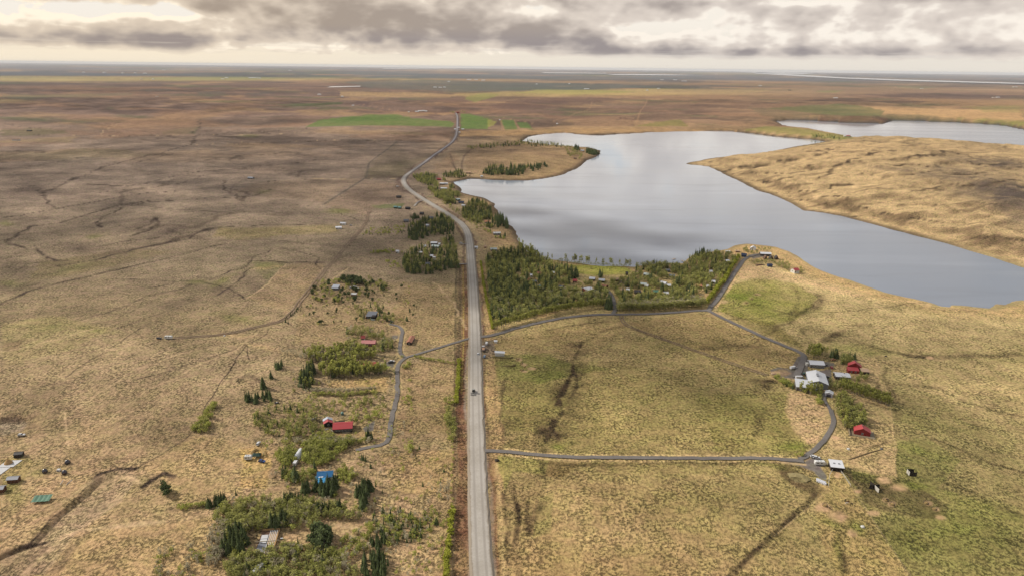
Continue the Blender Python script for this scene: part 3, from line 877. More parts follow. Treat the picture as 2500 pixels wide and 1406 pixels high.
# bleached verges along the field lane and the lake lane
LANE_PX = [(1170, 1100), (1230, 1101), (1330, 1113), (1400, 1116), (1600, 1118), (1800, 1119), (1900, 1120), (1962, 1126)]
for o_ in (3.4, -3.4):
    streak(LANE_PX[1:], 1.8, (214, 186, 134), 0.85, off=o_, warp=False)
streak(LANE_PX[2:], 3.0, (98, 84, 56), 0.55, off=7.0, rough=0.5)
streak([(1738, 750), (1770, 706), (1800, 655), (1822, 632)], 2.5, (224, 188, 140), 0.85, off=4.0, warp=False)
streak([(1735, 762), (1800, 797), (1860, 824), (1955, 862)], 1.5, (206, 178, 120), 0.7, off=3.6, warp=False)
for _px, _hw in (([(1152, 825), (1100, 840), (1040, 858), (1000, 870), (978, 880), (969, 898), (970, 925), (971, 955), (966, 985), (955, 1020), (953, 1050), (949, 1075), (932, 1088), (895, 1092), (868, 1099)], 1.7),
                 ([(990, 874), (979, 866), (975, 852), (978, 835), (982, 815), (980, 800), (966, 795), (950, 791)], 1.7), ([(1190, 822), (1215, 816), (1260, 801), (1320, 787), (1380, 775), (1440, 769), (1490, 768), (1560, 768), (1640, 764), (1700, 758), (1730, 758)], 2.6),
                 ([(1729, 758), (1745, 738), (1765, 712), (1785, 678), (1805, 650), (1818, 632)], 2.5), ([(1725, 757), (1760, 775), (1800, 794), (1860, 822), (1920, 847), (1955, 861)], 2.5), ([(1952, 1122), (1990, 1098), (2015, 1072), (2032, 1045), (2036, 1022), (2026, 1000)], 1.6)):
    for o_ in (_hw + 0.7, -_hw - 0.7):
        streak(_px, 1.8, (188, 164, 120), 0.65, off=o_, rough=0.5, warp=False, soft=0.9, tus=0.3)
for o_ in (5.6, -5.8):
    streak(MAIN_PX[:8], 2.2, (150, 134, 116), 0.7, off=o_, rough=0.5, warp=True, soft=0.9, tus=0.2)
# wet gullies, trodden lines and fence lines in the fields, and a painted tree-row shadow
R_DARK = [
    ([(1418, 842), (1400, 880), (1396, 905), (1384, 935), (1366, 962), (1372, 1000), (1352, 1040), (1340, 1070), (1333, 1100)], 3.2, 0.75, 1.0),
    ([(1384, 935), (1376, 958), (1360, 985), (1350, 1015), (1356, 1040)], 3.0, 0.7, 1.0),
    ([(1396, 905), (1410, 925), (1400, 955), (1388, 975)], 2.4, 0.5, 1.0),
    ([(1366, 962), (1345, 975), (1338, 1000), (1342, 1035)], 2.4, 0.5, 1.0),
    ([(1352, 1040), (1368, 1062), (1362, 1090)], 2.2, 0.5, 1.0),
    ([(1410, 850), (1392, 930), (1366, 985), (1346, 1080)], 24, 0.22, 2.2),
    ([(1320, 1125), (1330, 1170), (1310, 1195), (1318, 1230), (1290, 1290)], 5, 0.5, 0.7),
    ([(1240, 1180), (1262, 1250), (1258, 1330), (1270, 1406)], 3, 0.5, 1.0), ([(1222, 1210), (1238, 1290), (1240, 1406)], 2.5, 0.45, 1.0), ([(1290, 1190), (1282, 1260), (1298, 1330)], 2.5, 0.4, 1.0),
    ([(1430, 830), (1400, 850), (1480, 800), (1520, 790)], 5, 0.35, 0.5),
    ([(1480, 782), (1400, 792), (1330, 808)], 2.5, 0.6, 0.3),
    ([(2020, 1195), (1985, 1225), (1940, 1270), (1870, 1330), (1775, 1406)], 3.0, 0.7, 0.4),
    ([(1985, 735), (1940, 790), (1900, 800), (1840, 840)], 3, 0.4, 0.5),
    ([(2000, 715), (1985, 745), (1960, 770)], 10, 0.45, 0.8),
    ([(1935, 700), (1945, 740), (1935, 790)], 5, 0.35, 0.6),
    ([(1760, 745), (1790, 755), (1840, 742), (1900, 760), (1960, 775)], 3.5, 0.45, 0.5),
    ([(1800, 785), (1860, 780), (1960, 762), (2100, 755), (2270, 742)], 2.5, 0.45, 0.4),
    ([(1965, 835), (2000, 838), (2030, 825), (2060, 812)], 7, 0.5, 0.8),
    ([(2040, 815), (2100, 835), (2160, 860)], 4, 0.35, 0.5),
    ([(2130, 845), (2180, 860), (2240, 868), (2400, 868), (2500, 870)], 7, 0.55, 0.8),
    ([(2135, 870), (2180, 895), (2260, 940), (2300, 950), (2360, 985), (2500, 1020)], 4, 0.35, 0.6),
    ([(2190, 935), (2290, 945)], 6, 0.5, 0.7),
    ([(2150, 880), (2170, 940), (2190, 990), (2195, 1030)], 4, 0.4, 0.7),
    ([(2230, 1060), (2330, 1090), (2420, 1130), (2500, 1150)], 3, 0.4, 0.6),
    ([(2320, 1185), (2400, 1215), (2500, 1260)], 4, 0.45, 0.6),
    ([(2190, 1172), (2330, 1205), (2420, 1230)], 3, 0.3, 0.4),
    ([(2160, 1290), (2240, 1320), (2340, 1340)], 5, 0.3, 0.6),
    ([(2340, 1290), (2400, 1310), (2500, 1330)], 6, 0.3, 0.8),
    ([(1830, 985), (1860, 1020), (1850, 1060)], 6, 0.3, 0.8),
    ([(1720, 850), (1780, 845), (1850, 850)], 8, 0.3, 0.8),
    ([(1890, 935), (1840, 928), (1870, 945)], 9, 0.6, 0.8),
    ([(1360, 1000), (1450, 1020)], 6, 0.25, 0.8),
    ([(1395, 965), (1440, 955), (1460, 945)], 7, 0.35, 0.8),
    ([(2060, 1240), (2058, 1300), (2057, 1395)], 4, 0.3, 0.4),
    ([(2058, 1355), (2056, 1390)], 4, 0.75, 0.2),
    ([(1232, 930), (1226, 1000), (1230, 1090)], 2.5, 0.5, 0.5),
    ([(2050, 1030), (2100, 1095), (2160, 1078)], 3, 0.4, 0.6),
    ([(2020, 990), (1996, 962), (1900, 930)], 2, 0.4, 0.3),
    ([(2120, 985), (2160, 998), (2185, 1003)], 3.2, 0.6, 0.3),  # painted shadow of the poplar row just above
    ([(2142, 935), (2148, 970), (2152, 985)], 4, 0.6, 0.4),
    ([(1960, 800), (1965, 815), (1958, 806)], 5, 0.4, 0.5),
    ([(2090, 795), (2110, 790), (2120, 798)], 6, 0.3, 0.5),
    ([(1175, 600), (1200, 590), (1240, 600)], 4, 0.25, 0.5),
]
for pts, w_, al, ro in R_DARK:
    streak(pts, w_, (78, 64, 46), al, rough=ro, tus=1.0)
for pts, w_, al in [([(1215, 855), (1330, 868), (1500, 888), (1700, 905), (1880, 918)], 1.4, 0.55), ([(2133, 868), (2168, 960), (2180, 1040), (2187, 1168), (2110, 1152), (2045, 1138)], 1.0, 0.6),
                    ([(1925, 960), (1918, 1000), (1940, 1050), (1966, 1082)], 1.8, 0.75), ([(2024, 1195), (1960, 1250), (1900, 1300)], 0.9, 0.5), ([(2085, 1190), (2132, 1272), (2220, 1406)], 0.9, 0.55),
                    ([(1880, 915), (1905, 935), (1935, 958)], 1.5, 0.7), ([(1212, 1120), (1222, 1230), (1232, 1406)], 1.2, 0.5)]:
    streak(pts, w_, (210, 182, 130), al, warp=False)
SANDY = [(1263, 876, 9, 4), (1273, 886, 10, 4), (1292, 896, 11, 4), (1274, 903, 9, 3), (1846, 721, 9, 4), (1836, 730, 8, 3.5), (1822, 739, 11, 5), (1768, 736, 12, 5), (1760, 770, 14, 4),
         (2163, 1220, 8, 6), (2178, 1230, 10, 7), (2262, 1227, 10, 6), (2281, 1241, 9, 6), (2200, 1190, 24, 9), (2292, 1262, 14, 6), (2094, 1200, 9, 5), (2018, 1240, 22, 13), (2052, 1262, 24, 16),
         (2088, 1303, 14, 10), (2132, 1252, 16, 8), (1888, 912, 12, 4), (2046, 1158, 8, 8), (2033, 1068, 12, 4), (2262, 870, 10, 3), (2160, 1172, 20, 8)]
for u_, v_, ru, rv in SANDY:
    blob(u_, v_, ru, rv, (208, 172, 134), 0.9, 8 if v_ > 1000 else 4, rough=0.35, tus=0.1, pw=2.0)
for (u_, v_, ru, rv, an, al) in [(1840, 735, 60, 14, 10, 0.6), (1800, 722, 50, 12, 0, 0.6), (1870, 760, 60, 16, 15, 0.4), (2350, 1290, 120, 50, 10, 0.4), (1935, 1090, 36, 16, 0, 0.7), (1900, 1140, 40, 8, 10, 0.5),
                                 (1980, 762, 30, 12, 0, 0.3), (2080, 850, 90, 10, 4, 0.4), (1370, 1085, 26, 10, 0, 0.6), (2030, 1275, 30, 14, 20, 0.5), (2100, 1290, 26, 18, 30, 0.5), (2230, 1190, 50, 10, 8, 0.5),
                                 (1700, 1000, 200, 40, 0, 0.22), (2230, 1100, 60, 10, 12, 0.5), (2300, 1050, 140, 30, 10, 0.2), (2050, 1330, 10, 60, 0, 0.3), (2260, 1330, 100, 40, 20, 0.3), (2420, 1240, 90, 24, 15, 0.3)]:
    blob(u_, v_, ru, rv, (116, 128, 48), al, an)
for (u_, v_, ru, rv, an, al) in [(1500, 1300, 120, 40, 0, 0.25), (1700, 1180, 160, 26, 0, 0.2), (1600, 1000, 120, 20, 0, 0.22), (1480, 870, 60, 16, 0, 0.3), (1400, 1250, 40, 60, 0, 0.25), (2300, 820, 160, 30, 8, 0.2),
                                 (1650, 785, 60, 10, 0, 0.3), (2400, 950, 100, 30, 12, 0.2)]:
    blob(u_, v_, ru, rv, (206, 178, 130), al, an)
for (u_, v_, ru, rv, an, al) in [(2390, 395, 110, 12, 8, 0.5), (2440, 470, 80, 30, 10, 0.6), (2300, 430, 120, 10, 6, 0.4), (2180, 412, 70, 6, 5, 0.35), (2350, 470, 60, 12, 0, 0.3), (2480, 540, 40, 20, 10, 0.45), (2420, 455, 110, 22, 8, 0.6), (2480, 480, 60, 40, 10, 0.7), (2330, 415, 90, 10, 6, 0.5), (2460, 400, 70, 14, 6, 0.5)]:
    blob(u_, v_, ru, rv, (98, 86, 78), min(0.9, al * 1.3), an, rough=0.9)
for pts, w_, al in [([(1765, 420), (1830, 402), (1900, 395), (1990, 380), (2060, 370)], 9, 0.7), ([(2000, 440), (2040, 405), (2110, 392), (2200, 388), (2300, 380), (2400, 388)], 9, 0.55),
                    ([(1990, 375), (2030, 362), (2065, 360)], 8, 0.6), ([(2120, 362), (2180, 358), (2240, 362)], 9, 0.45), ([(2210, 392), (2260, 380), (2330, 372), (2400, 385)], 12, 0.6),
                    ([(2380, 402), (2440, 400), (2480, 402)], 14, 0.6), ([(1920, 455), (1960, 448), (2010, 445)], 8, 0.6), ([(1840, 412), (1910, 405), (1990, 412)], 8, 0.4),
                    ([(2080, 470), (2180, 455), (2300, 462)], 9, 0.3), ([(2120, 520), (2250, 500), (2380, 520)], 8, 0.3), ([(2300, 560), (2400, 545), (2500, 570)], 8, 0.35),
                    ([(2100, 345), (2200, 350), (2330, 352), (2480, 372)], 10, 0.3),
                    ([(1900, 372), (1960, 366), (2000, 372), (2060, 362)], 6, 0.7), ([(1795, 425), (1860, 418), (1920, 425), (1975, 418)], 6, 0.6), ([(1830, 440), (1880, 446), (1940, 436)], 6, 0.6), ([(1930, 470), (1990, 468), (2040, 455), (2090, 452)], 6, 0.6),
                    ([(1960, 490), (2020, 480), (2070, 484)], 6, 0.7), ([(2000, 505), (2060, 500), (2110, 508)], 6, 0.6), ([(2080, 530), (2150, 520), (2200, 528)], 6, 0.5), ([(2160, 540), (2240, 530), (2300, 545)], 6, 0.5),
                    ([(2200, 430), (2280, 420), (2350, 428), (2420, 420)], 8, 0.6), ([(2240, 470), (2330, 445), (2400, 455), (2480, 440)], 8, 0.6), ([(2280, 500), (2380, 490), (2460, 505)], 7, 0.5), ([(2340, 590), (2420, 575), (2500, 590)], 7, 0.5),
                    ([(2060, 400), (2130, 372), (2200, 368), (2260, 372)], 7, 0.6), ([(2300, 400), (2370, 395), (2450, 410), (2500, 408)], 9, 0.6), ([(2150, 405), (2230, 402), (2300, 410)], 7, 0.6), ([(2020, 425), (2080, 420), (2160, 430)], 7, 0.5)]:
    streak(pts, w_, (84, 68, 52), min(0.95, al * 1.35), rough=0.6)
# peninsula knoll: rocky crown, tracks
for (u_, v_, ru, rv, an, al) in [(1245, 368, 22, 8, 0, 0.6), (1300, 372, 50, 6, 8, 0.4), (1350, 380, 30, 6, 5, 0.4), (1420, 380, 40, 8, 10, 0.4), (1180, 400, 40, 8, 0, 0.3)]:
    blob(u_, v_, ru, rv, (110, 88, 78), al, an)
area([(1140, 362), (1250, 352), (1340, 356), (1430, 372), (1420, 405), (1380, 425), (1300, 440), (1200, 436), (1140, 420)], (158, 126, 96), 0.45, soft=4, rough=0.3)
for pts in ([(1128, 418), (1127, 400), (1134, 380), (1150, 366), (1200, 357), (1290, 356)], [(1098, 376), (1106, 400), (1112, 414)]):
    streak(pts, 5, (112, 92, 80), 0.7, warp=False)
for pts in ([(1560, 292), (1550, 310)], [(1445, 250), (1440, 265), (1350, 298)], [(1555, 300), (1562, 275), (1582, 242)], [(880, 255), (960, 270), (1010, 275)], [(1180, 282), (1300, 302)], [(1230, 320), (1222, 292)], [(1268, 318), (1256, 294)]):
    streak(pts, 8, (178, 142, 108), 0.55, warp=False)
streak([(835, 247), (880, 258), (950, 272)], 10, (110, 96, 92), 0.7, warp=False)
# canals with water in the moor beyond the track
streak([(970, 346), (900, 400), (895, 432), (850, 462), (790, 500)], 5, (98, 92, 84), 0.7, warp=False)
for pts, w_ in (([(245, 333), (292, 296)], 3), ([(120, 331), (245, 333), (400, 331), (485, 330), (700, 327), (960, 318)], 3), ([(700, 438), (890, 437), (985, 434)], 3), ([(610, 728), (703, 644)], 2), ([(0, 862), (110, 835), (286, 788)], 2),
                ([(480, 352), (640, 347), (830, 343), (1000, 343)], 3), ([(170, 1010), (240, 960), (330, 900), (450, 860), (600, 838)], 1.6), ([(160, 1000), (165, 1090)], 1.2), ([(640, 800), (560, 860), (470, 900), (350, 960), (260, 1030)], 1.4),
                ([(1060, 690), (1100, 735), (1135, 800)], 2.2), ([(770, 720), (800, 690), (850, 655)], 1.6), ([(120, 1240), (190, 1200), (240, 1180), (300, 1172), (340, 1185)], 3), ([(60, 1406), (150, 1310), (250, 1290), (400, 1270)], 3), ([(830, 1340), (930, 1320), (870, 1290), (800, 1280)], 2)):
    streak(pts, w_, (204, 176, 138), 0.6, rough=0.4, tus=0.2)
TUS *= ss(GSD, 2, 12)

# ------------------------------------------------------------------ build the sheet
def make_grid():
    me = bpy.data.meshes.new('ground')
    n = NR * NC
    co = np.empty((n, 3), np.float32)
    co[:, 0] = GX.ravel(); co[:, 1] = GY.ravel(); co[:, 2] = GZ.ravel()
    idx = np.arange(n, dtype=np.int32).reshape(NR, NC)
    q = np.stack([idx[:-1, :-1], idx[:-1, 1:], idx[1:, 1:], idx[1:, :-1]], -1).reshape(-1, 4)
    me.vertices.add(n)
    me.vertices.foreach_set('co', co.ravel())
    nf = len(q)
    me.loops.add(nf * 4)
    me.loops.foreach_set('vertex_index', q.ravel())
    me.polygons.add(nf)
    me.polygons.foreach_set('loop_start', np.arange(0, nf * 4, 4, dtype=np.int32))
    me.polygons.foreach_set('use_smooth', np.ones(nf, bool))
    me.update(calc_edges=True)
    a = me.color_attributes.new('tint', 'FLOAT_COLOR', 'POINT')
    rgba = np.ones((n, 4), np.float32)
    rgba[:, :3] = np.clip(RGB.reshape(-1, 3), 0.004, 0.9)
    a.data.foreach_set('color', rgba.ravel())
    a2 = me.color_attributes.new('relief', 'FLOAT_COLOR', 'POINT')
    rgba = np.ones((n, 4), np.float32)
    rgba[:, 0] = np.clip(TUS, 0, 1).ravel(); rgba[:, 1] = np.clip(GRV, 0, 1).ravel()
    a2.data.foreach_set('color', rgba.ravel())
    o = bpy.data.objects.new('ground', me)
    COL.objects.link(o)
    o['kind'] = 'structure'
    o['label'] = 'tussocky straw coloured moor and fields'
    return o


ground = make_grid()

def new_mat(name):
    m = bpy.data.materials.new(name)
    m.use_nodes = True
    m.node_tree.nodes.clear()
    NX.nt = m.node_tree
    out = m.node_tree.nodes.new('ShaderNodeOutputMaterial')
    b = m.node_tree.nodes.new('ShaderNodeBsdfPrincipled')
    m.node_tree.links.new(b.outputs[0], out.inputs['Surface'])
    return m, b


gm, gb = new_mat('turf')
nt = gm.node_tree
g_at = nt.nodes.new('ShaderNodeAttribute'); g_at.attribute_name = 'tint'
g_rl = nt.nodes.new('ShaderNodeAttribute'); g_rl.attribute_name = 'relief'
g_sep = nt.nodes.new('ShaderNodeSeparateColor'); nt.links.new(g_rl.outputs['Color'], g_sep.inputs[0])
g_tus = NX(g_sep.outputs[0])
g_geo = nt.nodes.new('ShaderNodeNewGeometry')
g_pos = g_geo.outputs['Position']
g_map = nt.nodes.new('ShaderNodeMapping'); g_map.inputs['Scale'].default_value = (1, 1, 0.0)
nt.links.new(g_pos, g_map.inputs[0])
gp = g_map.outputs[0]
warp_n = nt.nodes.new('ShaderNodeTexNoise'); warp_n.inputs['Scale'].default_value = 0.22; warp_n.inputs['Detail'].default_value = 2
nt.links.new(gp, warp_n.inputs['Vector'])
w_mx = nt.nodes.new('ShaderNodeVectorMath'); w_mx.operation = 'MULTIPLY_ADD'
nt.links.new(warp_n.outputs['Color'], w_mx.inputs[0]); w_mx.inputs[1].default_value = (2.2, 2.2, 0); nt.links.new(gp, w_mx.inputs[2])
vor = nt.nodes.new('ShaderNodeTexVoronoi'); vor.feature = 'F1'; vor.inputs['Scale'].default_value = 0.50
nt.links.new(w_mx.outputs[0], vor.inputs['Vector'])
vd = NX(vor.outputs['Distance'])
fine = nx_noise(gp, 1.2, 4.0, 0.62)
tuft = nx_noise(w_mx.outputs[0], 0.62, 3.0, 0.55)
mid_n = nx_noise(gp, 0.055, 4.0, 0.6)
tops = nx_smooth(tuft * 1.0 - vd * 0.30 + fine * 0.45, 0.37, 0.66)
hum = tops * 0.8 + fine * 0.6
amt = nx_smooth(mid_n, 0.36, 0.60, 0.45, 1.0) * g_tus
bump = nt.nodes.new('ShaderNodeBump')
bump.inputs['Distance'].default_value = 1.3
nt.links.new(amt.s, bump.inputs['Strength'])
nt.links.new(hum.s, bump.inputs['Height'])
nt.links.new(bump.outputs[0], gb.inputs['Normal'])
# bleached straw tops, mossy hollows; shade between tussocks is put into this tone
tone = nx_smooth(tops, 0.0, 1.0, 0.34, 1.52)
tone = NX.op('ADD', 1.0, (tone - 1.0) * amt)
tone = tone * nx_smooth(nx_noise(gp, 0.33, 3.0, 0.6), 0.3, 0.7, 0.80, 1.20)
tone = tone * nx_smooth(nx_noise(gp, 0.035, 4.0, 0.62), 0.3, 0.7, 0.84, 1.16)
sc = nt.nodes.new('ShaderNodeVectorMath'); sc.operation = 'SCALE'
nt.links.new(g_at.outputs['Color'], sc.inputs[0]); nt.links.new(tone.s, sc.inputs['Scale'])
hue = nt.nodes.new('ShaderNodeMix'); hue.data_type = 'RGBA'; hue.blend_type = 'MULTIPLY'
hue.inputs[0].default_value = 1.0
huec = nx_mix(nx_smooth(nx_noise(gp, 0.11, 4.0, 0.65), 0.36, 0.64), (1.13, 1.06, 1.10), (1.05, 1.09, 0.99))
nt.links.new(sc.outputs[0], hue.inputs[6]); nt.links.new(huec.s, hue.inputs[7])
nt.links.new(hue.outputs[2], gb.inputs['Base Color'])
gb.inputs['Roughness'].default_value = 0.95
gb.inputs['Specular IOR Level'].default_value = 0.1
ground.data.materials.append(gm)

# ------------------------------------------------------------------ water
wm, wb = new_mat('water')
nt = wm.node_tree
geo = nt.nodes.new('ShaderNodeNewGeometry')
mp = nt.nodes.new('ShaderNodeMapping'); mp.inputs['Scale'].default_value = (1.0, 0.45, 1.0); mp.inputs['Rotation'].default_value = (0, 0, 0.5)
nt.links.new(geo.outputs['Position'], mp.inputs[0])
rip = nx_noise(mp.outputs[0], 0.35, 4.0, 0.6)
mp2 = nt.nodes.new('ShaderNodeMapping'); mp2.inputs['Scale'].default_value = (0.0012, 0.0075, 1.0); mp2.inputs['Rotation'].default_value = (0, 0, 0.12)
nt.links.new(geo.outputs['Position'], mp2.inputs[0])
wind = nx_noise(mp2.outputs[0], 1.0, 4.0, 0.55, 0.4)
bp = nt.nodes.new('ShaderNodeBump'); bp.inputs['Distance'].default_value = 0.10
nt.links.new(nx_smooth(wind, 0.35, 0.7, 0.25, 0.9).s, bp.inputs['Strength'])
nt.links.new(rip.s, bp.inputs['Height']); nt.links.new(bp.outputs[0], wb.inputs['Normal'])
wsp = nt.nodes.new('ShaderNodeSeparateXYZ'); nt.links.new(geo.outputs['Position'], wsp.inputs[0])
wx_ = NX(wsp.outputs[0]); wy_ = NX(wsp.outputs[1])
# reflected sky put into the colour: darker and rougher towards the near right
refl_grad = nx_smooth(wx_ * 0.75 - wy_ * 0.55 + (wind - 0.5) * 900.0, -760.0, 120.0)
wcol = nx_mix(refl_grad, (0.345, 0.378, 0.440), (0.155, 0.184, 0.236))
wcol = nx_mix(nx_smooth(wind, 0.42, 0.66, 0.0, 0.28), wcol, (0.42, 0.435, 0.46))  # pale streaks here and dark ones below: cloud reflections painted into the colour
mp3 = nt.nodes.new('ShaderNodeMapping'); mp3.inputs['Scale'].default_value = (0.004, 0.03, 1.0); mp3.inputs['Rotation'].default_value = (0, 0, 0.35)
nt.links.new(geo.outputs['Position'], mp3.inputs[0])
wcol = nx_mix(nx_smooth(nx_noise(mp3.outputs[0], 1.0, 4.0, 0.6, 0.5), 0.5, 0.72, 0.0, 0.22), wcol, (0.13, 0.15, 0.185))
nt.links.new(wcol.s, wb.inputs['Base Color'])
nt.links.new((refl_grad * 0.16 + 0.06).s, wb.inputs['Roughness'])
wb.inputs['IOR'].default_value = 1.33


def sheet_of(name, P, z, mat, grow=0.0, label=None, kind='structure'):
    P = np.asarray(P, float)
    if grow:
        nxt = np.roll(P, -1, 0); prv = np.roll(P, 1, 0)
        t = nxt - prv; t /= np.linalg.norm(t, axis=1)[:, None] + 1e-9
        nrm = np.stack([t[:, 1], -t[:, 0]], 1)
        ar = 0.5 * np.sum(P[:, 0] * nxt[:, 1] - nxt[:, 0] * P[:, 1])
        P = P + nrm * grow * (1 if ar > 0 else -1)
    me = bpy.data.meshes.new(name)
    bm = bmesh.new()
    f = bm.faces.new([bm.verts.new((p[0], p[1], z)) for p in P])
    bmesh.ops.triangulate(bm, faces=[f])
    bmesh.ops.recalc_face_normals(bm, faces=bm.faces[:])
    if bm.faces[:][0].normal.z < 0:
        bmesh.ops.reverse_faces(bm, faces=bm.faces[:])
    bm.to_mesh(me); bm.free()
    me.materials.append(mat)
    o = bpy.data.objects.new(name, me); COL.objects.link(o)
    o['kind'] = kind
    if label:
        o['label'] = label
    return o


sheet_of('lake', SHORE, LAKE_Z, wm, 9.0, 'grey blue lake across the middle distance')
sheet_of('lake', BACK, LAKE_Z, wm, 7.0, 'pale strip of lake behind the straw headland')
for name, px, lab in (('river', [(1850, 177), (1960, 184), (2060, 190), (2200, 195), (2500, 203.5), (2640, 208), (2640, 211), (2500, 206), (2200, 198), (2060, 192.5), (1950, 187), (1840, 180)], 'wide pale river on the far right plain'),
                      ('estuary', [(1790, 176.5), (1900, 177.0), (1990, 179.5), (1960, 182), (1880, 180)], 'bright estuary under the horizon'),
                      ('pond', [(795, 212), (880, 210.5), (880, 212.5), (800, 214.3)], 'thin bright pond on the far plain left of the road'),
                      ('river', [(1320, 177.5), (1480, 179), (1480, 180.5), (1330, 179.5)], 'thin river streak below the horizon'),
                      ('river', [(1480, 182), (1600, 182), (1720, 185), (1600, 184.8), (1500, 184)], 'bright river reach in the dark far belt'),
                      ('river', [(930, 167.3), (1100, 166.5), (1120, 168), (940, 169)], 'glinting river near the horizon')):
    sheet_of(name, [px_flat(u, v, 14.0) for u, v in px], 14.0, wm, 0, lab)

# ================================================================== roads
def mat_road(name, c1, c2, stripe=None):
    m, b = new_mat(name)
    nt = m.node_tree
    geo = nt.nodes.new('ShaderNodeNewGeometry')
    n1 = nx_noise(geo.outputs['Position'], 0.9, 5.0, 0.65)
    n2 = nx_noise(geo.outputs['Position'], 0.05, 4.0, 0.6)
    col = nx_mix(nx_smooth(n1 * 0.5 + n2 * 0.5, 0.35, 0.65), tuple(C(*c1)), tuple(C(*c2)))
    if stripe:
        at = nt.nodes.new('ShaderNodeAttribute'); at.attribute_name = 'across'
        sp = nt.nodes.new('ShaderNodeSeparateColor'); nt.links.new(at.outputs['Color'], sp.inputs[0])
        x = NX(sp.outputs[0]); al = NX(sp.outputs[1])
        r = NX.op('ABSOLUTE', NX.op('ABSOLUTE', x - 0.5) - 0.22)
        w = nx_smooth(r + (n1 - 0.5) * 0.06, 0.03, 0.10, 0.55, 0.0)
        col = nx_mix(w, col, tuple(C(*stripe)))
        edge = nx_smooth(NX.op('ABSOLUTE', x - 0.5) + (n1 - 0.5) * 0.10, 0.40, 0.50, 0.0, 0.75)
        col = nx_mix(edge, col, tuple(C(150, 136, 118)))
        col = nx_mix(nx_smooth(al, 0.30, 0.50, 0.0, 0.85), col, nx_mix(nx_smooth(NX.op('ABSOLUTE', x - 0.5), 0.06, 0.24), tuple(C(168, 164, 166)), tuple(C(122, 112, 116))))
    nt.links.new(col.s, b.inputs['Base Color'])
    bp = nt.nodes.new('ShaderNodeBump'); bp.inputs['Strength'].default_value = 0.4; bp.inputs['Distance'].default_value = 0.08
    nt.links.new(n1.s, bp.inputs['Height']); nt.links.new(bp.outputs[0], b.inputs['Normal'])
    b.inputs['Roughness'].default_value = 0.92
    b.inputs['Specular IOR Level'].default_value = 0.15
    return m


M_MAIN = mat_road('gravel_road', (202, 195, 186), (182, 174, 163), (160, 152, 144))
M_ASPH = mat_road('old_asphalt', (140, 134, 129), (120, 114, 111), None)
M_TRACK = mat_road('dirt_track', (172, 148, 122), (134, 112, 94), None)


def smooth_path(P, step):
    P = np.asarray(P, float)
    for _ in range(2):
        Q = [P[0]]
        for i in range(len(P) - 1):
            Q.append(P[i] * 0.75 + P[i + 1] * 0.25); Q.append(P[i] * 0.25 + P[i + 1] * 0.75)
        Q.append(P[-1]); P = np.array(Q)
    d = np.concatenate([[0], np.cumsum(np.linalg.norm(np.diff(P, axis=0), axis=1))])
    n = max(3, int(d[-1] / step))
    s = np.linspace(0, d[-1], n)
    return np.stack([np.interp(s, d, P[:, 0]), np.interp(s, d, P[:, 1])], 1), s


def road(name, px, width, mat, lift=0.3, label=None, step=5.0, bank=0.0, cols=5, pts=None):
    P = G2(px) if pts is None else pts
    P, s = smooth_path(P, step)
    t = np.gradient(P, axis=0); t /= np.linalg.norm(t, axis=1)[:, None] + 1e-9
    nrm = np.stack([t[:, 1], -t[:, 0]], 1)
    w = np.interp(s / s[-1], [0, 1], width) if isinstance(width, tuple) else np.full(len(s), width)
    zc = ground_z(P[:, 0], P[:, 1]) + lift + np.linalg.norm(P, axis=1) * 0.00035
    k = 9
    zc = np.convolve(np.pad(zc, k // 2, mode='edge'), np.ones(k) / k, mode='valid')
    me = bpy.data.meshes.new(name)
    offs = list(np.linspace(-0.5, 0.5, cols))
    V = []; A = []
    jl = 0.38 * RNG.normal(0, 1, len(s)) + 0.5 * fbm(P[:, 0], P[:, 1], 26, 2, 131)
    for j, f in enumerate(offs):
        q = P + nrm * (f * w + (jl if j in (0, cols - 1) else 0) * 0.6)[:, None]
        V.append(np.column_stack([q, zc + (0.06 if 0 < j < cols - 1 else 0)])); A.append(np.column_stack([np.full(len(s), f + 0.5), s / s[-1]]))
    if bank:
        for f in (-1, 1):
            q = P + nrm * (f * (0.5 * w + bank))[:, None]
            V.append(np.column_stack([q, zc - lift - 0.35])); A.append(np.column_stack([np.full(len(s), 0.5 + 0.5 * f), s / s[-1]]))
    nrow = len(s); ncol = len(V)
    order = list(range(cols))
    if bank:
        order = [cols] + order + [cols + 1]
    co = np.stack([V[i] for i in order], 1).reshape(-1, 3)
    aa = np.stack([A[i] for i in order], 1).reshape(-1, 2)
    idx = np.arange(nrow * ncol).reshape(nrow, ncol)
    q = np.stack([idx[:-1, :-1], idx[:-1, 1:], idx[1:, 1:], idx[1:, :-1]], -1).reshape(-1, 4)
    me.from_pydata(co.tolist(), [], q.tolist())
    at = me.color_attributes.new('across', 'FLOAT_COLOR', 'POINT')
    rg = np.ones((len(co), 4), np.float32); rg[:, :2] = aa
    at.data.foreach_set('color', rg.ravel())
    me.materials.append(mat)
    if me.polygons[0].normal.z < 0:
        me.flip_normals()
    o = bpy.data.objects.new(name, me); COL.objects.link(o)
    o['kind'] = 'structure'
    if label:
        o['label'] = label
    return o


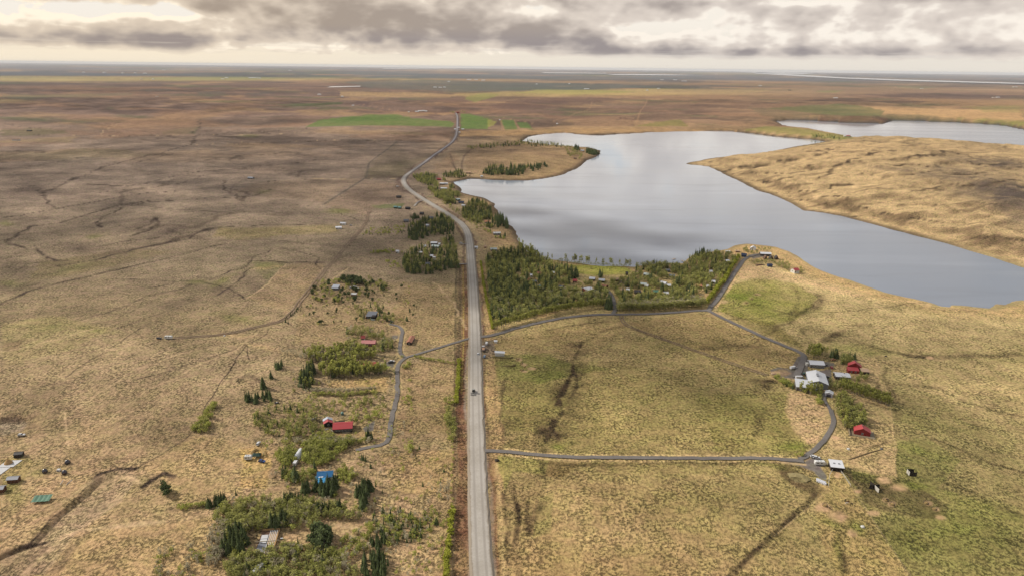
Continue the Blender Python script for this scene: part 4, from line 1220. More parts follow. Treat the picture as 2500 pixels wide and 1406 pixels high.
road('main_road', MAIN_PX, (9.6, 7.0), M_MAIN, 0.55, 'pale gravel main road running away to the horizon', 6.0, 1.6, 9)
road('lane', [(1152, 825), (1100, 840), (1040, 858), (1000, 870), (978, 880), (969, 898), (970, 925), (971, 955), (966, 985), (955, 1020), (953, 1050), (949, 1075), (932, 1088), (895, 1092), (868, 1099)], 3.3, M_ASPH, 0.25, 'dark lane winding past the cottages left of the main road')
road('lane', [(990, 874), (979, 866), (975, 852), (978, 835), (982, 815), (980, 800), (966, 795), (950, 791)], 3.2, M_ASPH, 0.27, 'short dark drive up to the grey roofed house')
road('lane', [(1164, 823), (1190, 822), (1215, 816), (1260, 801), (1320, 787), (1380, 775), (1440, 769), (1490, 768), (1560, 768), (1640, 764), (1700, 758), (1730, 758)], 5.2, M_ASPH, 0.30, 'dark lane along the lower edge of the big wood')
road('lane', [(1729, 758), (1745, 738), (1765, 712), (1785, 678), (1805, 650), (1818, 632), (1838, 624), (1862, 621)], 5.0, M_ASPH, 0.34, 'dark lane climbing from the junction to the lake point')
road('lane', [(1725, 757), (1760, 775), (1800, 794), (1860, 822), (1920, 847), (1955, 861), (1963, 870), (1958, 888), (1950, 905), (1942, 922)], 5.0, M_ASPH, 0.38, 'dark lane from the junction down to the large farm')
road('lane', [(1168, 1100), (1230, 1101), (1330, 1113), (1400, 1116), (1600, 1118), (1800, 1119), (1900, 1120), (1962, 1126)], 3.6, M_ASPH, 0.30, 'straight dark lane crossing the tussock fields to the stable')
road('lane', [(1952, 1122), (1990, 1098), (2015, 1072), (2032, 1045), (2036, 1022), (2026, 1000)], 3.2, M_ASPH, 0.34, 'curved lane between the stable and the red roofed house')
road('lane', [(2028, 1004), (2018, 988), (2011, 972), (2012, 960)], 2.2, M_ASPH, 0.38, 'narrow grassy drive to the white garage')
road('lane', [(1496, 768), (1503, 756), (1499, 735), (1492, 718), (1478, 705)], 4.0, M_ASPH, 0.36, 'lane entering the wood')
road('lane', [(1562, 658), (1550, 672), (1530, 688), (1500, 694)], 3.0, M_TRACK, 0.30, 'gravel path behind the lawn in the wood')
LEFTTRACK = [(905, 516), (896, 525), (897, 538), (890, 550), (860, 585), (830, 620), (800, 652), (770, 690), (740, 727), (712, 763), (690, 785), (640, 795), (560, 815), (500, 821), (424, 825)]
RIGHTTRACK = [(1517, 772), (1519, 785), (1533, 797), (1560, 808), (1620, 828), (1700, 858), (1800, 892), (1872, 916)]


def rut(name, px, gap, label):
    P = G2(px); P, s = smooth_path(P, 8.0)
    t = np.gradient(P, axis=0); t /= np.linalg.norm(t, axis=1)[:, None] + 1e-9
    nrm = np.stack([t[:, 1], -t[:, 0]], 1)
    for f in (-gap, gap):
        road(name, None, 1.5, M_TRACK, 0.2, label, 6.0, 0, 3, pts=P + nrm * f)


for sgn, side in ((-1, 'left'), (1, 'right')):
    P_ = G2(LEFTTRACK); P_, s_ = smooth_path(P_, 8.0)
    t_ = np.gradient(P_, axis=0); t_ /= np.linalg.norm(t_, axis=1)[:, None] + 1e-9
    road('dirt_track', None, 1.5, M_TRACK, 0.22, side + ' wheel rut of the long dirt track on the left moor', 6.0, 0, 3, pts=P_ + np.stack([t_[:, 1], -t_[:, 0]], 1) * 1.7 * sgn)
    P_ = G2(RIGHTTRACK); P_, s_ = smooth_path(P_, 8.0)
    t_ = np.gradient(P_, axis=0); t_ /= np.linalg.norm(t_, axis=1)[:, None] + 1e-9
    road('dirt_track', None, 1.2, M_TRACK, 0.22, side + ' wheel rut of the track crossing the right field', 6.0, 0, 3, pts=P_ + np.stack([t_[:, 1], -t_[:, 0]], 1) * 1.4 * sgn)
for px, lab in (([(1121, 598), (1132, 597.5), (1146, 597)], 'short gravel culvert left of the bend, upper'), ([(1121, 646), (1132, 646), (1148, 645)], 'short gravel culvert left of the road, lower'),
                ([(1011, 505), (1020, 494), (1032, 491)], 'gravel stub by the dark cottages at the bend')):
    road('side_road', px, 3.2, M_MAIN, 0.5, lab, 4.0, 0, 3)

# ================================================================== mesh kit
class MB:
    def __init__(self):
        self.v = []; self.f = []

    def add(self, vs, fs):
        b = len(self.v)
        self.v += [tuple(p) for p in vs]
        self.f += [tuple(i + b for i in f) for f in fs]
        return self

    def box(self, x0, x1, y0, y1, z0, z1):
        v = [(x0, y0, z0), (x1, y0, z0), (x1, y1, z0), (x0, y1, z0), (x0, y0, z1), (x1, y0, z1), (x1, y1, z1), (x0, y1, z1)]
        return self.add(v, [(3, 2, 1, 0), (4, 5, 6, 7), (0, 1, 5, 4), (1, 2, 6, 5), (2, 3, 7, 6), (3, 0, 4, 7)])

    def hexa(self, lo, hi):
        """solid between two quads given counter-clockwise from above"""
        return self.add(list(lo) + list(hi), [(3, 2, 1, 0), (4, 5, 6, 7), (0, 1, 5, 4), (1, 2, 6, 5), (2, 3, 7, 6), (3, 0, 4, 7)])

    def prism(self, prof, axis, a, b):
        """profile extruded along an axis: axis 0 takes (y, z) pairs, axis 1 takes (x, z) pairs"""
        n = len(prof)
        mk = (lambda t, p: (t, p[0], p[1])) if axis == 0 else (lambda t, p: (p[0], t, p[1]))
        v = [mk(a, p) for p in prof] + [mk(b, p) for p in prof]
        f = [tuple(range(n)), tuple(range(2 * n - 1, n - 1, -1))]
        f += [(i, i + n, (i + 1) % n + n, (i + 1) % n) for i in range(n)]
        return self.add(v, f)

    def tube(self, p, q, r0, r1=None, n=6):
        p = Vector(p); q = Vector(q); r1 = r0 if r1 is None else r1
        d = (q - p).normalized()
        s = d.orthogonal().normalized(); t = d.cross(s)
        v = []
        for c0, r in ((p, r0), (q, r1)):
            for i in range(n):
                a = 2 * math.pi * i / n
                v.append(c0 + (s * math.cos(a) + t * math.sin(a)) * r)
        f = [(i, (i + 1) % n, (i + 1) % n + n, i + n) for i in range(n)]
        f += [tuple(range(n - 1, -1, -1)), tuple(range(n, 2 * n))]
        return self.add(v, f)

    def lathe(self, prof, n=12):
        v = []; f = []
        for r, z in prof:
            for i in range(n):
                a = 2 * math.pi * i / n
                v.append((r * math.cos(a), r * math.sin(a), z))
        for k in range(len(prof) - 1):
            for i in range(n):
                j = (i + 1) % n
                f.append((k * n + i, k * n + j, (k + 1) * n + j, (k + 1) * n + i))
        f.append(tuple(range(n - 1, -1, -1))); f.append(tuple(range((len(prof) - 1) * n, len(prof) * n)))
        return self.add(v, f)

    def mesh(self, name, mat, smooth=False):
        me = bpy.data.meshes.new(name)
        me.from_pydata(self.v, [], self.f)
        bm = bmesh.new(); bm.from_mesh(me)
        bmesh.ops.recalc_face_normals(bm, faces=bm.faces[:])
        bm.to_mesh(me); bm.free()
        me.materials.append(mat)
        if smooth:
            me.polygons.foreach_set('use_smooth', [True] * len(me.polygons))
        return me

    def part(self, name, mat, parent=None, smooth=False):
        o = bpy.data.objects.new(name, self.mesh(name, mat, smooth))
        COL.objects.link(o)
        if parent is not None:
            o.parent = parent
        return o


def tag(o, label, cat, group=None):
    o['label'] = label; o['category'] = cat
    if group:
        o['group'] = group
    return o


def thing(name, label, cat, loc, yaw=0.0, group=None):
    o = bpy.data.objects.new(name, None)
    o.empty_display_size = 0.5
    COL.objects.link(o)
    o.location = loc
    o.rotation_euler = (0, 0, yaw)
    return tag(o, label, cat, group)


def put(name, mesh, parent):
    o = bpy.data.objects.new(name, mesh)
    COL.objects.link(o)
    o.parent = parent
    return o


def copy_thing(src, loc, yaw, label=None, group=None, scale=None):
    c = src.copy(); COL.objects.link(c)
    c.location = loc; c.rotation_euler = (0, 0, yaw)
    if scale:
        c.scale = scale
    if label:
        c['label'] = label
    if group:
        c['group'] = group
    for ch in src.children:
        k = ch.copy(); COL.objects.link(k); k.parent = c
        for g in ch.children:
            m = g.copy(); COL.objects.link(m); m.parent = k
    return c


_MATS = {}


def paint(name, rgb, rough=0.6, spec=0.3, wear=0.12, metal=0.0, scale=0.6):
    """painted or raw surface with faint weathering; rgb is the seen colour"""
    key = (name, rgb)
    if key in _MATS:
        return _MATS[key]
    m, b = new_mat(name)
    nt = m.node_tree
    tc = nt.nodes.new('ShaderNodeTexCoord')
    n1 = nx_noise(tc.outputs['Object'], scale, 5.0, 0.65)
    n2 = nx_noise(tc.outputs['Object'], scale * 6, 3.0, 0.6)
    base = np.array(lin(*rgb)) / GAIN
    dirt = base * 0.55 + np.array((0.05, 0.045, 0.035)) * 0.5
    col = nx_mix(nx_smooth(n1 * 0.65 + n2 * 0.35, 0.42, 0.75, 0.0, wear * 3), tuple(base), tuple(dirt))
    nt.links.new(col.s, b.inputs['Base Color'])
    b.inputs['Roughness'].default_value = rough
    b.inputs['Specular IOR Level'].default_value = spec
    b.inputs['Metallic'].default_value = metal
    _MATS[key] = m
    return m


M_GLASS = paint('window_glass', (48, 56, 66), 0.12, 0.6, 0.02)
M_WFRAME = paint('white_frame', (236, 236, 232), 0.5, 0.3, 0.05)
M_DOOR = paint('door_paint', (92, 70, 56), 0.6, 0.3, 0.1)
M_TYRE = paint('tyre_rubber', (40, 40, 42), 0.85, 0.2, 0.05)
M_CHIM = paint('chimney_plaster', (150, 140, 132), 0.8, 0.2, 0.1)


def metres(px, u, v):
    p = P3(u, v)
    return px * float(depth_of(p.x, p.y, p.z)) / FPX


# ================================================================== buildings
ROOFCOL = {
    'white': (238, 240, 246), 'offwhite': (226, 226, 224), 'grey': (168, 170, 178), 'red': (190, 74, 78), 'pink': (214, 146, 142), 'darkred': (150, 62, 58),
    'rust': (176, 118, 92), 'blue': (44, 116, 172), 'navy': (46, 60, 92), 'dark': (66, 62, 62), 'tan': (206, 172, 142), 'green': (92, 134, 112), 'teal': (120, 164, 164),
    'pale': (206, 218, 216), 'brown': (120, 90, 72), 'orange': (206, 138, 104), 'black': (44, 42, 42), 'silver': (196, 202, 214), 'slate': (118, 122, 130), 'turf': (150, 132, 90),
}
WALLCOL = {
    'white': (232, 230, 224), 'grey': (140, 140, 142), 'dark': (70, 60, 54), 'brown': (112, 80, 60), 'red': (150, 52, 50), 'black': (44, 40, 38), 'tan': (190, 160, 128), 'blue': (60, 90, 130),
    'cream': (222, 210, 186), 'green': (80, 100, 84), 'wood': (150, 114, 84), 'lilac': (206, 204, 222),
}


def wall_mat(c):
    return paint('wall_' + c, WALLCOL[c], 0.8, 0.2, 0.12)


def roof_mat(c):
    return paint('roof_' + c, ROOFCOL[c], 0.5, 0.35, 0.07, scale=0.35)


def add_window(par, x, y, z, w, h, axis, frame, big):
    """a window standing 3 cm proud of a wall; axis 'x' faces along x, 'y' along y"""
    fr = MB(); gl = MB()
    t = 0.06
    sx_ = 1 if (x if axis == 'x' else y) > 0 else -1
    if axis == 'y':
        y1 = y + sx_ * 0.03
        gl.box(x - w / 2, x + w / 2, min(y - sx_ * .02, y1), max(y - sx_ * .02, y1), z - h / 2, z + h / 2)
    else:
        x1 = x + sx_ * 0.03
        gl.box(min(x - sx_ * .02, x1), max(x - sx_ * .02, x1), y - w / 2, y + w / 2, z - h / 2, z + h / 2)
    o = gl.part('window', M_GLASS, par)
    if big:
        def bar(a0, a1, b0, b1):
            if axis == 'y':
                y2 = y + sx_ * 0.08
                fr.box(x + a0, x + a1, min(y, y2), max(y, y2), z + b0, z + b1)
            else:
                x2 = x + sx_ * 0.08
                fr.box(min(x, x2), max(x, x2), y + a0, y + a1, z + b0, z + b1)
        bar(-w / 2 - t, -w / 2, -h / 2 - t, h / 2 + t); bar(w / 2, w / 2 + t, -h / 2 - t, h / 2 + t)
        bar(-w / 2, w / 2, h / 2, h / 2 + t); bar(-w / 2, w / 2, -h / 2 - t, -h / 2); bar(-0.03, 0.03, -h / 2, h / 2)
        fr.part('frame', frame, o)
    return o


EXCL = []                       # footprints in traced points, kept free of trees


def building(name, label, cat, u, v, Lp, W, yaw, roof='white', wall='white', kind='gable', h=2.5, rh=1.4, win=2, side=1, door=True, chim=False, big=False, group=None, over=0.35, wing=None, z0=0.0, excl=None, skylight=0):
    p = P3(u, v)
    L = Lp * float(depth_of(p.x, p.y, p.z)) / FPX
    if W < 0:
        W = L * -W
    EXCL.append(excl or (u, v, Lp * 0.62 + 4, 9 + Lp * 0.25))
    p.z -= 0.25
    h += 0.25 + z0
    t = thing(name, label, cat, p, math.radians(yaw), group)
    wm_ = wall_mat(wall); rm = roof_mat(roof)
    a, b = L / 2, W / 2
    w = MB(); r = MB()
    th = 0.16
    if kind == 'gable':
        w.prism([(-b, 0), (b, 0), (b, h), (0, h + rh), (-b, h)], 0, -a, a)
        k = rh / b
        e = over
        for s in (-1, 1):
            lo = [(-a - e, 0, h + rh + 0.02), (a + e, 0, h + rh + 0.02), (a + e, s * (b + e), h - k * e + 0.02), (-a - e, s * (b + e), h - k * e + 0.02)]
            if s < 0:
                lo = [lo[0], lo[3], lo[2], lo[1]]
            else:
                lo = [lo[0], lo[1], lo[2], lo[3]]
            r.hexa(lo[::-1] if s > 0 else lo[::-1], [(q[0], q[1], q[2] + th) for q in (lo[::-1])])
        r.box(-a - e, a + e, -0.12, 0.12, h + rh + th, h + rh + th + 0.06)
    elif kind == 'shed':
        w.prism([(-b, 0), (b, 0), (b, h + rh), (-b, h)], 0, -a, a)
        e = over; k = rh / W
        lo = [(-a - e, -b - e, h - k * e + .02), (a + e, -b - e, h - k * e + .02), (a + e, b + e, h + rh + k * e + .02), (-a - e, b + e, h + rh + k * e + .02)]
        r.hexa(lo, [(q[0], q[1], q[2] + th) for q in lo])
    elif kind == 'flat':
        w.box(-a, a, -b, b, 0, h)
        e = over
        r.box(-a - e, a + e, -b - e, b + e, h + 0.01, h + 0.22)
    elif kind == 'aframe':
        rh = W * 0.95
        w.prism([(-b * 0.9, 0), (b * 0.9, 0), (0, rh * 0.92)], 0, -a * 0.92, a * 0.92)
        for s in (-1, 1):
            lo = [(-a, s * b, 0.0), (a, s * b, 0.0), (a, 0, rh), (-a, 0, rh)]
            of = (0, s * 0.16, 0.10)
            r.hexa(lo if s < 0 else lo[::-1], [(q[0] + of[0], q[1] + of[1], q[2] + of[2]) for q in (lo if s < 0 else lo[::-1])])
    elif kind == 'hoop':
        n = 10
        prof = [(b * math.cos(math.pi * i / n), 0.2 + h * math.sin(math.pi * i / n)) for i in range(n + 1)]
        r.prism([(q[0] * 1.02, q[1] * 1.02) for q in prof] + [(-b, 0), (b, 0)], 0, -a, a)
        w.prism([(q[0] * 0.96, q[1] * 0.96) for q in prof] + [(-b * .95, 0.05), (b * .95, 0.05)], 0, -a - 0.06, a + 0.06)
        win = 0
    w.part('wall', wm_, t)
    r.part('roof', rm, t)
    if kind in ('gable', 'shed', 'flat') and win:
        ww = 1.2 if L < 12 else 1.6
        zc = z0 + 0.25 + min(1.45, h * 0.55)
        for i in range(win):
            x = -a + L * (i + 0.75) / (win + 0.5)
            add_window(t, x, -b, zc, ww, 1.05, 'y', M_WFRAME, big)
        if side:
            for sx_ in (-1, 1):
                add_window(t, sx_ * a, 0, zc, 1.2, 1.1, 'x', M_WFRAME, big)
        if door:
            x = -a + L * 0.28 / (win + 0.5)
            d = MB().box(x - 0.45, x + 0.45, -b - 0.05, -b + 0.02, 0.2 + z0, 2.2 + z0 if h > 2.4 else h - 0.1).part('door', M_DOOR, t)
            if big:
                MB().box(x + 0.28, x + 0.36, -b - 0.11, -b - 0.05, 1.2 + z0, 1.26 + z0).part('handle', M_WFRAME, d)
    if kind == 'aframe':
        add_window(t, -a * 0.92, 0, rh * 0.3, W * 0.3, rh * 0.3, 'x', M_WFRAME, big)
        add_window(t, a * 0.92, 0, rh * 0.3, W * 0.3, rh * 0.3, 'x', M_WFRAME, big)
    if chim:
        MB().box(a * 0.3 - 0.3, a * 0.3 + 0.3, -0.3, 0.3, h + rh * 0.6, h + rh + 0.9).part('chimney', M_CHIM, t)
    for i in range(skylight):
        x = -a * 0.3 + i * a * 0.5
        k = rh / b if kind == 'gable' else 0
        yy = -b * 0.5
        MB().box(x - 0.5, x + 0.5, yy - 0.4, yy + 0.4, h + rh * 0.45, h + rh * 0.5 + th + 0.2).part('skylight', paint('skylight_glass', (120, 126, 136), 0.2, 0.5), t)
    return t, L, W, h

# ================================================================== unseen broken clouds added overhead to shade the moor, groves and middle field
cm, _cbs = new_mat('shade_cloud_white')
_cbs.inputs['Base Color'].default_value = (0.92, 0.92, 0.92, 1)
_cbs.inputs['Roughness'].default_value = 1.0
_cbs.inputs['Specular IOR Level'].default_value = 0.0
CLOUD_Z = 2500.0
_ib = bmesh.new()
bmesh.ops.create_icosphere(_ib, subdivisions=1, radius=1.0)
_iv = np.array([tuple(v.co) for v in _ib.verts]); _if = np.array([[v.index for v in f.verts] for f in _ib.faces])
_ib.free()
_iv[:, 2] = np.where(_iv[:, 2] < 0, _iv[:, 2] * 0.4, _iv[:, 2])
_off = Vector((_ts.x, _ts.y)) / _ts.z
for ci_, (gx_, gy_, a_, b_, r_, cov_) in enumerate(((-850, 1560, 1080, 1050, 0.2, 0.62), (-2100, 3900, 1500, 1000, 0.0, 0.45), (-150, 2150, 380, 420, 0.4, 0.8), (10, 910, 300, 310, 0.3, 1.35), (150, 535, 175, 110, -0.2, 0.95),
                                                    (2300, 5200, 1500, 600, 0.1, 0.5), (-3600, 5800, 1900, 800, 0.1, 0.5), (1450, 2300, 420, 220, 0.2, 0.45))):
    sp_ = 62.0 if a_ < 1200 else 85.0
    ux, uy = np.meshgrid(np.arange(-a_, a_, sp_), np.arange(-b_, b_, sp_))
    ux = ux.ravel() + RNG.uniform(-.3, .3, ux.size) * sp_; uy = uy.ravel() + RNG.uniform(-.3, .3, uy.size) * sp_
    q_ = np.sqrt((ux / a_) ** 2 + (uy / b_) ** 2)
    dn_ = ss(q_ + 0.30 * fbm(ux, uy, a_ * 0.7, 3, 150 + ci_), 1.05, 0.55)
    rr_ = sp_ * np.sqrt(np.clip(cov_ * dn_, 0, 1.5) / math.pi) * RNG.uniform(0.85, 1.15, ux.size)
    ok_ = rr_ > sp_ * 0.12
    ux, uy, rr_ = ux[ok_], uy[ok_], rr_[ok_]
    st_ = 1.0                                                  # puffs are drawn out so that their shade on the ground stays round
    V = (_iv[None] * np.stack([rr_, rr_, rr_ * 0.45], -1)[:, None, :] + np.stack([ux, uy, RNG.uniform(-40, 40, ux.size)], -1)[:, None, :]).reshape(-1, 3)
    F = (_if[None] + (np.arange(len(ux)) * len(_iv))[:, None, None]).reshape(-1, 3)
    me = bpy.data.meshes.new('shade_cloud')
    me.vertices.add(len(V)); me.vertices.foreach_set('co', V.astype(np.float32).ravel())
    me.loops.add(len(F) * 3); me.loops.foreach_set('vertex_index', F.astype(np.int32).ravel())
    me.polygons.add(len(F)); me.polygons.foreach_set('loop_start', np.arange(0, len(F) * 3, 3, dtype=np.int32)); me.polygons.foreach_set('use_smooth', np.ones(len(F), bool))
    me.update(calc_edges=True)
    me.materials.append(cm)
    o = bpy.data.objects.new('shade_cloud', me); COL.objects.link(o)
    o.location = (gx_ + _off.x * CLOUD_Z, gy_ + _off.y * CLOUD_Z, CLOUD_Z)
    o.rotation_euler = (0, 0, r_)
    o['kind'] = 'structure'
    o['label'] = 'unseen field of small clouds added to shade the plain'

# ================================================================== the farm by the lake lane, right
B = building
t_, L_, W_, h_ = B('farmhouse', 'grey walled house with long white roof nearest the farm entrance, trees behind', 'house', 1991, 893, 33, 8.5, -7, 'white', 'grey', 'gable', 3.0, 1.5, 4, 1, True, False, True)
MB().box(-L_ / 2 - 2.2, -L_ / 2 - 0.45, -1.5, 1.5, 0, 2.6).part('porch', wall_mat('white'), t_)
t_, L_, W_, h_ = B('barn', 'largest barn with broad white metal roof and grey ridge vent', 'barn', 1993, 935, 64, 13.5, 74, 'white', 'grey', 'gable', 4.2, 2.4, 4, 1, True, False, True, excl=(1993, 935, 30, 34))
MB().box(-2.5, 2.5, -0.8, 0.8, h_ + 2.4, h_ + 3.1).part('ridge_vent', paint('vent_metal', (150, 152, 158), 0.4), t_)
MB().box(L_ / 2 - 0.05, L_ / 2 + 0.12, -2.2, 2.2, 0.2, 3.6).part('barn_door', paint('barn_door_paint', (196, 198, 200)), t_)
t_, L_, W_, h_ = B('barn_annex', 'low white roofed annex leaning against the largest barn, lower left', 'barn', 1966, 947, 46, 12, -16, 'white', 'grey', 'shed', 3.0, 1.2, 3, 1, True, False, True, excl=(1966, 945, 30, 14))
t_, L_, W_, h_ = B('garage', 'small square white garage with white roof below the barns', 'garage', 2023, 966, 15, 5.2, 62, 'white', 'lilac', 'gable', 2.8, 1.0, 1, 0, False, False, True)
MB().box(-L_ / 2 - 0.12, -L_ / 2 - 0.02, -1.5, 1.5, 0.2, 2.4).part('garage_door', paint('garage_door_paint', (70, 66, 80)), t_)
t_, L_, W_, h_ = B('bungalow', 'long low bungalow with white roof and dark front right of the barns', 'house', 2054, 922, 33, 8, -9, 'white', 'dark', 'gable', 2.7, 1.1, 4, 1, True, True, True)
t_, L_, W_, h_ = B('red_house', 'tall red roofed farmhouse behind the long white roofed bungalow', 'house', 2085, 901, 15, 9.5, 68, 'red', 'red', 'gable', 3.6, 3.0, 2, 1, True, True, True)
t_, L_, W_, h_ = B('red_annex', 'low red roofed wing in front of the tall red farmhouse', 'house', 2081, 908, 24, 4.5, -8, 'red', 'red', 'shed', 2.3, 0.9, 2, 0, False, False, True)
t_, L_, W_, h_ = B('timber_shed', 'shed with pale tan flat roof right of the red farmhouse', 'shed', 2110, 911, 17, 5, -9, 'tan', 'dark', 'shed', 2.5, 0.6, 1, 0, True, False, False)
t_, L_, W_, h_ = B('red_house', 'red roofed house with timber deck by itself below the farm', 'house', 2103, 1058, 21, 9.5, 70, 'red', 'red', 'gable', 2.9, 2.3, 2, 1, True, True, True)
dk = MB()
for i in range(12):
    dk.box(-L_ / 2 - 2.4, L_ / 2 + 2.2, -W_ / 2 - 3.0 + i * 1.3, -W_ / 2 - 3.0 + i * 1.3 + 1.26, 0.25, 0.5)
dk.part('deck', paint('deck_timber', (150, 136, 112)), t_)
MB().box(-L_ / 2 - 2.5, L_ / 2 + 2.3, W_ / 2 + 2.6, W_ / 2 + 2.7, 0.5, 1.5).part('deck_rail', paint('deck_timber', (150, 136, 112)), t_)
t_, L_, W_, h_ = B('stable', 'white roofed open stable at the end of the straight lane', 'stable', 2040, 1143, 29, 6.5, -11, 'white', 'dark', 'shed', 2.8, 1.0, 0, 0, False, False, True)
for i in range(3):
    MB().box(-L_ * .3 + i * L_ * .3 - 1.1, -L_ * .3 + i * L_ * .3 + 1.1, -W_ / 2 - 0.04, -W_ / 2 + 0.02, 0.3, 2.5).part('stall_shade_panel', paint('opening_shade', (22, 20, 20)), t_)  # black panels painted for the shade inside the open stalls
for x_ in (-1.4, 1.4):
    MB().box(x_ - 0.5, x_ + 0.5, -0.4, 0.4, h_ + 0.45, h_ + 1.0).part('roof_hatch', paint('vent_metal', (150, 152, 158), 0.4), t_)

# ---- the lake point
B('lodge', 'large white roofed lodge on the lake point', 'house', 1868, 624, 25, -0.55, -6, 'white', 'dark', 'gable', 3.0, 1.4, 5, 1, True, False, True)
B('boathouse', 'white steep roofed boathouse at the tip of the lake point', 'boathouse', 1838, 610, 13, 7, 64, 'white', 'white', 'gable', 2.6, 2.4, 1, 1, True)
B('dark_blue_house', 'dark blue house at the head of the lake lane', 'house', 1816, 627, 12, 7, -20, 'navy', 'blue', 'gable', 3.0, 1.4, 2, 1, True)
for u_, w_ in ((1868, 'leftmost'), (1882, 'middle'), (1895, 'rightmost')):
    B('a_frame_cabin', w_ + ' of three dark a-frame cabins below the lodge', 'cabin', u_, 632.5, 11, 5.2, 88, 'dark' if u_ != 1868 else 'brown', 'brown', 'aframe', 2, 2, 0, group='row of a-frame cabins on the lake point')
B('dark_blue_cabin', 'small dark blue cabin below the a-frame row', 'cabin', 1879, 651, 10, 5, 0, 'navy', 'blue', 'gable', 2.4, 1.2, 2)
t_, L_, W_, h_ = B('red_house', 'red roofed white house on stilts near the shore right of the point', 'house', 1940, 666, 14, 7, 20, 'red', 'white', 'gable', 2.8, 1.8, 2, 1, True, False, False, z0=1.2)
B('summer_house', 'little white roofed hut on the beach left of the point', 'hut', 1777, 617, 10, 4, 0, 'white', 'white', 'flat', 2.0, 0.6, 1, 0)
B('summer_house', 'tan flat hut on the beach beside the dark blue house', 'hut', 1800, 616, 10, 4, -4, 'tan', 'tan', 'flat', 2.0, 0.6, 1, 0)

# ---- summer houses in the big wood
WOOD = [
    (1205, 612, 15, 6, 10, 'pale', 'grey', 'grey white cottage at the top left corner of the big wood'),
    (1274, 684, 8, 5, 30, 'green', 'dark', 'small green roofed hut deep in the wood left of the red roofed one'),
    (1293, 688, 9, 6, -40, 'darkred', 'dark', 'weathered red roofed cottage in the left part of the wood'),
    (1304, 691, 9, 5, 30, 'slate', 'dark', 'grey roofed cottage touching the weathered red one'),
    (1315, 671, 7, 5, 10, 'rust', 'tan', 'tan roofed hut among dark spruces in the wood'),
    (1297, 676, 5, 4, 0, 'white', 'white', 'tiny white hut just above the weathered red cottage'),
    (1351, 670, 4, 4, 0, 'white', 'white', 'tiny white caravan like hut by the round green tree'),
    (1316, 704, 7, 5, 60, 'teal', 'teal', 'small teal roofed cottage in the lower left of the wood'),
    (1370, 705, 9, 6, -30, 'slate', 'blue', 'blue grey cottage left of the white roofed one'),
    (1403, 689, 10, 6, 0, 'red', 'tan', 'red roofed cottage half hidden below the lawn'),
    (1446, 684, 13, 7, -15, 'white', 'dark', 'left of two white roofed cottages under the lawn'),
    (1469, 688, 14, 7, -12, 'white', 'dark', 'right of two white roofed cottages under the lawn'),
    (1434, 710, 20, 9, 28, 'white', 'red', 'white roofed house with red gable in the middle of the wood'),
    (1476, 703, 12, 7, -35, 'rust', 'brown', 'rusty brown roofed cottage right of the red gabled house'),
    (1520, 712, 7, 5, 0, 'tan', 'tan', 'tan hut beside the wood road'),
    (1532, 712, 7, 5, 0, 'white', 'tan', 'white topped hut beside the tan one'),
    (1556, 716, 14, 7, 0, 'dark', 'dark', 'dark roofed cottage below the pale green roofed pair'),
    (1530, 671, 5, 4, 0, 'dark', 'dark', 'dark kiosk at the right end of the lawn'),
    (1579, 674, 13, 6, -30, 'pale', 'grey', 'grey roofed cottage near the shore path'),
    (1571, 698, 14, 6, -18, 'pale', 'red', 'pale green roofed cottage with red wall'),
    (1578, 702, 8, 5, -18, 'offwhite', 'white', 'small white lean-to below the pale green roofed cottage'),
    (1620, 695, 14, 6, -35, 'white', 'lilac', 'upper of two stepped white roofed cottages'),
    (1632, 701, 9, 5, 0, 'white', 'dark', 'lower of two stepped white roofed cottages'),
    (1600, 716, 13, 6, 0, 'green', 'red', 'green roofed cottage with bright red gable'),
    (1641, 677, 12, 6, -20, 'slate', 'grey', 'low grey roofed cottage in the right half of the wood'),
    (1629, 664, 10, 5, 0, 'slate', 'grey', 'long grey roof by the harbour trees'),
    (1775, 641, 8, 5, 0, 'white', 'dark', 'white roofed hut by the yellow green hedge'),
    (1735, 667, 6, 4, 0, 'white', 'white', 'small white hut in the right wood'),
    (1741, 692, 7, 4, 0, 'white', 'white', 'white hut close to the hedge bottom'),
    (1706, 702, 11, 6, 0, 'orange', 'brown', 'orange brown roofed cottage near the lower hedge'),
    (1623, 720, 5, 4, 0, 'white', 'white', 'left of two tiny white huts right of the green roof'),
    (1629, 720, 4, 4, 0, 'white', 'white', 'right of two tiny white huts right of the green roof'),
    (1727, 703, 6, 4, 0, 'offwhite', 'white', 'white caravan like hut at the bare patch'),
    (1504, 686, 11, 5, 0, 'tan', 'brown', 'tan roofed shed on the gravel yard in the wood'),
]
for u_, v_, l_, w_, y_, ro, wa, lab in WOOD:
    if wa == 'teal':
        wa = 'green'
    B('cottage', lab, 'cottage', u_, v_, l_, w_, y_, ro, wa, 'gable', 2.4, 1.3, 2 if l_ > 8 else 1, 1 if l_ > 9 else 0, l_ > 6)

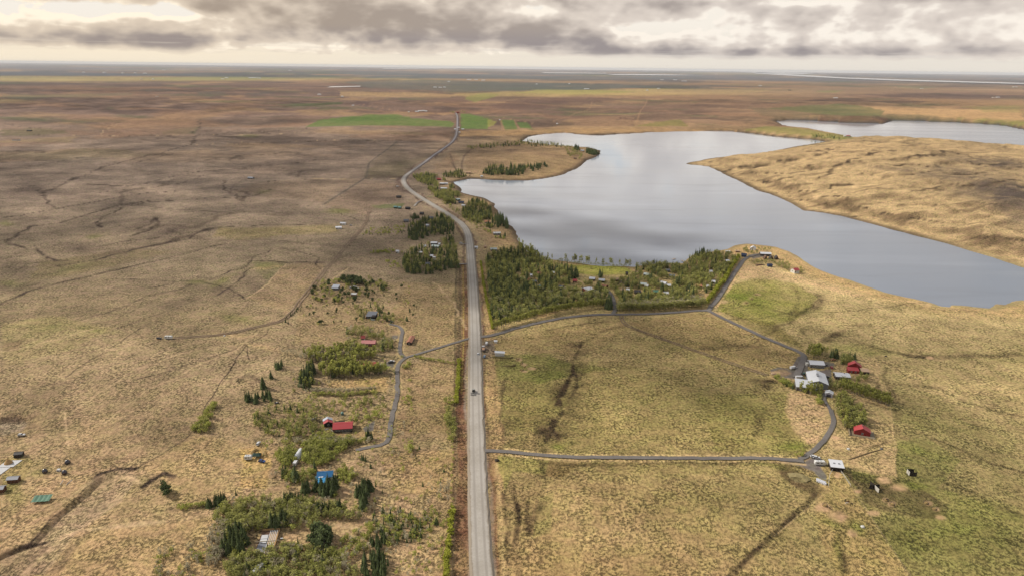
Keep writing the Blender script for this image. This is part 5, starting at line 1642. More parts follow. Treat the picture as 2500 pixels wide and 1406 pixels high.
# ---- cottages in the groves along the bend
BEND = [
    (1060, 597, 15, 7, 0, 'white', 'dark', 'white roofed cottage in the upper part of the lower grove'),
    (1064, 605, 19, 6, -18, 'pale', 'grey', 'long pale roofed cottage under the white roofed one'),
    (1037, 605, 5, 4, 40, 'white', 'white', 'tiny white hut left of the long pale roof'),
    (1073, 600, 4, 4, 0, 'white', 'white', 'tiny white hut right of the white roofed cottage'),
    (1027, 621, 7, 5, 0, 'white', 'dark', 'small white roofed hut in the dark grove, left'),
    (1054, 629, 7, 5, 0, 'white', 'red', 'white roofed hut with red side in the dark grove'),
    (1045, 648, 10, 6, 0, 'slate', 'grey', 'grey roofed cottage in the lower dark grove'),
    (971, 618, 7, 4, 0, 'white', 'white', 'little white hut left of the dark grove'),
    (1044, 554, 7, 5, -10, 'white', 'white', 'white hut inside the upper dark grove'),
    (1053, 535, 9, 6, 0, 'slate', 'grey', 'grey roofed cottage at the top of the upper grove'),
    (1030, 524, 9, 6, -5, 'dark', 'dark', 'dark low cottage above the upper grove'),
    (966, 509, 8, 5, -10, 'teal', 'green', 'left teal cottage beside the small green field'),
    (976, 510, 7, 5, -10, 'teal', 'green', 'right teal cottage beside the small green field'),
    (996, 511, 11, 7, -5, 'black', 'black', 'black cottage right of the teal cottages'),
    (974, 483, 11, 7, 0, 'dark', 'dark', 'dark cottage above the small green field'),
    (1072, 440, 9, 6, 0, 'red', 'red', 'red roofed cottage in the lakeside trees near the cove'),
    (1080, 451, 11, 7, -5, 'white', 'dark', 'white roofed cottage by the cove, upper'),
    (1090, 451, 7, 5, 0, 'white', 'white', 'white hut beside the upper cottage by the cove'),
    (1084, 463, 15, 7, -8, 'white', 'grey', 'broad white roofed cottage by the cove, lower'),
    (1118, 490, 9, 6, 30, 'pale', 'green', 'pale green cottage among the lakeside trees'),
    (1126, 497, 13, 7, 0, 'navy', 'grey', 'dark blue roofed cottage below the pale green one'),
    (1132, 505, 8, 5, -25, 'white', 'white', 'small white hut below the dark blue roof'),
    (1190, 545, 13, 7, 0, 'orange', 'white', 'orange roofed white house near the lake cliff'),
    (1213, 573, 17, 6, 10, 'offwhite', 'grey', 'long white roofed house alone on the brown slope'),
    (1163, 608, 7, 3, 0, 'white', 'white', 'little white container at the roadside'),
    (1185, 606, 6, 4, 0, 'tan', 'tan', 'tan hut at the edge of the big wood'),
    (838, 549, 13, 5, -6, 'white', 'white', 'long white hut on the left moor by the track'),
    (827, 559, 14, 7, 15, 'white', 'white', 'white tent roofed house on the left moor'),
    (613, 437, 13, 8, -12, 'silver', 'grey', 'lone grey house far out on the left moor'),
    (1422, 370, 8, 8, -15, 'white', 'dark', 'white roofed house at the wooded peninsula tip'),
    (1404, 389, 8, 7, 0, 'brown', 'tan', 'brown hut on the peninsula slope'),
    (1238, 410, 6, 6, 0, 'tan', 'tan', 'tan hut inside the peninsula grove'),
    (1176, 433, 6, 5, 0, 'offwhite', 'white', 'white hut on the cove beach'),
    (1144, 424, 12, 7, 0, 'tan', 'tan', 'tan cottage on the peninsula near the cove'),
]
for u_, v_, l_, w_, y_, ro, wa, lab in BEND:
    B('cottage', lab, 'cottage', u_, v_, l_, w_, y_, ro, wa, 'gable', 2.5, 1.3, 2 if l_ > 8 else 1, 1 if l_ > 9 else 0, l_ > 6)
t_, L_, W_, h_ = B('turf_lawn_house', 'grey house with white windows on a square lawn by the grove', 'house', 992, 542, 11, 7, 0, 'slate', 'grey', 'gable', 2.5, 1.2, 2)
B('tower_shed', 'upright white shed with one dark window in the dark grove', 'shed', 1060, 637, 5, 3.4, 80, 'white', 'white', 'flat', 5.0, 0.6, 1, 0, False)

# ---- cottages in the left foreground
B('cottage', 'white metal roofed cottage among pines by the left track', 'cottage', 820, 706, 15, 8, -2, 'silver', 'grey', 'shed', 2.6, 1.2, 3, 1, True, False, True)
B('shed', 'long narrow white roofed shed among the pines', 'shed', 864, 722, 12, 3.5, 0, 'offwhite', 'wood', 'shed', 2.0, 0.5, 0, 0, False)
t_, L_, W_, h_ = B('modern_house', 'modern house with grey sloping roof and black bay', 'house', 908, 774, 22, 10, -3, 'slate', 'black', 'shed', 2.6, 1.3, 3, 1, True, False, True)
MB().box(L_ * 0.14, L_ * 0.52, -W_ / 2 - 2.5, W_ / 2 - 1.0, 0, 3.4).part('bay', wall_mat('black'), t_)
MB().box(L_ * 0.10, L_ * 0.56, -W_ / 2 - 3.0, -W_ / 2 - 2.6, 0.2, 1.5).part('glass_screen', paint('pale_glass', (196, 214, 214), 0.2, 0.5), t_)
B('cottage', 'small dark red roofed hut with white edges behind the pink roof', 'cottage', 887, 829, 9, 5, 10, 'darkred', 'white', 'gable', 2.3, 1.5, 1, 1, True, False, True)
t_, L_, W_, h_ = B('long_house', 'long house with faded pink roof left of the drive', 'house', 901, 841, 33, 7.5, 1, 'pink', 'red', 'gable', 2.6, 1.5, 5, 1, True, True, True)
t_, L_, W_, h_ = B('long_house', 'long house with orange red roof in the poplar grove', 'house', 902, 897, 36, 8, 14, 'red', 'dark', 'gable', 2.7, 1.6, 5, 1, True, False, True, excl=(900, 893, 26, 14))
MB().box(L_ / 2 + 0.1, L_ / 2 + 3.0, -W_ / 2, W_ / 2, 0.2, 0.5).part('terrace', paint('deck_timber', (150, 136, 112)), t_)
MB().box(L_ / 2 + 2.9, L_ / 2 + 3.0, -W_ / 2, W_ / 2, 0.5, 1.5).part('terrace_rail', M_WFRAME, t_)
B('barrack', 'narrow barrack with faded brown roof standing end on to the road', 'shed', 1003, 834, 40, 4.2, 86, 'rust', 'dark', 'gable', 2.3, 0.8, 2, 1, False, False, True)
t_, L_, W_, h_ = B('long_house', 'long dark house with bright red roof in the middle left', 'house', 838, 1047, 45, 9, 9, 'red', 'black', 'gable', 2.8, 1.7, 6, 1, True, False, True, excl=(835, 1045, 34, 22))
for i in range(6):
    MB().box(L_ * (0.02 + 0.065 * i), L_ * (0.02 + 0.065 * i) + 0.18, -W_ / 2 - 1.6, -W_ / 2 - 1.5, 0.2, 1.3).part('post', M_WFRAME, t_)
MB().box(-L_ * 0.5, L_ * 0.05, W_ / 2 + 0.3, W_ / 2 + 3.2, 0.1, 2.3).part('lean_to', wall_mat('black'), t_)
t_, L_, W_, h_ = B('red_hut', 'red roofed hut with a silver roofed end beside the long dark house', 'house', 801, 1036, 22, 5.5, 108, 'red', 'black', 'gable', 2.6, 1.4, 1, 1, True, False, True, excl=(803, 1035, 14, 20))
MB().hexa([(L_ * .02, -3.2, 2.85), (L_ * .55, -3.2, 2.85), (L_ * .55, 0, 4.5), (L_ * .02, 0, 4.5)], [(L_ * .02, -3.2, 3.05), (L_ * .55, -3.2, 3.05), (L_ * .55, 0, 4.7), (L_ * .02, 0, 4.7)]).part('roof_sheet', roof_mat('silver'), t_)
MB().hexa([(L_ * .02, 0, 4.5), (L_ * .55, 0, 4.5), (L_ * .55, 3.2, 2.85), (L_ * .02, 3.2, 2.85)], [(L_ * .02, 0, 4.7), (L_ * .55, 0, 4.7), (L_ * .55, 3.2, 3.05), (L_ * .02, 3.2, 3.05)]).part('roof_sheet', roof_mat('silver'), t_)
t_, L_, W_, h_ = B('blue_house', 'cottage with vivid blue roof and red brown deck', 'house', 795, 1166, 36, 6, 9, 'blue', 'white', 'gable', 2.6, 1.5, 3, 1, True, False, True, excl=(796, 1162, 28, 18))
MB().hexa([(-L_ * .42, -W_ / 2 - 5.0, 2.2), (L_ * .06, -W_ / 2 - 5.0, 2.2), (L_ * .06, -W_ / 2 - 0.4, 2.75), (-L_ * .42, -W_ / 2 - 0.4, 2.75)], [(-L_ * .42, -W_ / 2 - 5.0, 2.36), (L_ * .06, -W_ / 2 - 5.0, 2.36), (L_ * .06, -W_ / 2 - 0.4, 2.91), (-L_ * .42, -W_ / 2 - 0.4, 2.91)]).part('wing_roof', paint('wing_blue', (70, 160, 214)), t_)
MB().box(-L_ * .40, L_ * .04, -W_ / 2 - 4.7, -W_ / 2 - 0.02, 0, 2.18).part('wing', wall_mat('white'), t_)
MB().box(-L_ * .40, -L_ * .10, -W_ / 2 - 0.6, -W_ / 2 + 0.3, 3.0, 3.2).part('roof_sheet', roof_mat('white'), t_)
MB().box(L_ * .07, L_ * .52, -W_ / 2 - 4.6, -W_ / 2 - 0.02, 0.0, 0.4).part('deck', paint('red_deck', (112, 58, 52)), t_)
MB().box(L_ * .07, L_ * .54, -W_ / 2 - 4.8, -W_ / 2 - 4.62, 0.0, 1.3).part('deck_rail', paint('tan_rail', (196, 150, 120)), t_)
t_, L_, W_, h_ = B('polytunnel', 'white hooped polytunnel among green willows', 'greenhouse', 729, 1112, 36, 4.4, 84, 'white', 'white', 'hoop', 2.6, 0, 0, excl=(729, 1108, 10, 20))
B('greenhouse', 'small glass greenhouse at the corner of the blue roofed cottage', 'greenhouse', 776, 1172, 9, 3, 20, 'teal', 'white', 'gable', 1.9, 1.0, 1, 0, False)
B('shed', 'grey roofed plank shed at the left edge, upper', 'shed', 35, 1175, 24, 3.4, 8, 'grey', 'brown', 'gable', 2.5, 0.8, 0, 0, False, False, True)
B('shed', 'grey roofed plank shed cut by the left edge, lower', 'shed', 0, 1199, 24, 3.6, 8, 'grey', 'brown', 'gable', 2.5, 0.8, 0, 0, False, False, True)
t_, L_, W_, h_ = B('picnic_shelter', 'dark brown picnic shelter on green posts near the left edge', 'shelter', 48, 1113, 17, 3.2, 14, 'dark', 'dark', 'gable', 2.2, 0.7, 0, 0, False, False, True)
for x_ in (-L_ / 2 - 0.15, L_ / 2 + 0.15):
    MB().box(x_ - 0.12, x_ + 0.12, -W_ / 2 - 0.15, -W_ / 2 + 0.1, 0, 2.3).part('post', paint('green_post', (58, 92, 62)), t_)
t_, L_, W_, h_ = B('white_shed', 'white box shed with metal roof at the road junction', 'shed', 1220, 867, 11, 8, 92, 'white', 'white', 'shed', 2.6, 0.5, 0, 0, True, False, True)
t_, L_, W_, h_ = B('transformer_hut', 'small white hut at the corner of the junction field', 'hut', 1210, 836, 7, 2.6, 0, 'white', 'white', 'gable', 1.8, 0.5, 0, 0, False)

# ---- farms on the far plain
FARMS = [
    (1018, 274, 9, 14, 10, 'white'), (1026, 272.6, 10, 14, 0, 'white'), (1034, 272, 6, 12, 0, 'white'), (1040, 273, 6, 14, 0, 'white'), (998, 275, 4, 10, 0, 'offwhite'),
    (2070, 334, 10, 9, -5, 'red'), (2062, 334, 4, 8, 0, 'white'), (780, 232, 8, 20, 0, 'white'), (836, 237, 6, 16, 0, 'white'), (862, 259, 5, 12, 0, 'white'),
    (554, 191.5, 8, 40, 0, 'white'), (612, 191.8, 8, 40, 0, 'white'), (622, 191.4, 14, 40, 0, 'white'), (634, 192.6, 6, 40, 0, 'white'), (544, 194, 6, 30, 0, 'white'), (345, 194.5, 5, 30, 0, 'tan'), (374, 195, 4, 30, 0, 'white'),
    (355, 181, 8, 60, 0, 'white'), (255, 179, 6, 60, 0, 'white'), (400, 172.5, 7, 60, 0, 'white'), (205, 178.6, 5, 60, 0, 'white'), (300, 180, 5, 60, 0, 'offwhite'), (330, 180.5, 4, 60, 0, 'white'), (708, 173.4, 8, 60, 0, 'white'),
    (1062, 214.6, 8, 26, 0, 'white'), (1075, 215, 8, 26, 0, 'white'), (1085, 214.4, 6, 26, 0, 'white'), (1145, 196, 10, 40, 0, 'white'), (1162, 196, 8, 40, 0, 'white'), (1180, 197.5, 9, 40, 0, 'white'), (1096, 200.6, 6, 34, 0, 'white'),
    (1310, 207, 4, 30, 0, 'white'), (1390, 206, 4, 30, 0, 'white'), (1432, 218.6, 12, 26, 0, 'white'), (1616, 196, 7, 40, 0, 'white'), (1648, 196.4, 9, 40, 0, 'white'), (1608, 217.6, 6, 26, 0, 'offwhite'), (1670, 199.4, 12, 34, 0, 'white'),
    (2040, 240.6, 9, 18, 0, 'white'), (1928, 221.6, 6, 26, 0, 'dark'), (1856, 210.6, 6, 30, 0, 'white'), (2436, 239, 8, 20, 0, 'white'), (2425, 239.6, 5, 20, 0, 'tan'), (2478, 213.6, 10, 30, 0, 'white'), (2250, 217.6, 6, 26, 0, 'offwhite'),
    (1111, 317.5, 4, 6, 0, 'white'), (1120, 313.5, 4, 5, 0, 'white'), (1130, 317.5, 6, 6, 0, 'white'), (1122, 325, 4, 4, 0, 'white'), (40, 344, 16, 8, 0, 'brown'), (72, 321, 10, 8, 0, 'dark'), (383, 237, 5, 16, 0, 'tan'), (1360, 304, 4, 8, 0, 'white'),
    (1220, 294.6, 3, 6, 0, 'white'), (1580, 222, 5, 26, 0, 'white'), (1748, 182.5, 6, 60, 0, 'white'), (2070, 179.6, 10, 90, 0, 'offwhite'),
]
SIDE = ['far left', 'left', 'middle', 'right', 'far right']
for i_, (u_, v_, l_, w_, y_, ro) in enumerate(FARMS):
    where = ('beside the green hayfield' if 990 < u_ < 1045 else 'on the spit between the lakes' if 2050 < u_ < 2080 and v_ > 320 else 'at the far end of the main road' if 1100 < u_ < 1135 else
             'in the hazy belt under the horizon, ' + SIDE[min(4, int(u_ // 500))] if v_ < 201 else 'on the brown plain, ' + SIDE[min(4, int(u_ // 500))])
    B('farm_building', 'tiny %s roofed farm building %s' % (ro, where), 'farm building', u_, v_, l_, w_, y_, ro, 'white' if ro != 'dark' else 'dark', 'gable', max(2.5, w_ * 0.16), max(1.5, w_ * 0.12), 0, 0, False,
      group='farm buildings ' + where)
B('farmhouse', 'dark red house at the far end of the main road', 'house', 1118, 277, 7, 9, 0, 'darkred', 'red', 'gable', 4, 2.5, 2, 0, False)

# ================================================================== trees
def leaf_mat(name, col, col2, transl=0.25):
    m = bpy.data.materials.new(name)
    m.use_nodes = True
    nt = m.node_tree; nt.nodes.clear(); NX.nt = nt
    out = nt.nodes.new('ShaderNodeOutputMaterial')
    at = nt.nodes.new('ShaderNodeAttribute'); at.attribute_name = 'tint'
    sp = nt.nodes.new('ShaderNodeSeparateColor'); nt.links.new(at.outputs['Color'], sp.inputs[0])
    oi = nt.nodes.new('ShaderNodeObjectInfo')
    rnd = NX(oi.outputs['Random']); leafv = NX(sp.outputs[0]); treev = NX(sp.outputs[1])
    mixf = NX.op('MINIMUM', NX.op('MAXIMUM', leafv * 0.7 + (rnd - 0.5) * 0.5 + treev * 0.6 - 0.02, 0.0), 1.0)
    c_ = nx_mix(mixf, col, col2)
    d = nt.nodes.new('ShaderNodeBsdfDiffuse'); t = nt.nodes.new('ShaderNodeBsdfTranslucent'); mx = nt.nodes.new('ShaderNodeMixShader')
    nt.links.new(c_.s, d.inputs[0]); nt.links.new(c_.s, t.inputs[0])
    mx.inputs[0].default_value = transl
    nt.links.new(d.outputs[0], mx.inputs[1]); nt.links.new(t.outputs[0], mx.inputs[2]); nt.links.new(mx.outputs[0], out.inputs[0])
    return m


LM = {
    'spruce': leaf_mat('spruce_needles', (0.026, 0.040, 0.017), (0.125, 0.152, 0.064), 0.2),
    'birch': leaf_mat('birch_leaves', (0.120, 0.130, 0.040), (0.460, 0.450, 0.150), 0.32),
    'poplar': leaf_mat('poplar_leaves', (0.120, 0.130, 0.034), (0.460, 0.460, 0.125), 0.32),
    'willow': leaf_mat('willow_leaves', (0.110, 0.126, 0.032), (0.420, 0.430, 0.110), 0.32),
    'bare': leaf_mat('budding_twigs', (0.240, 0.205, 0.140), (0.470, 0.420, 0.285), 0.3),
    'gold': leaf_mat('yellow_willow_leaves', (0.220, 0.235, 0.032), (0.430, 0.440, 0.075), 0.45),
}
M_BARK = paint('bark', (120, 104, 88), 0.9, 0.1, 0.2)
M_BARKP = paint('pale_bark', (172, 160, 144), 0.9, 0.1, 0.2)


def quad_cloud(rs, cen, size, tint):
    V = []; F = []; T = []
    for c_, s, tt in zip(cen, size, tint):
        n = Vector(rs.normal(0, 1, 3)); n.z = abs(n.z) * 0.9 + 0.55; n.normalize()
        a = n.orthogonal().normalized(); b = n.cross(a)
        r = rs.uniform(0, 6.28)
        a, b = a * math.cos(r) + b * math.sin(r), b * math.cos(r) - a * math.sin(r)
        k = len(V)
        c0 = Vector(c_)
        V += [c0 + a * s, c0 + b * s * 0.75 - n * s * .25, c0 - a * s * 0.9, c0 - b * s * 0.8 - n * s * .2]
        F += [(k, k + 1, k + 2), (k, k + 2, k + 3)]
        T += [tt] * 4
    return V, F, T


def spruce_proto(seed, fat=1.0):
    rs = np.random.default_rng(seed)
    V = []; F = []; T = []
    nt_ = 8
    R0 = 0.20 * fat * rs.uniform(0.85, 1.15)
    for k in range(nt_):
        z = 0.06 + 0.88 * (k / nt_) ** 0.95
        R = R0 * (1 - (z - 0.02)) ** 0.85 + 0.012
        nfr = 9 if k < 5 else 6
        ph = rs.uniform(0, 6.28)
        for i in range(nfr):
            a = ph + 2 * math.pi * (i + rs.uniform(-.25, .25)) / nfr
            r = R * rs.uniform(0.72, 1.15)
            w = 0.30 + 0.25 * rs.random()
            zt = z - r * rs.uniform(0.05, 0.45)
            zz = z + 0.15 * (1 - z) * rs.uniform(0.5, 1.0)
            b = len(V)
            V += [Vector((0, 0, min(zz + 0.05, 0.98))), Vector((r * .62 * math.cos(a - w), r * .62 * math.sin(a - w), z + .015)), Vector((r * math.cos(a), r * math.sin(a), zt)), Vector((r * .62 * math.cos(a + w), r * .62 * math.sin(a + w), z + .015))]
            F += [(b, b + 1, b + 2), (b, b + 2, b + 3)]
            t0 = rs.uniform(0.1, 0.6)
            T += [t0 * 0.5, t0, min(1, t0 + 0.4), t0]
    b = len(V)
    V += [Vector((0.02, 0, .9)), Vector((-0.012, .018, .9)), Vector((-.012, -.018, .9)), Vector((0, 0, 1.03))]
    F += [(b, b + 1, b + 3), (b + 1, b + 2, b + 3), (b + 2, b, b + 3)]; T += [0.6] * 4
    n = 6
    b = len(V)
    for i in range(n):
        a = 2 * math.pi * i / n
        V.append(Vector((R0 * 0.55 * math.cos(a), R0 * 0.55 * math.sin(a), 0.05)))
    V.append(Vector((0, 0, 0.9)))
    F += [(b + i, b + (i + 1) % n, b + n) for i in range(n)]; T += [0.0] * (n + 1)
    tr = MB().tube((0, 0, -0.03), (0, 0, 0.55), 0.022, 0.010, 5)
    return V, F, T, tr


def broad_proto(seed, rx, z0, nq, sz, lump=5, bare=False):
    """crown of leaf clumps on limbs; unit height"""
    rs = np.random.default_rng(seed)
    tr = MB().tube((0, 0, -0.03), (rs.uniform(-.02, .02), rs.uniform(-.02, .02), 0.55), 0.020, 0.012, 5)
    lumps = []
    for i in range(lump):
        a = rs.uniform(0, 6.28); r = rx * rs.uniform(0.15, 0.62)
        z = z0 + (1 - z0) * rs.uniform(0.22, 0.80)
        lumps.append((r * math.cos(a), r * math.sin(a), z, rs.uniform(0.45, 0.7)))
    lumps.append((0, 0, z0 + (1 - z0) * 0.72, 0.62))
    for lx, ly, lz, lr in lumps:
        tr.tube((0, 0, min(0.5, max(0.1, lz - 0.35))), (lx, ly, lz), 0.011, 0.004, 4)
    cen = []; tint = []
    zs = (1 - z0) * 0.5
    for i in range(nq):
        lx, ly, lz, lr = lumps[rs.integers(len(lumps))]
        d = rs.normal(0, 1, 3); d /= np.linalg.norm(d)
        rr = rs.uniform(0.5, 1.0)
        p = np.array((lx, ly, lz)) + d * rr * np.array((rx * lr, rx * lr, zs * lr * 0.9))
        p[2] = min(max(p[2], z0 * 0.8), 0.99)
        cen.append(p)
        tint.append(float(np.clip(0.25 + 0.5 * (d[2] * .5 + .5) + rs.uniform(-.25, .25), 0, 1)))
    V, F, T = quad_cloud(rs, cen, rs.uniform(0.7, 1.3, nq) * sz, tint)
    return V, F, T, tr


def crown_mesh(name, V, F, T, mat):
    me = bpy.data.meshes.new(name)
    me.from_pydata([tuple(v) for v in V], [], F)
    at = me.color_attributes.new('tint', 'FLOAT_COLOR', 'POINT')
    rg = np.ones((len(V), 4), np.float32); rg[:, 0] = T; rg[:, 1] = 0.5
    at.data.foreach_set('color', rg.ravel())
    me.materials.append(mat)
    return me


PROTO = {}


def reg(kind, leaf, bark, protos):
    PROTO[kind] = []
    for V, F, T, tr in protos:
        Va = np.array([tuple(v) for v in V], np.float32); Ta = np.array(T, np.float32)
        trv = np.array(tr.v, np.float32)
        PROTO[kind].append({'crown': crown_mesh(kind + '_crown', V, F, T, LM[leaf]), 'trunk': tr.mesh(kind + '_trunk', bark), 'V': Va, 'F': np.array(F, np.int32), 'T': Ta})


reg('spruce_tree', 'spruce', M_BARK, [spruce_proto(s, f) for s, f in ((1, 1.0), (2, 0.85), (3, 1.15), (4, 1.0), (5, 1.3))])
reg('pine_tree', 'spruce', M_BARK, [broad_proto(s, 0.36, 0.12, 95, 0.105, 6) for s in (11, 12, 13, 14)])
reg('birch_tree', 'birch', M_BARKP, [broad_proto(s, rx, 0.14, 84, 0.056, 8) for s, rx in ((21, 0.30), (22, 0.36), (23, 0.26), (24, 0.40), (25, 0.33))])
reg('poplar_tree', 'poplar', M_BARKP, [broad_proto(s, rx, 0.16, 78, 0.050, 8) for s, rx in ((31, 0.15), (32, 0.18), (33, 0.13), (34, 0.16))])
reg('willow_bush', 'willow', M_BARK, [broad_proto(s, rx, 0.05, 80, 0.085, 8) for s, rx in ((41, 0.50), (42, 0.44), (43, 0.60), (44, 0.50))])
reg('bare_tree', 'bare', M_BARK, [broad_proto(s, rx, 0.10, 60, 0.055, 7) for s, rx in ((51, 0.32), (52, 0.26), (53, 0.36))])
reg('golden_willow', 'gold', M_BARK, [broad_proto(s, rx, 0.03, 80, 0.15, 6) for s, rx in ((61, 0.50), (62, 0.58), (63, 0.46))])

TREES = {k: [] for k in PROTO}
TRS = np.random.default_rng(77)


def excluded(u, v):
    for eu, ev, ru, rv in EXCL:
        if abs(u - eu) < ru and -rv * 0.6 < v - ev < rv * 0.55:
            return True
    return False


def grove(where, pts, mix, keep=0.0):
    """mix: list of (kind, adjective, count, min height m, max height m)"""
    P = np.array(pts, float)
    x0, y0 = P.min(0); x1, y1 = P.max(0)
    for kind, adj, n, h0, h1 in mix:
        k = 0; tries = 0
        while k < n and tries < n * 40:
            tries += 1
            u = TRS.uniform(x0, x1); v = TRS.uniform(y0, y1)
            if not inside(np.array([u]), np.array([v]), P)[0] or excluded(u, v):
                continue
            if keep:
                pn = float(perlin(u / 22.0, v / 11.0, 5 if 'spruce' in kind or 'pine' in kind else 6))
                if pn < keep - 0.5 + TRS.uniform(-0.3, 0.3):
                    continue
            TREES[kind].append((u, v, TRS.uniform(h0, h1), '%s %s %s' % (adj, kind.replace('_', ' '), where), where))
            k += 1


def rank(where, pts, kind, adj, gap, h0, h1, jit=1.0):
    """trees planted in a line, gap in traced points"""
    P = np.array(pts, float)
    d = np.concatenate([[0], np.cumsum(np.linalg.norm(np.diff(P, axis=0), axis=1))])
    for s in np.arange(0, d[-1], gap):
        u = np.interp(s, d, P[:, 0]) + TRS.uniform(-jit, jit); v = np.interp(s, d, P[:, 1]) + TRS.uniform(-jit, jit) * 0.5
        TREES[kind].append((u, v, TRS.uniform(h0, h1), '%s %s %s' % (adj, kind.replace('_', ' '), where), where))


S, PN, BI, PO, WI, BA, GO = 'spruce_tree', 'pine_tree', 'birch_tree', 'poplar_tree', 'willow_bush', 'bare_tree', 'golden_willow'
G = grove
# the big wood between the main road and the lake
G('in the left half of the big wood below the lake', [(1185, 625), (1250, 612), (1290, 612), (1340, 645), (1400, 660), (1410, 676), (1385, 700), (1300, 730), (1215, 740), (1194, 700)],
  [(S, 'dark', 330, 7, 13), (BI, 'green', 620, 6, 10.5), (WI, 'green', 120, 3, 5)], 0.2)
G('in the lower left corner of the big wood', [(1196, 715), (1300, 715), (1400, 712), (1480, 712), (1492, 745), (1400, 748), (1300, 772), (1214, 790), (1203, 760)],
  [(S, 'tall', 120, 6, 11), (BI, 'light green', 430, 6, 10), (BA, 'budding', 90, 5, 8)], 0.15)
G('along the upper edge of the big wood at the lake', [(1262, 598), (1290, 606), (1320, 632), (1310, 640), (1270, 618)], [(PO, 'tall', 22, 9, 14), (BI, 'round', 20, 5, 8)])
G('around the cottages in the right half of the big wood', [(1410, 700), (1500, 690), (1550, 672), (1600, 660), (1690, 655), (1720, 700), (1690, 735), (1510, 742), (1500, 715), (1440, 712)],
  [(BI, 'green', 470, 5, 9), (S, 'dark', 60, 6, 11), (WI, 'low green', 150, 3, 5)], 0.2)
G('in the grove beside the small harbour', [(1552, 655), (1600, 648), (1640, 652), (1680, 652), (1650, 668), (1580, 672), (1550, 668)], [(BI, 'bright green', 90, 6, 10), (S, 'dark', 16, 7, 11)])
G('in the grove below the lake point', [(1680, 640), (1700, 626), (1760, 618), (1800, 632), (1780, 658), (1745, 705), (1725, 720), (1700, 690), (1690, 660)],
  [(BI, 'bright green', 360, 5, 9), (S, 'dark', 60, 6, 10), (PO, 'light', 30, 7, 11)], 0.15)
G('in the dark clump above the harbour', [(1688, 628), (1720, 620), (1738, 624), (1700, 634)], [(S, 'dark', 26, 8, 12)])
G('behind the right hedge of the big wood', [(1500, 742), (1560, 742), (1700, 730), (1722, 735), (1700, 748), (1600, 752), (1510, 758)], [(BI, 'olive', 130, 5, 8), (BA, 'budding', 50, 5, 8)])
G('as a big pair beside the lower hedge corner', [(1668, 728), (1690, 722), (1694, 730), (1676, 736)], [(S, 'broad dark', 7, 9, 13)])
G('by the orange brown cottage', [(1650, 690), (1664, 688), (1662, 700), (1650, 702)], [(S, 'broad dark', 6, 11, 14)])
G('on the lawn edge below the lake', [(1395, 676), (1412, 672), (1412, 680), (1398, 682)], [(S, 'dark', 7, 9, 13)])
G('beside the two white roofed cottages', [(1462, 674), (1476, 672), (1476, 678), (1464, 679)], [(S, 'dark', 5, 8, 11)])
G('behind the yellow hedge on the main road', [(1186, 640), (1200, 640), (1212, 760), (1208, 790), (1200, 770)], [(BI, 'green', 60, 5, 8), (S, 'dark', 30, 7, 11)])
rank('in the planted row along the lower edge of the big wood', [(1204, 806), (1232, 797), (1268, 787), (1310, 776), (1350, 766), (1400, 757), (1450, 751), (1486, 748)], PO, 'yellow green', 2.6, 8, 10.5)
rank('flanking the gate of the wood lane', [(1478, 752), (1488, 756), (1492, 748), (1484, 735)], S, 'narrow dark', 2.6, 10, 13)
rank('in the straight row right of the wood gate', [(1510, 760), (1560, 760), (1620, 757), (1680, 753), (1722, 748)], BI, 'olive', 2.8, 8, 10.5)
rank('in the straight row right of the wood gate', [(1512, 756), (1560, 755), (1620, 752), (1680, 748), (1722, 743)], BA, 'budding', 4.0, 7, 9)
rank('in the thin fence like row inside the wood', [(1405, 726), (1430, 724), (1462, 724)], BA, 'leafless', 3.2, 6, 8)
for u_, h_ in ((1296, 13), (1303, 12), (1337, 10), (1348, 9), (1379, 12), (1383, 12), (1398, 10), (1403, 13), (1407, 11), (1415, 10), (1420, 12), (1431, 11), (1434, 12), (1438, 12), (1455, 11), (1471, 10), (1474, 10), (1489, 11), (1493, 11), (1512, 10), (1527, 11), (1530, 9), (1534, 10), (1538, 11)):
    v_ = np.interp(u_, [1296, 1337, 1381, 1455, 1540], [624, 634, 641, 647, 652])
    TREES[PO].append((u_, v_, h_, 'slender poplar tree standing at the water line behind the lawn', 'at the water line behind the lawn'))
rank('in the low row at the water line behind the lawn', [(1366, 637), (1400, 644), (1455, 648), (1510, 652), (1540, 653)], BI, 'small round', 4.2, 3.5, 5)
# the point
G('around the lodge on the lake point', [(1808, 612), (1835, 606), (1880, 610), (1888, 616), (1850, 620), (1830, 624)], [(BI, 'green', 40, 3.5, 5.5)])
G('below the a-frame cabins', [(1826, 640), (1870, 636), (1915, 640), (1932, 654), (1924, 664), (1890, 650), (1830, 645)], [(BI, 'green', 60, 3.5, 6), (BA, 'budding', 20, 3, 5)])
G('beside the stilted red roof', [(1944, 660), (1955, 656), (1960, 668), (1950, 672)], [(BI, 'green', 8, 4, 6)])
TREES[WI].append((1768, 763, 5.5, 'single bright green bush alone by the lane junction', 'alone by the lane junction'))
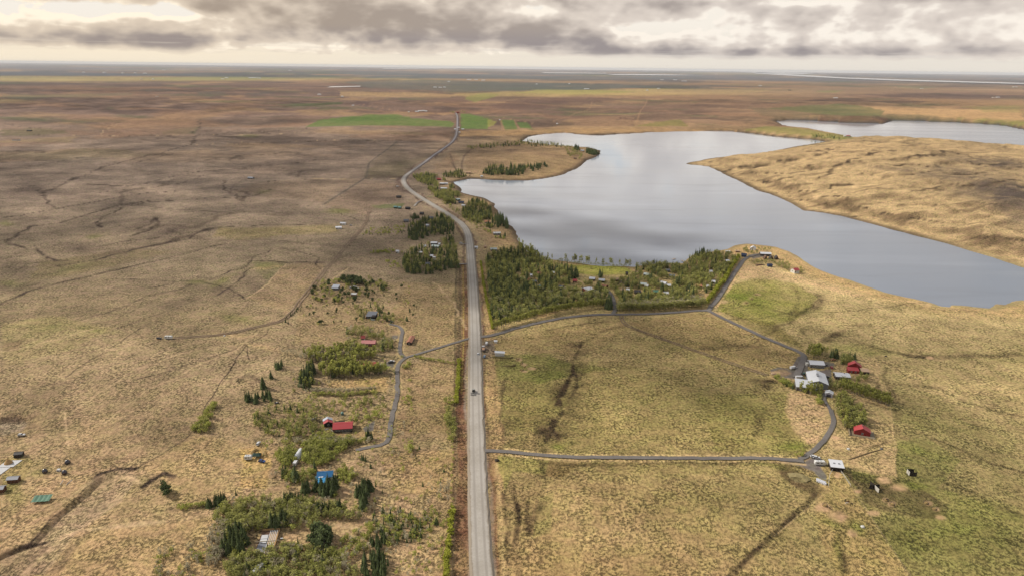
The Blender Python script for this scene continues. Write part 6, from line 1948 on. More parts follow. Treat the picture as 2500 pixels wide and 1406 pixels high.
# groves along the bend
G('in the upper dark grove left of the road', [(994, 560), (1012, 545), (1060, 530), (1085, 528), (1108, 545), (1110, 572), (1060, 578), (1000, 590)], [(S, 'dark', 170, 8, 13), (BI, 'green', 110, 6, 9)])
G('in the lower dark grove left of the road', [(982, 640), (1000, 618), (1050, 592), (1105, 585), (1112, 600), (1120, 655), (1060, 668), (1050, 672), (985, 668)], [(S, 'dark', 170, 7, 12), (BI, 'green', 260, 5, 9)], 0.15)
G('in the clump right of the dark cottage', [(1000, 532), (1022, 526), (1024, 534), (1000, 537)], [(S, 'dark', 24, 6, 8)])
G('in the strip planted below the culvert track', [(872, 574), (900, 560), (960, 555), (992, 545), (985, 575), (900, 576)], [(WI, 'olive', 70, 2.5, 4), (S, 'small', 20, 3, 5)])
G('in the thin row left of the lower dark grove', [(900, 614), (985, 612), (985, 620), (905, 620)], [(WI, 'olive', 36, 2.5, 4)])
G('by the fork of the left track', [(940, 640), (970, 640), (975, 655), (945, 655)], [(WI, 'olive', 14, 3, 4.5)])
G('in the shore wood near the cove', [(1008, 432), (1040, 426), (1075, 434), (1100, 450), (1112, 462), (1090, 470), (1050, 455), (1020, 448)], [(BI, 'green', 260, 5, 9), (S, 'dark', 80, 7, 11)])
G('in the shore wood below the cove cottages', [(1045, 462), (1100, 470), (1125, 478), (1128, 500), (1090, 498), (1060, 480)], [(BI, 'green', 320, 6, 10), (S, 'dark', 40, 8, 11)])
G('in the shore wood right of the bend', [(1130, 510), (1150, 490), (1180, 495), (1200, 515), (1205, 545), (1200, 560), (1160, 545), (1130, 535)], [(S, 'dark', 130, 8, 12), (BI, 'green', 300, 5, 9)])
G('on the lake cliff right of the bend', [(1205, 535), (1228, 530), (1240, 550), (1245, 560), (1200, 555)], [(S, 'tall dark', 55, 9, 13)])
G('beside the lone white house on the brown slope', [(1180, 562), (1205, 568), (1235, 575), (1230, 586), (1210, 582)], [(WI, 'green', 20, 3, 4.5), (S, 'dark', 8, 5, 8)])
G('in the peninsula grove', [(1180, 425), (1195, 408), (1240, 404), (1290, 410), (1275, 428), (1200, 430)], [(S, 'dark', 160, 9, 14), (BI, 'green', 90, 6, 9)])
G('in the second clump on the peninsula', [(1280, 412), (1290, 405), (1342, 402), (1335, 410), (1300, 420)], [(S, 'dark', 50, 8, 12)])
G('on the neck of the peninsula', [(1080, 428), (1120, 418), (1150, 430), (1130, 437), (1085, 434)], [(S, 'dark', 50, 7, 10), (BI, 'green', 80, 5, 8)])
G('along the far side of the peninsula', [(1140, 362), (1210, 352), (1290, 346), (1370, 354), (1375, 361), (1250, 357), (1150, 368)], [(BI, 'dark green', 200, 6, 10), (S, 'dark', 70, 7, 13)])
G('on the peninsula tip', [(1403, 360), (1450, 372), (1463, 378), (1448, 380), (1400, 366)], [(S, 'dark', 150, 9, 14)])
G('around the house near the peninsula tip', [(1375, 358), (1400, 362), (1425, 378), (1415, 392), (1390, 388)], [(BI, 'dark green', 110, 5, 9)])
G('on the spit beside the red roofed farm', [(1976, 333), (1990, 327), (2020, 331), (2045, 335), (2040, 341), (2005, 341)], [(BI, 'dark', 26, 6, 9), (S, 'dark', 8, 8, 11)])
G('around the house at the end of the main road', [(1095, 277), (1120, 273), (1140, 276), (1120, 279)], [(BI, 'dark', 16, 7, 11)])
G('in the open wood right of the bend', [(1045, 470), (1075, 470), (1140, 520), (1190, 555), (1165, 560), (1110, 520)], [(BI, 'olive', 110, 3.5, 6), (WI, 'olive', 60, 2, 4)])
# cottages left of the road
G('around the white metal cottage', [(752, 735), (772, 692), (800, 684), (900, 682), (950, 690), (940, 712), (880, 735), (800, 742)], [(PN, 'dark', 60, 3.5, 6.5), (WI, 'olive', 70, 3, 5), (BI, 'green', 50, 4, 6)], 0.3)
G('in the dense pine belt behind the white metal cottage', [(828, 690), (840, 683), (882, 684), (888, 696), (850, 700)], [(PN, 'dark', 36, 5, 7.5)])
G('scattered on the open slope below the pines', [(935, 700), (1015, 690), (1010, 790), (960, 790), (870, 790), (700, 800), (695, 770), (760, 740), (930, 730)], [(PN, 'small dark', 34, 2.0, 5), (WI, 'low olive', 40, 2, 3.5)])
rank('along the bend of the left dirt track', [(690, 790), (712, 770), (728, 760), (745, 745)], S, 'small', 6.5, 2.5, 5, 4)
G('around the modern grey house', [(850, 760), (880, 745), (935, 752), (960, 770), (985, 780), (1010, 790), (990, 800), (930, 790), (880, 785)], [(BI, 'green', 45, 4, 6.5), (S, 'dark', 14, 4, 7)])
G('around the faded pink roof', [(846, 812), (880, 806), (930, 815), (965, 835), (955, 858), (900, 862), (850, 856)], [(BI, 'green', 70, 5, 8), (S, 'dark', 12, 5, 8), (BA, 'budding', 20, 5, 7)])
G('in the poplar grove left of the orange red roof', [(733, 880), (760, 862), (800, 858), (880, 856), (930, 866), (915, 880), (880, 886), (800, 890)], [(PO, 'slim green', 170, 7, 10), (BA, 'budding', 40, 6, 8)])
G('below the orange red roof', [(775, 905), (850, 888), (885, 898), (940, 902), (945, 912), (860, 924), (790, 922)], [(PO, 'slim green', 130, 7, 10), (BI, 'green', 40, 5, 8), (S, 'dark', 12, 6, 9)])
G('in the dark stand at the left end of the poplar grove', [(736, 905), (760, 890), (772, 905), (768, 945), (740, 955), (732, 940)], [(S, 'dark', 34, 7, 11), (PO, 'slim green', 14, 7, 9)])
rank('in the pale row above the straw clearing', [(690, 862), (740, 872), (800, 868), (900, 856)], BA, 'budding', 5, 4, 6, 4)
rank('in the thin row below the straw clearing', [(765, 960), (820, 962), (880, 958), (920, 955)], BA, 'thin budding', 2.6, 4, 5.5, 2)
rank('in the thin row below the straw clearing', [(765, 964), (820, 966), (880, 962), (920, 959)], WI, 'olive', 5, 2.5, 4, 2)
G('on the open slope above the left spruce clump', [(672, 896), (690, 892), (692, 900), (674, 904)], [(S, 'dark', 9, 5.5, 7)])
G('standing by itself on the left slope', [(660, 924), (663, 922), (664, 925)], [(S, 'dark', 1, 7.5, 8)])
G('in the tall pair on the left slope', [(633, 948), (642, 944), (645, 949), (636, 952)], [(S, 'tall dark', 4, 9, 11)])
G('in the left spruce clump', [(588, 980), (612, 972), (640, 968), (668, 970), (664, 980), (620, 986)], [(S, 'dark', 24, 5, 9)])
G('on the shrubby slope left of the long dark house', [(615, 1010), (720, 985), (770, 1020), (790, 1060), (880, 1074), (860, 1082), (700, 1078), (620, 1050)], [(BI, 'olive', 120, 3.5, 6.5), (S, 'small dark', 22, 4, 6.5), (WI, 'olive', 50, 2.5, 4)], 0.2)
G('in the triangular thicket at the fence corner', [(462, 1056), (490, 1022), (524, 985), (528, 1002), (512, 1030), (508, 1058)], [(WI, 'olive', 50, 3, 4.5), (BI, 'olive', 20, 4, 6)])
G('on the mottled slope below the straw clearing', [(745, 972), (930, 962), (945, 1000), (870, 1012), (740, 1010)], [(BI, 'olive', 50, 3.5, 6), (WI, 'olive', 40, 2, 3.5)])
G('around the drive of the long dark house', [(848, 1018), (940, 1000), (952, 1018), (890, 1034), (858, 1030)], [(WI, 'olive', 26, 2.5, 4)])
G('at the right gable of the gravel drive', [(888, 1068), (912, 1066), (914, 1074), (892, 1076)], [(S, 'dark', 7, 6, 9)])
G('beside the white polytunnel', [(672, 1108), (720, 1090), (726, 1120), (715, 1135), (690, 1142)], [(WI, 'bright green', 60, 3, 4.5), (BI, 'green', 20, 4, 6)])
G('in the bright green willow belt above the blue roof', [(735, 1092), (790, 1072), (850, 1072), (862, 1090), (815, 1122), (780, 1140), (742, 1134)], [(WI, 'bright green', 150, 3, 5), (BI, 'green', 40, 4, 6.5)])
G('in the hedge line below the long dark house', [(660, 1082), (760, 1076), (900, 1076), (915, 1082), (780, 1088)], [(BA, 'budding', 50, 3.5, 5), (WI, 'olive', 40, 2.5, 4)])
for u_, v_, h_ in ((692, 1160, 8), (698, 1156, 9), (722, 1174, 12), (716, 1170, 8), (769, 1150, 9), (690, 1166, 7), (888, 1124, 6), (884, 1122, 5), (893, 1126, 5), (905, 1142, 4)):
    TREES[S].append((u_, v_, h_, 'pointed spruce tree scattered around the blue roofed cottage', 'around the blue roofed cottage'))
G('around the blue roofed cottage', [(690, 1160), (740, 1150), (770, 1155), (762, 1180), (700, 1185)], [(WI, 'olive', 28, 3, 4.5), (BI, 'green', 14, 4, 6)])
G('right of the blue roofed cottage', [(825, 1150), (850, 1140), (870, 1160), (850, 1185), (825, 1190)], [(WI, 'olive', 22, 3, 5)])
G('in the dark clump in front of the blue roof', [(772, 1196), (800, 1186), (822, 1190), (818, 1210), (780, 1216)], [(S, 'dark', 26, 7, 10)])
G('in the small clump left of the blue roof front', [(738, 1202), (752, 1190), (756, 1206), (744, 1214)], [(S, 'dark', 8, 7, 10)])
G('in the big dark clump right of the blue roof', [(866, 1212), (880, 1192), (904, 1192), (908, 1215), (886, 1248)], [(S, 'dark', 30, 7, 10)])
G('in the dense leafy thicket at the bottom', [(520, 1262), (560, 1230), (640, 1222), (700, 1222), (760, 1226), (850, 1248), (885, 1268), (790, 1268), (750, 1296), (690, 1288), (620, 1300), (560, 1320)], [(BI, 'green', 280, 3.5, 7), (WI, 'green', 120, 2.5, 4.5), (BA, 'budding', 80, 3.5, 6)])
G('in the dark row at the left of the thicket', [(504, 1234), (552, 1222), (556, 1232), (510, 1240)], [(S, 'dark', 22, 5, 8)])
G('in the dark row behind the thicket', [(690, 1224), (732, 1218), (738, 1226), (696, 1232)], [(S, 'dark', 20, 5.5, 8)])
G('in the dark strip right of the thicket', [(766, 1246), (830, 1236), (842, 1246), (770, 1256)], [(S, 'dark', 24, 5, 8)])
G('behind the unfinished house', [(652, 1290), (676, 1284), (700, 1272), (712, 1280), (672, 1294)], [(S, 'tall dark', 14, 8, 11)])
G('in the dense round pine clump', [(752, 1336), (760, 1306), (785, 1300), (808, 1312), (806, 1338), (780, 1350)], [(PN, 'dark', 34, 6, 8.5)])
G('left of the unfinished house', [(545, 1350), (560, 1310), (586, 1300), (604, 1330), (602, 1352), (570, 1364)], [(S, 'dark', 28, 8, 11), (WI, 'bright green', 14, 4, 5)])
G('in the leafy thicket at the lower frame edge', [(545, 1372), (610, 1352), (640, 1350), (720, 1336), (840, 1360), (880, 1420), (560, 1420)], [(BI, 'green', 200, 3.5, 6.5), (WI, 'green', 110, 2.5, 4.5), (S, 'dark', 14, 5, 8), (BA, 'budding', 60, 3.5, 6)])
G('among the young plantation left of the main road', [(905, 1262), (940, 1245), (1040, 1250), (1075, 1280), (1020, 1320), (930, 1335)], [(S, 'young', 75, 2.5, 5), (WI, 'olive', 50, 2.5, 4), (BA, 'budding', 30, 3, 4.5)])
G('in the dark patch of the young plantation', [(905, 1325), (935, 1310), (945, 1330), (915, 1345)], [(S, 'dark', 16, 5, 7)])
G('at the lower end of the young plantation', [(882, 1406), (890, 1365), (930, 1350), (955, 1380), (940, 1420), (890, 1420)], [(S, 'dark', 45, 5, 8)])
G('on the rough ground below the pine clump', [(800, 1350), (880, 1290), (920, 1270), (900, 1340), (860, 1370)], [(WI, 'olive', 40, 2.5, 4), (BA, 'budding', 20, 3, 4.5)])
G('in the ragged scrub at the bottom left', [(365, 1406), (380, 1350), (470, 1340), (520, 1380), (500, 1420), (370, 1420)], [(BA, 'leafless', 30, 3.5, 5), (WI, 'olive', 16, 2.5, 4)])
G('in the leafless strip left of the thicket', [(505, 1340), (520, 1265), (556, 1290), (545, 1370), (510, 1400)], [(BA, 'leafless', 70, 3.5, 5.5), (WI, 'olive', 14, 2.5, 4)])
G('on the mound in the lower left', [(383, 1192), (420, 1190), (418, 1215), (404, 1214)], [(PN, 'dark', 5, 5, 6.5)])
G('on the dark bank in the lower left', [(425, 1236), (500, 1230), (510, 1240), (440, 1246)], [(WI, 'olive', 22, 2, 3)])
G('along the fence left of the main road, middle', [(1086, 980), (1108, 975), (1110, 1075), (1092, 1078)], [(BI, 'olive', 46, 4, 6), (WI, 'olive', 20, 3, 4)])
G('on the rough strip beside the winding lane', [(985, 940), (1000, 930), (1010, 1000), (985, 1010)], [(WI, 'olive', 16, 2, 3.5)])
G('in the low dark thicket at the lane fork', [(980, 900), (995, 886), (1005, 892), (1000, 902)], [(WI, 'dark', 14, 2.5, 3.5)])
rank('along the plot border left of the main road', [(1010, 872), (1050, 880), (1115, 890)], WI, 'olive', 4.5, 2.2, 3.2, 2)
G('on the plots right of the lower thicket', [(985, 1095), (1010, 1090), (1008, 1108), (990, 1108)], [(WI, 'olive', 8, 3, 4.5)])
G('near the main road at the bottom', [(1070, 1190), (1100, 1185), (1096, 1225), (1072, 1222)], [(BA, 'budding', 9, 4, 5.5)])
G('scattered up the rough strip left of the main road', [(640, 1090), (700, 1000), (720, 860), (850, 800), (1000, 850), (960, 1000), (1090, 1100), (1090, 1230), (900, 1260), (700, 1210), (560, 1230)], [(WI, 'low olive', 150, 1.4, 3.2), (BA, 'thin budding', 110, 2.5, 4.5), (BI, 'small green', 50, 2.5, 4.5), (S, 'small', 26, 2, 4.5)])
G('spread over the rough plot at the lower left of the main road', [(900, 1250), (1085, 1235), (1085, 1406), (960, 1406)], [(BA, 'thin budding', 50, 2, 3.5), (WI, 'low olive', 60, 1.4, 3)])
# the right farm
G('behind the entrance farmhouse', [(1968, 872), (1975, 856), (2012, 856), (2022, 872), (1990, 876)], [(PO, 'bright green', 40, 7, 10)])
G('right of the entrance farmhouse', [(2024, 872), (2044, 866), (2048, 874), (2030, 876)], [(S, 'dark', 12, 6, 9), (BI, 'green', 8, 5, 7)])
G('behind the tall red farmhouse', [(2050, 888), (2062, 874), (2095, 876), (2080, 886), (2060, 896)], [(BI, 'olive', 22, 5, 8), (S, 'dark', 6, 6, 9)])
G('in the row along the yard, left of the annex', [(1886, 920), (1900, 922), (1942, 945), (1936, 950), (1900, 935)], [(WI, 'dark', 26, 2.5, 4.5), (S, 'small', 8, 3, 5)])
G('in front of the barns', [(1950, 952), (1975, 948), (2006, 948), (2008, 962), (1985, 966), (1955, 958)], [(PO, 'airy green', 16, 7, 10), (WI, 'green', 18, 3, 4)])
G('between the barns and the bungalow', [(2016, 935), (2040, 925), (2075, 928), (2072, 945), (2030, 955)], [(BI, 'green', 30, 4, 6.5)])
G('right of the long low bungalow', [(2085, 925), (2100, 915), (2118, 925), (2112, 938), (2090, 936)], [(BI, 'green', 18, 4, 6)])
rank('in the double row right of the white garage', [(2050, 950), (2090, 964), (2130, 978), (2172, 992)], PO, 'pale', 2.7, 7, 9, 2)
rank('in the double row right of the white garage', [(2056, 944), (2096, 957), (2136, 971), (2170, 983)], PO, 'pale', 3.2, 7, 9, 2)
G('in the olive grove above the lower red house', [(2036, 978), (2060, 968), (2100, 1000), (2116, 1036), (2095, 1052), (2060, 1048), (2040, 1020)], [(BI, 'olive', 80, 5, 8), (WI, 'green', 26, 3, 4.5), (PO, 'bright green', 14, 8, 11)])
G('along the drive of the white garage', [(1985, 965), (2000, 968), (2008, 990), (1998, 990)], [(WI, 'olive', 16, 2.5, 4)])
G('in the reedy corner by the straight lane', [(1935, 1112), (1965, 1095), (1975, 1105), (1955, 1116)], [(WI, 'pale', 18, 1.5, 2.5)])

# hedges of yellow green willow
rank('in the yellow hedge along the main road', [(1174, 640), (1180, 690), (1190, 745), (1204, 806)], GO, 'clipped', 1.9, 2.6, 3.4, 0.5)
rank('in the yellow hedge beside the lake lane', [(1724, 742), (1752, 705), (1776, 670), (1802, 630)], GO, 'tall', 2.0, 4.2, 5.6, 0.8)
rank('in the second yellow hedge beside the lake lane', [(1766, 692), (1780, 668)], GO, 'tall', 2.2, 4, 5, 0.8)
rank('in the green hedge left of the main road', [(1121, 882), (1119, 930), (1113, 985)], GO, 'narrow', 2.6, 2.8, 3.6, 0.8)
rank('in the broken hedge at the lower left of the main road', [(1103, 1245), (1098, 1300), (1092, 1350), (1088, 1415)], GO, 'ragged', 6.0, 2.6, 3.8, 2.5)
rank('in the broken hedge at the lower left of the main road', [(1106, 1080), (1104, 1160), (1102, 1240)], WI, 'small', 14.0, 1.5, 2.6, 3)

# ---- say which tree each one is: its size among its like, and where it stands in its grove
_cells = {}
for kind, lst in TREES.items():
    by = {}
    for i, r in enumerate(lst):
        by.setdefault(r[3], []).append(i)
    for lab, ids in by.items():
        if len(ids) == 1:
            continue
        us = np.array([lst[i][0] for i in ids]); vv = np.array([lst[i][1] for i in ids]); hh = np.array([lst[i][2] for i in ids])
        fu = np.argsort(np.argsort(us)) / len(ids); fv = np.argsort(np.argsort(vv)) / len(ids); fh = np.argsort(np.argsort(hh)) / len(ids)
        nu = 5 if len(ids) > 40 else 3; nv = 3 if len(ids) > 12 else (2 if len(ids) > 5 else 1)
        WU_ = {3: ['left', 'middle', 'right'], 5: ['far left', 'left', 'middle', 'right', 'far right']}[nu]
        WV_ = {1: [''], 2: ['back', 'front'], 3: ['back', 'centre', 'front']}[nv]
        cell = {}
        for k, i in enumerate(ids):
            cell.setdefault((int(fu[k] * nu), int(fv[k] * nv)), []).append(k)
        for (cu, cv), ks in cell.items():
            ks.sort(key=lambda k: -hh[k])
            spot = (WV_[cv] + ' ' + WU_[cu]).strip()
            for q, k in enumerate(ks):
                size = 'tallest' if q == 0 and len(ks) > 1 else 'smallest' if q == len(ks) - 1 and len(ks) > 2 else 'taller' if q < len(ks) / 2 else 'lower'
                if len(ks) == 1:
                    size = ''
                r = lst[ids[k]]
                words = r[3].split()
                if len(words) + len(size.split()) + len(spot.split()) > 16:
                    words = [w for w in words if w not in ('tree', 'the')]
                words = words[:16 - len(size.split()) - len(spot.split())]
                lst[ids[k]] = (r[0], r[1], r[2], (size + ' ' + ' '.join(words) + ', ' + spot).strip(), r[4])

# ---- plant them: the 300 largest of each kind one by one, the rest as one mass
SINGULAR = {k: k for k in TREES}
MASS = {S: 'spruce_wood', PN: 'pine_wood', BI: 'birch_wood', PO: 'poplar_wood', WI: 'willow_scrub', BA: 'bare_scrub', GO: 'willow_hedge'}
for kind, lst in TREES.items():
    rec = []
    for u, v, h, lab, where in lst:
        p = P3(u, v)
        px_h = h * FPX / float(depth_of(p.x, p.y, p.z))
        vis = (-30 < u < 2530) and v < 1425
        rec.append((px_h if vis else 0, p, h, lab, where))
    rec.sort(key=lambda r: -r[0])
    first = {}
    for i, (px_h, p, h, lab, where) in enumerate(rec[:290]):
        vi = int(TRS.integers(len(PROTO[kind])))
        pr = PROTO[kind][vi]
        yaw = TRS.uniform(0, 6.28); wd = h * TRS.uniform(0.72, 1.38)
        g = '%s %s' % (kind.replace('_', ' ').replace('bush', 'bushes') if 'bush' in kind else kind.replace('_', ' ') + 's', where)
        if vi not in first:
            o = thing(kind, lab, 'tree' if 'bush' not in kind and 'willow' not in kind else 'bush', p, yaw, g)
            put('crown', pr['crown'], o); put('trunk', pr['trunk'], o)
            o.scale = (wd, wd, h)
            first[vi] = o
        else:
            copy_thing(first[vi], p, yaw, lab, g, (wd, wd, h))
    rest = rec[290:]
    if rest:
        Vs = []; Fs = []; Ts = []; b = 0
        for px_h, p, h, lab, where in rest:
            pr = PROTO[kind][int(TRS.integers(len(PROTO[kind])))]
            a = TRS.uniform(0, 6.28); wd = h * TRS.uniform(0.72, 1.38)
            X = pr['V']
            q = np.empty_like(X)
            q[:, 0] = (X[:, 0] * math.cos(a) - X[:, 1] * math.sin(a)) * wd + p.x
            q[:, 1] = (X[:, 0] * math.sin(a) + X[:, 1] * math.cos(a)) * wd + p.y
            q[:, 2] = X[:, 2] * h + p.z
            Vs.append(q); Fs.append(pr['F'] + b); b += len(X)
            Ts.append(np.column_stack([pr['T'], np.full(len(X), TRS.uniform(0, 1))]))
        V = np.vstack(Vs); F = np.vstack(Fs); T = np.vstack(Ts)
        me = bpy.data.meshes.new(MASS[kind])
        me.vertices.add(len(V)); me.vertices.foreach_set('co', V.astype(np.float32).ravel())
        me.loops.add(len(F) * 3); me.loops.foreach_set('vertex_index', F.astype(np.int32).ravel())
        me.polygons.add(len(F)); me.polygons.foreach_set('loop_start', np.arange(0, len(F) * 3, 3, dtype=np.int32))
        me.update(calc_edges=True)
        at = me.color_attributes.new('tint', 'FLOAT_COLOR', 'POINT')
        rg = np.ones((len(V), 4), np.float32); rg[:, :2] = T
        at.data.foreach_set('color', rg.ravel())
        me.materials.append(PROTO[kind][0]['crown'].materials[0])
        o = bpy.data.objects.new(MASS[kind], me); COL.objects.link(o)
        o['kind'] = 'stuff'
        tag(o, 'mass of more distant %ss filling the woods and groves' % kind.replace('_', ' '), 'wood')

# ================================================================== vehicles, bales, fences and other small things
CARP = {'white': (236, 236, 238), 'silver': (190, 194, 200), 'blue': (48, 84, 150), 'dark': (44, 46, 52), 'red': (170, 50, 48), 'green': (40, 110, 90), 'pale blue': (150, 178, 206), 'orange': (206, 150, 110), 'black': (28, 30, 34)}
_veh = {}


def wheels(t, xs, half, r=0.34, w=0.22):
    for x in xs:
        for s in (-1, 1):
            MB().tube((x, s * half - w / 2, r), (x, s * half + w / 2, r), r, None, 10).part('wheel', M_TYRE, t)


def car(label, u, v, yaw, col, cat='car', group=None, estate=0.0):
    p = P3(u, v); p.z += 0.35 if GRV is not None else 0
    key = ('car', col, estate)
    if key in _veh:
        return copy_thing(_veh[key], p, math.radians(yaw), label, group)
    t = thing('parked_car', label, cat, p, math.radians(yaw), group)
    m = paint('car_' + col.replace(' ', '_'), CARP[col], 0.25, 0.5, 0.02)
    b = 0.88
    MB().prism([(-2.15, 0.32), (2.1, 0.32), (2.18, 0.62), (1.95, 0.86), (0.95, 0.98), (-2.05, 1.0), (-2.2, 0.7)], 1, -b, b).part('body', m, t)
    MB().hexa([(-2.0 - estate * .1, -b * .95, 0.99), (0.95, -b * .95, 0.97), (0.95, b * .95, 0.97), (-2.0 - estate * .1, b * .95, 0.99)], [(-1.55 - estate * .4, -b * .74, 1.44), (0.2, -b * .74, 1.44), (0.2, b * .74, 1.44), (-1.55 - estate * .4, b * .74, 1.44)]).part('cabin_glass', M_GLASS, t)
    MB().box(-1.58 - estate * .4, 0.22, -b * .76, b * .76, 1.44, 1.50).part('roof', m, t)
    for s in (-1, 1):
        MB().box(2.08, 2.19, s * 0.6 - 0.18, s * 0.6 + 0.18, 0.55, 0.72).part('headlight', M_WFRAME, t)
    wheels(t, (-1.35, 1.35), b - 0.08)
    _veh[key] = t
    return t


def caravan(label, u, v, yaw, L=6.0, name='caravan', cat='caravan'):
    p = P3(u, v); p.z += 0.15
    t = thing(name, label, cat, p, math.radians(yaw))
    m = paint('caravan_white', (232, 232, 230), 0.4, 0.4, 0.04)
    a = L / 2
    MB().prism([(-a, 0.6), (-a + .15, 0.45), (a - .3, 0.45), (a, 0.9), (a - .1, 2.0), (a - .6, 2.65), (-a + .4, 2.65), (-a, 2.2)], 1, -1.12, 1.12).part('body', m, t)
    for s in (-1, 1):
        for x in (-a * .5, a * .25):
            MB().box(x - .6, x + .6, s * 1.12 - .02, s * 1.12 + .02, 1.4, 2.0).part('window', M_GLASS, t)
    for x in (-a * .4, a * .1):
        MB().box(x - .3, x + .3, -.35, .35, 2.65, 2.78).part('roof_hatch', paint('vent_metal', (150, 152, 158), 0.4), t)
    MB().box(a * .35, a * .35 + .6, -1.16, -1.13, .6, 2.3).part('door', M_WFRAME, t)
    MB().tube((a - .1, 0, 0.5), (a + 1.2, 0, 0.45), 0.06, None, 5).part('drawbar', M_TYRE, t)
    wheels(t, (-0.2,), 1.0, 0.32)
    return t


def van(label, u, v, yaw, col='white', L=5.2, cat='van'):
    p = P3(u, v); p.z += 0.3
    t = thing('van', label, cat, p, math.radians(yaw))
    m = paint('car_' + col, CARP[col], 0.3, 0.5, 0.03)
    a = L / 2
    MB().prism([(-a, .4), (a, .4), (a + .05, .9), (a - .7, 1.15), (a - 1.3, 2.05), (-a, 2.1)], 1, -.95, .95).part('body', m, t)
    MB().hexa([(a - .78, -.84, 1.18), (a - .68, -.84, 1.18), (a - .68, .84, 1.18), (a - .78, .84, 1.18)], [(a - 1.32, -.78, 2.0), (a - 1.22, -.78, 2.0), (a - 1.22, .78, 2.0), (a - 1.32, .78, 2.0)]).part('windscreen', M_GLASS, t)
    for s in (-1, 1):
        MB().box(a - 1.9, a - 1.1, s * .95 - .02, s * .95 + .02, 1.2, 1.75).part('window', M_GLASS, t)
    wheels(t, (-a + 1.0, a - 1.0), .84)
    return t


def truck(label, u, v, yaw, cab='white', load=(206, 164, 132), L=8.0):
    p = P3(u, v); p.z += 0.3
    t = thing('truck', label, 'truck', p, math.radians(yaw))
    a = L / 2
    MB().box(-a, a, -.5, .5, .6, .85).part('chassis', M_TYRE, t)
    MB().prism([(a - 1.9, .7), (a, .7), (a, 1.7), (a - .35, 2.7), (a - 1.9, 2.75)], 1, -1.2, 1.2).part('cab', paint('cab_' + cab, CARP[cab], 0.3, 0.5, 0.03), t)
    MB().hexa([(a - .02, -1.05, 1.72), (a + .03, -1.05, 1.72), (a + .03, 1.05, 1.72), (a - .02, 1.05, 1.72)], [(a - .34, -1.0, 2.6), (a - .28, -1.0, 2.6), (a - .28, 1.0, 2.6), (a - .34, 1.0, 2.6)]).part('windscreen', M_GLASS, t)
    m = paint('truck_bed', (150, 140, 136), 0.6)
    bed = MB().box(-a, a - 2.2, -1.25, 1.25, .86, 1.0)
    for s in (-1, 1):
        bed.box(-a, a - 2.2, s * 1.25 - .06, s * 1.25 + .06, 1.0, 1.8)
    bed.box(-a - .06, -a + .06, -1.2, 1.2, 1.0, 1.8); bed.box(a - 2.26, a - 2.16, -1.2, 1.2, 1.0, 2.1)
    bed.part('bed', m, t)
    MB().prism([(-a + .3, 1.0), (a - 2.5, 1.0), (a - 2.8, 1.8), (-a / 3, 2.3), (-a + .5, 1.8)], 1, -1.1, 1.1).part('load', paint('earth_load', load, 0.9), t)
    wheels(t, (-a + 1.0, -a + 2.3, a - 1.0), 1.1, .48, .3)
    return t


def tractor(label, u, v, yaw, col='green'):
    p = P3(u, v); p.z += 0.3
    t = thing('tractor', label, 'tractor', p, math.radians(yaw))
    m = paint('car_' + col, CARP[col], 0.35)
    MB().box(-.2, 1.9, -.45, .45, .8, 1.55).part('bonnet', m, t)
    MB().hexa([(-1.5, -.8, 1.0), (-.1, -.8, 1.0), (-.1, .8, 1.0), (-1.5, .8, 1.0)], [(-1.3, -.7, 2.6), (-.3, -.7, 2.6), (-.3, .7, 2.6), (-1.3, .7, 2.6)]).part('cab', M_GLASS, t)
    MB().box(-1.45, -.15, -.8, .8, 2.6, 2.72).part('cab_roof', m, t)
    for s in (-1, 1):
        MB().tube((-.9, s * .75, .8), (-.9, s * 1.2, .8), .8, None, 14).part('wheel', M_TYRE, t)
        MB().tube((1.4, s * .7, .5), (1.4, s * 1.0, .5), .5, None, 12).part('wheel', M_TYRE, t)
    return t


# on and beside the main road
car('white car driving on the pale main road above the grader', 1167, 866, 92, 'white')
car('pale blue car standing on the verge by the road junction', 1183, 872, 80, 'pale blue')
van('white van parked on the dark yard at the road junction', 1188, 841, 85)
truck('truck with tan load standing on the yard at the junction', 1180, 855, 92)
p = P3(1156, 961); p.z += 0.8
t_ = thing('road_grader', 'dark road grader working on the pale main road', 'grader', p, math.radians(-92))
mg = paint('grader_paint', (66, 66, 62), 0.5)
MB().box(-3.6, -.6, -.6, .6, .9, 1.7).part('engine_hood', mg, t_)
MB().box(-.6, 3.8, -.18, .18, 1.2, 1.5).part('frame', mg, t_)
MB().box(-.7, .7, -.75, .75, 1.5, 3.0).part('cab', M_GLASS, t_)
MB().box(-.8, .8, -.85, .85, 3.0, 3.15).part('cab_roof', paint('grader_roof', (170, 170, 164), 0.5), t_)
MB().hexa([(.9, -2.2, .2), (1.1, -2.2, .2), (2.0, 2.2, .2), (1.8, 2.2, .2)], [(.9, -2.2, .9), (1.1, -2.2, .9), (2.0, 2.2, .9), (1.8, 2.2, .9)]).part('blade', paint('blade_steel', (190, 190, 190), 0.4, 0.5, 0.05), t_)
MB().hexa([(4.0, -1.9, .1), (4.2, -1.9, .1), (4.2, 1.9, .1), (4.0, 1.9, .1)], [(4.0, -1.9, .9), (4.2, -1.9, .9), (4.2, 1.9, .9), (4.0, 1.9, .9)]).part('front_blade', paint('blade_steel', (190, 190, 190), 0.4, 0.5, 0.05), t_)
wheels(t_, (-2.9, -1.5, 3.5), .9, .6, .4)
car('tiny white car on the main road by the upper grove', 1098, 533, 140, 'white')
car('small white car at the upper culvert left of the bend', 1125, 595, 5, 'white')
van('white van beside the road at the sharp bend', 971, 457, 15)
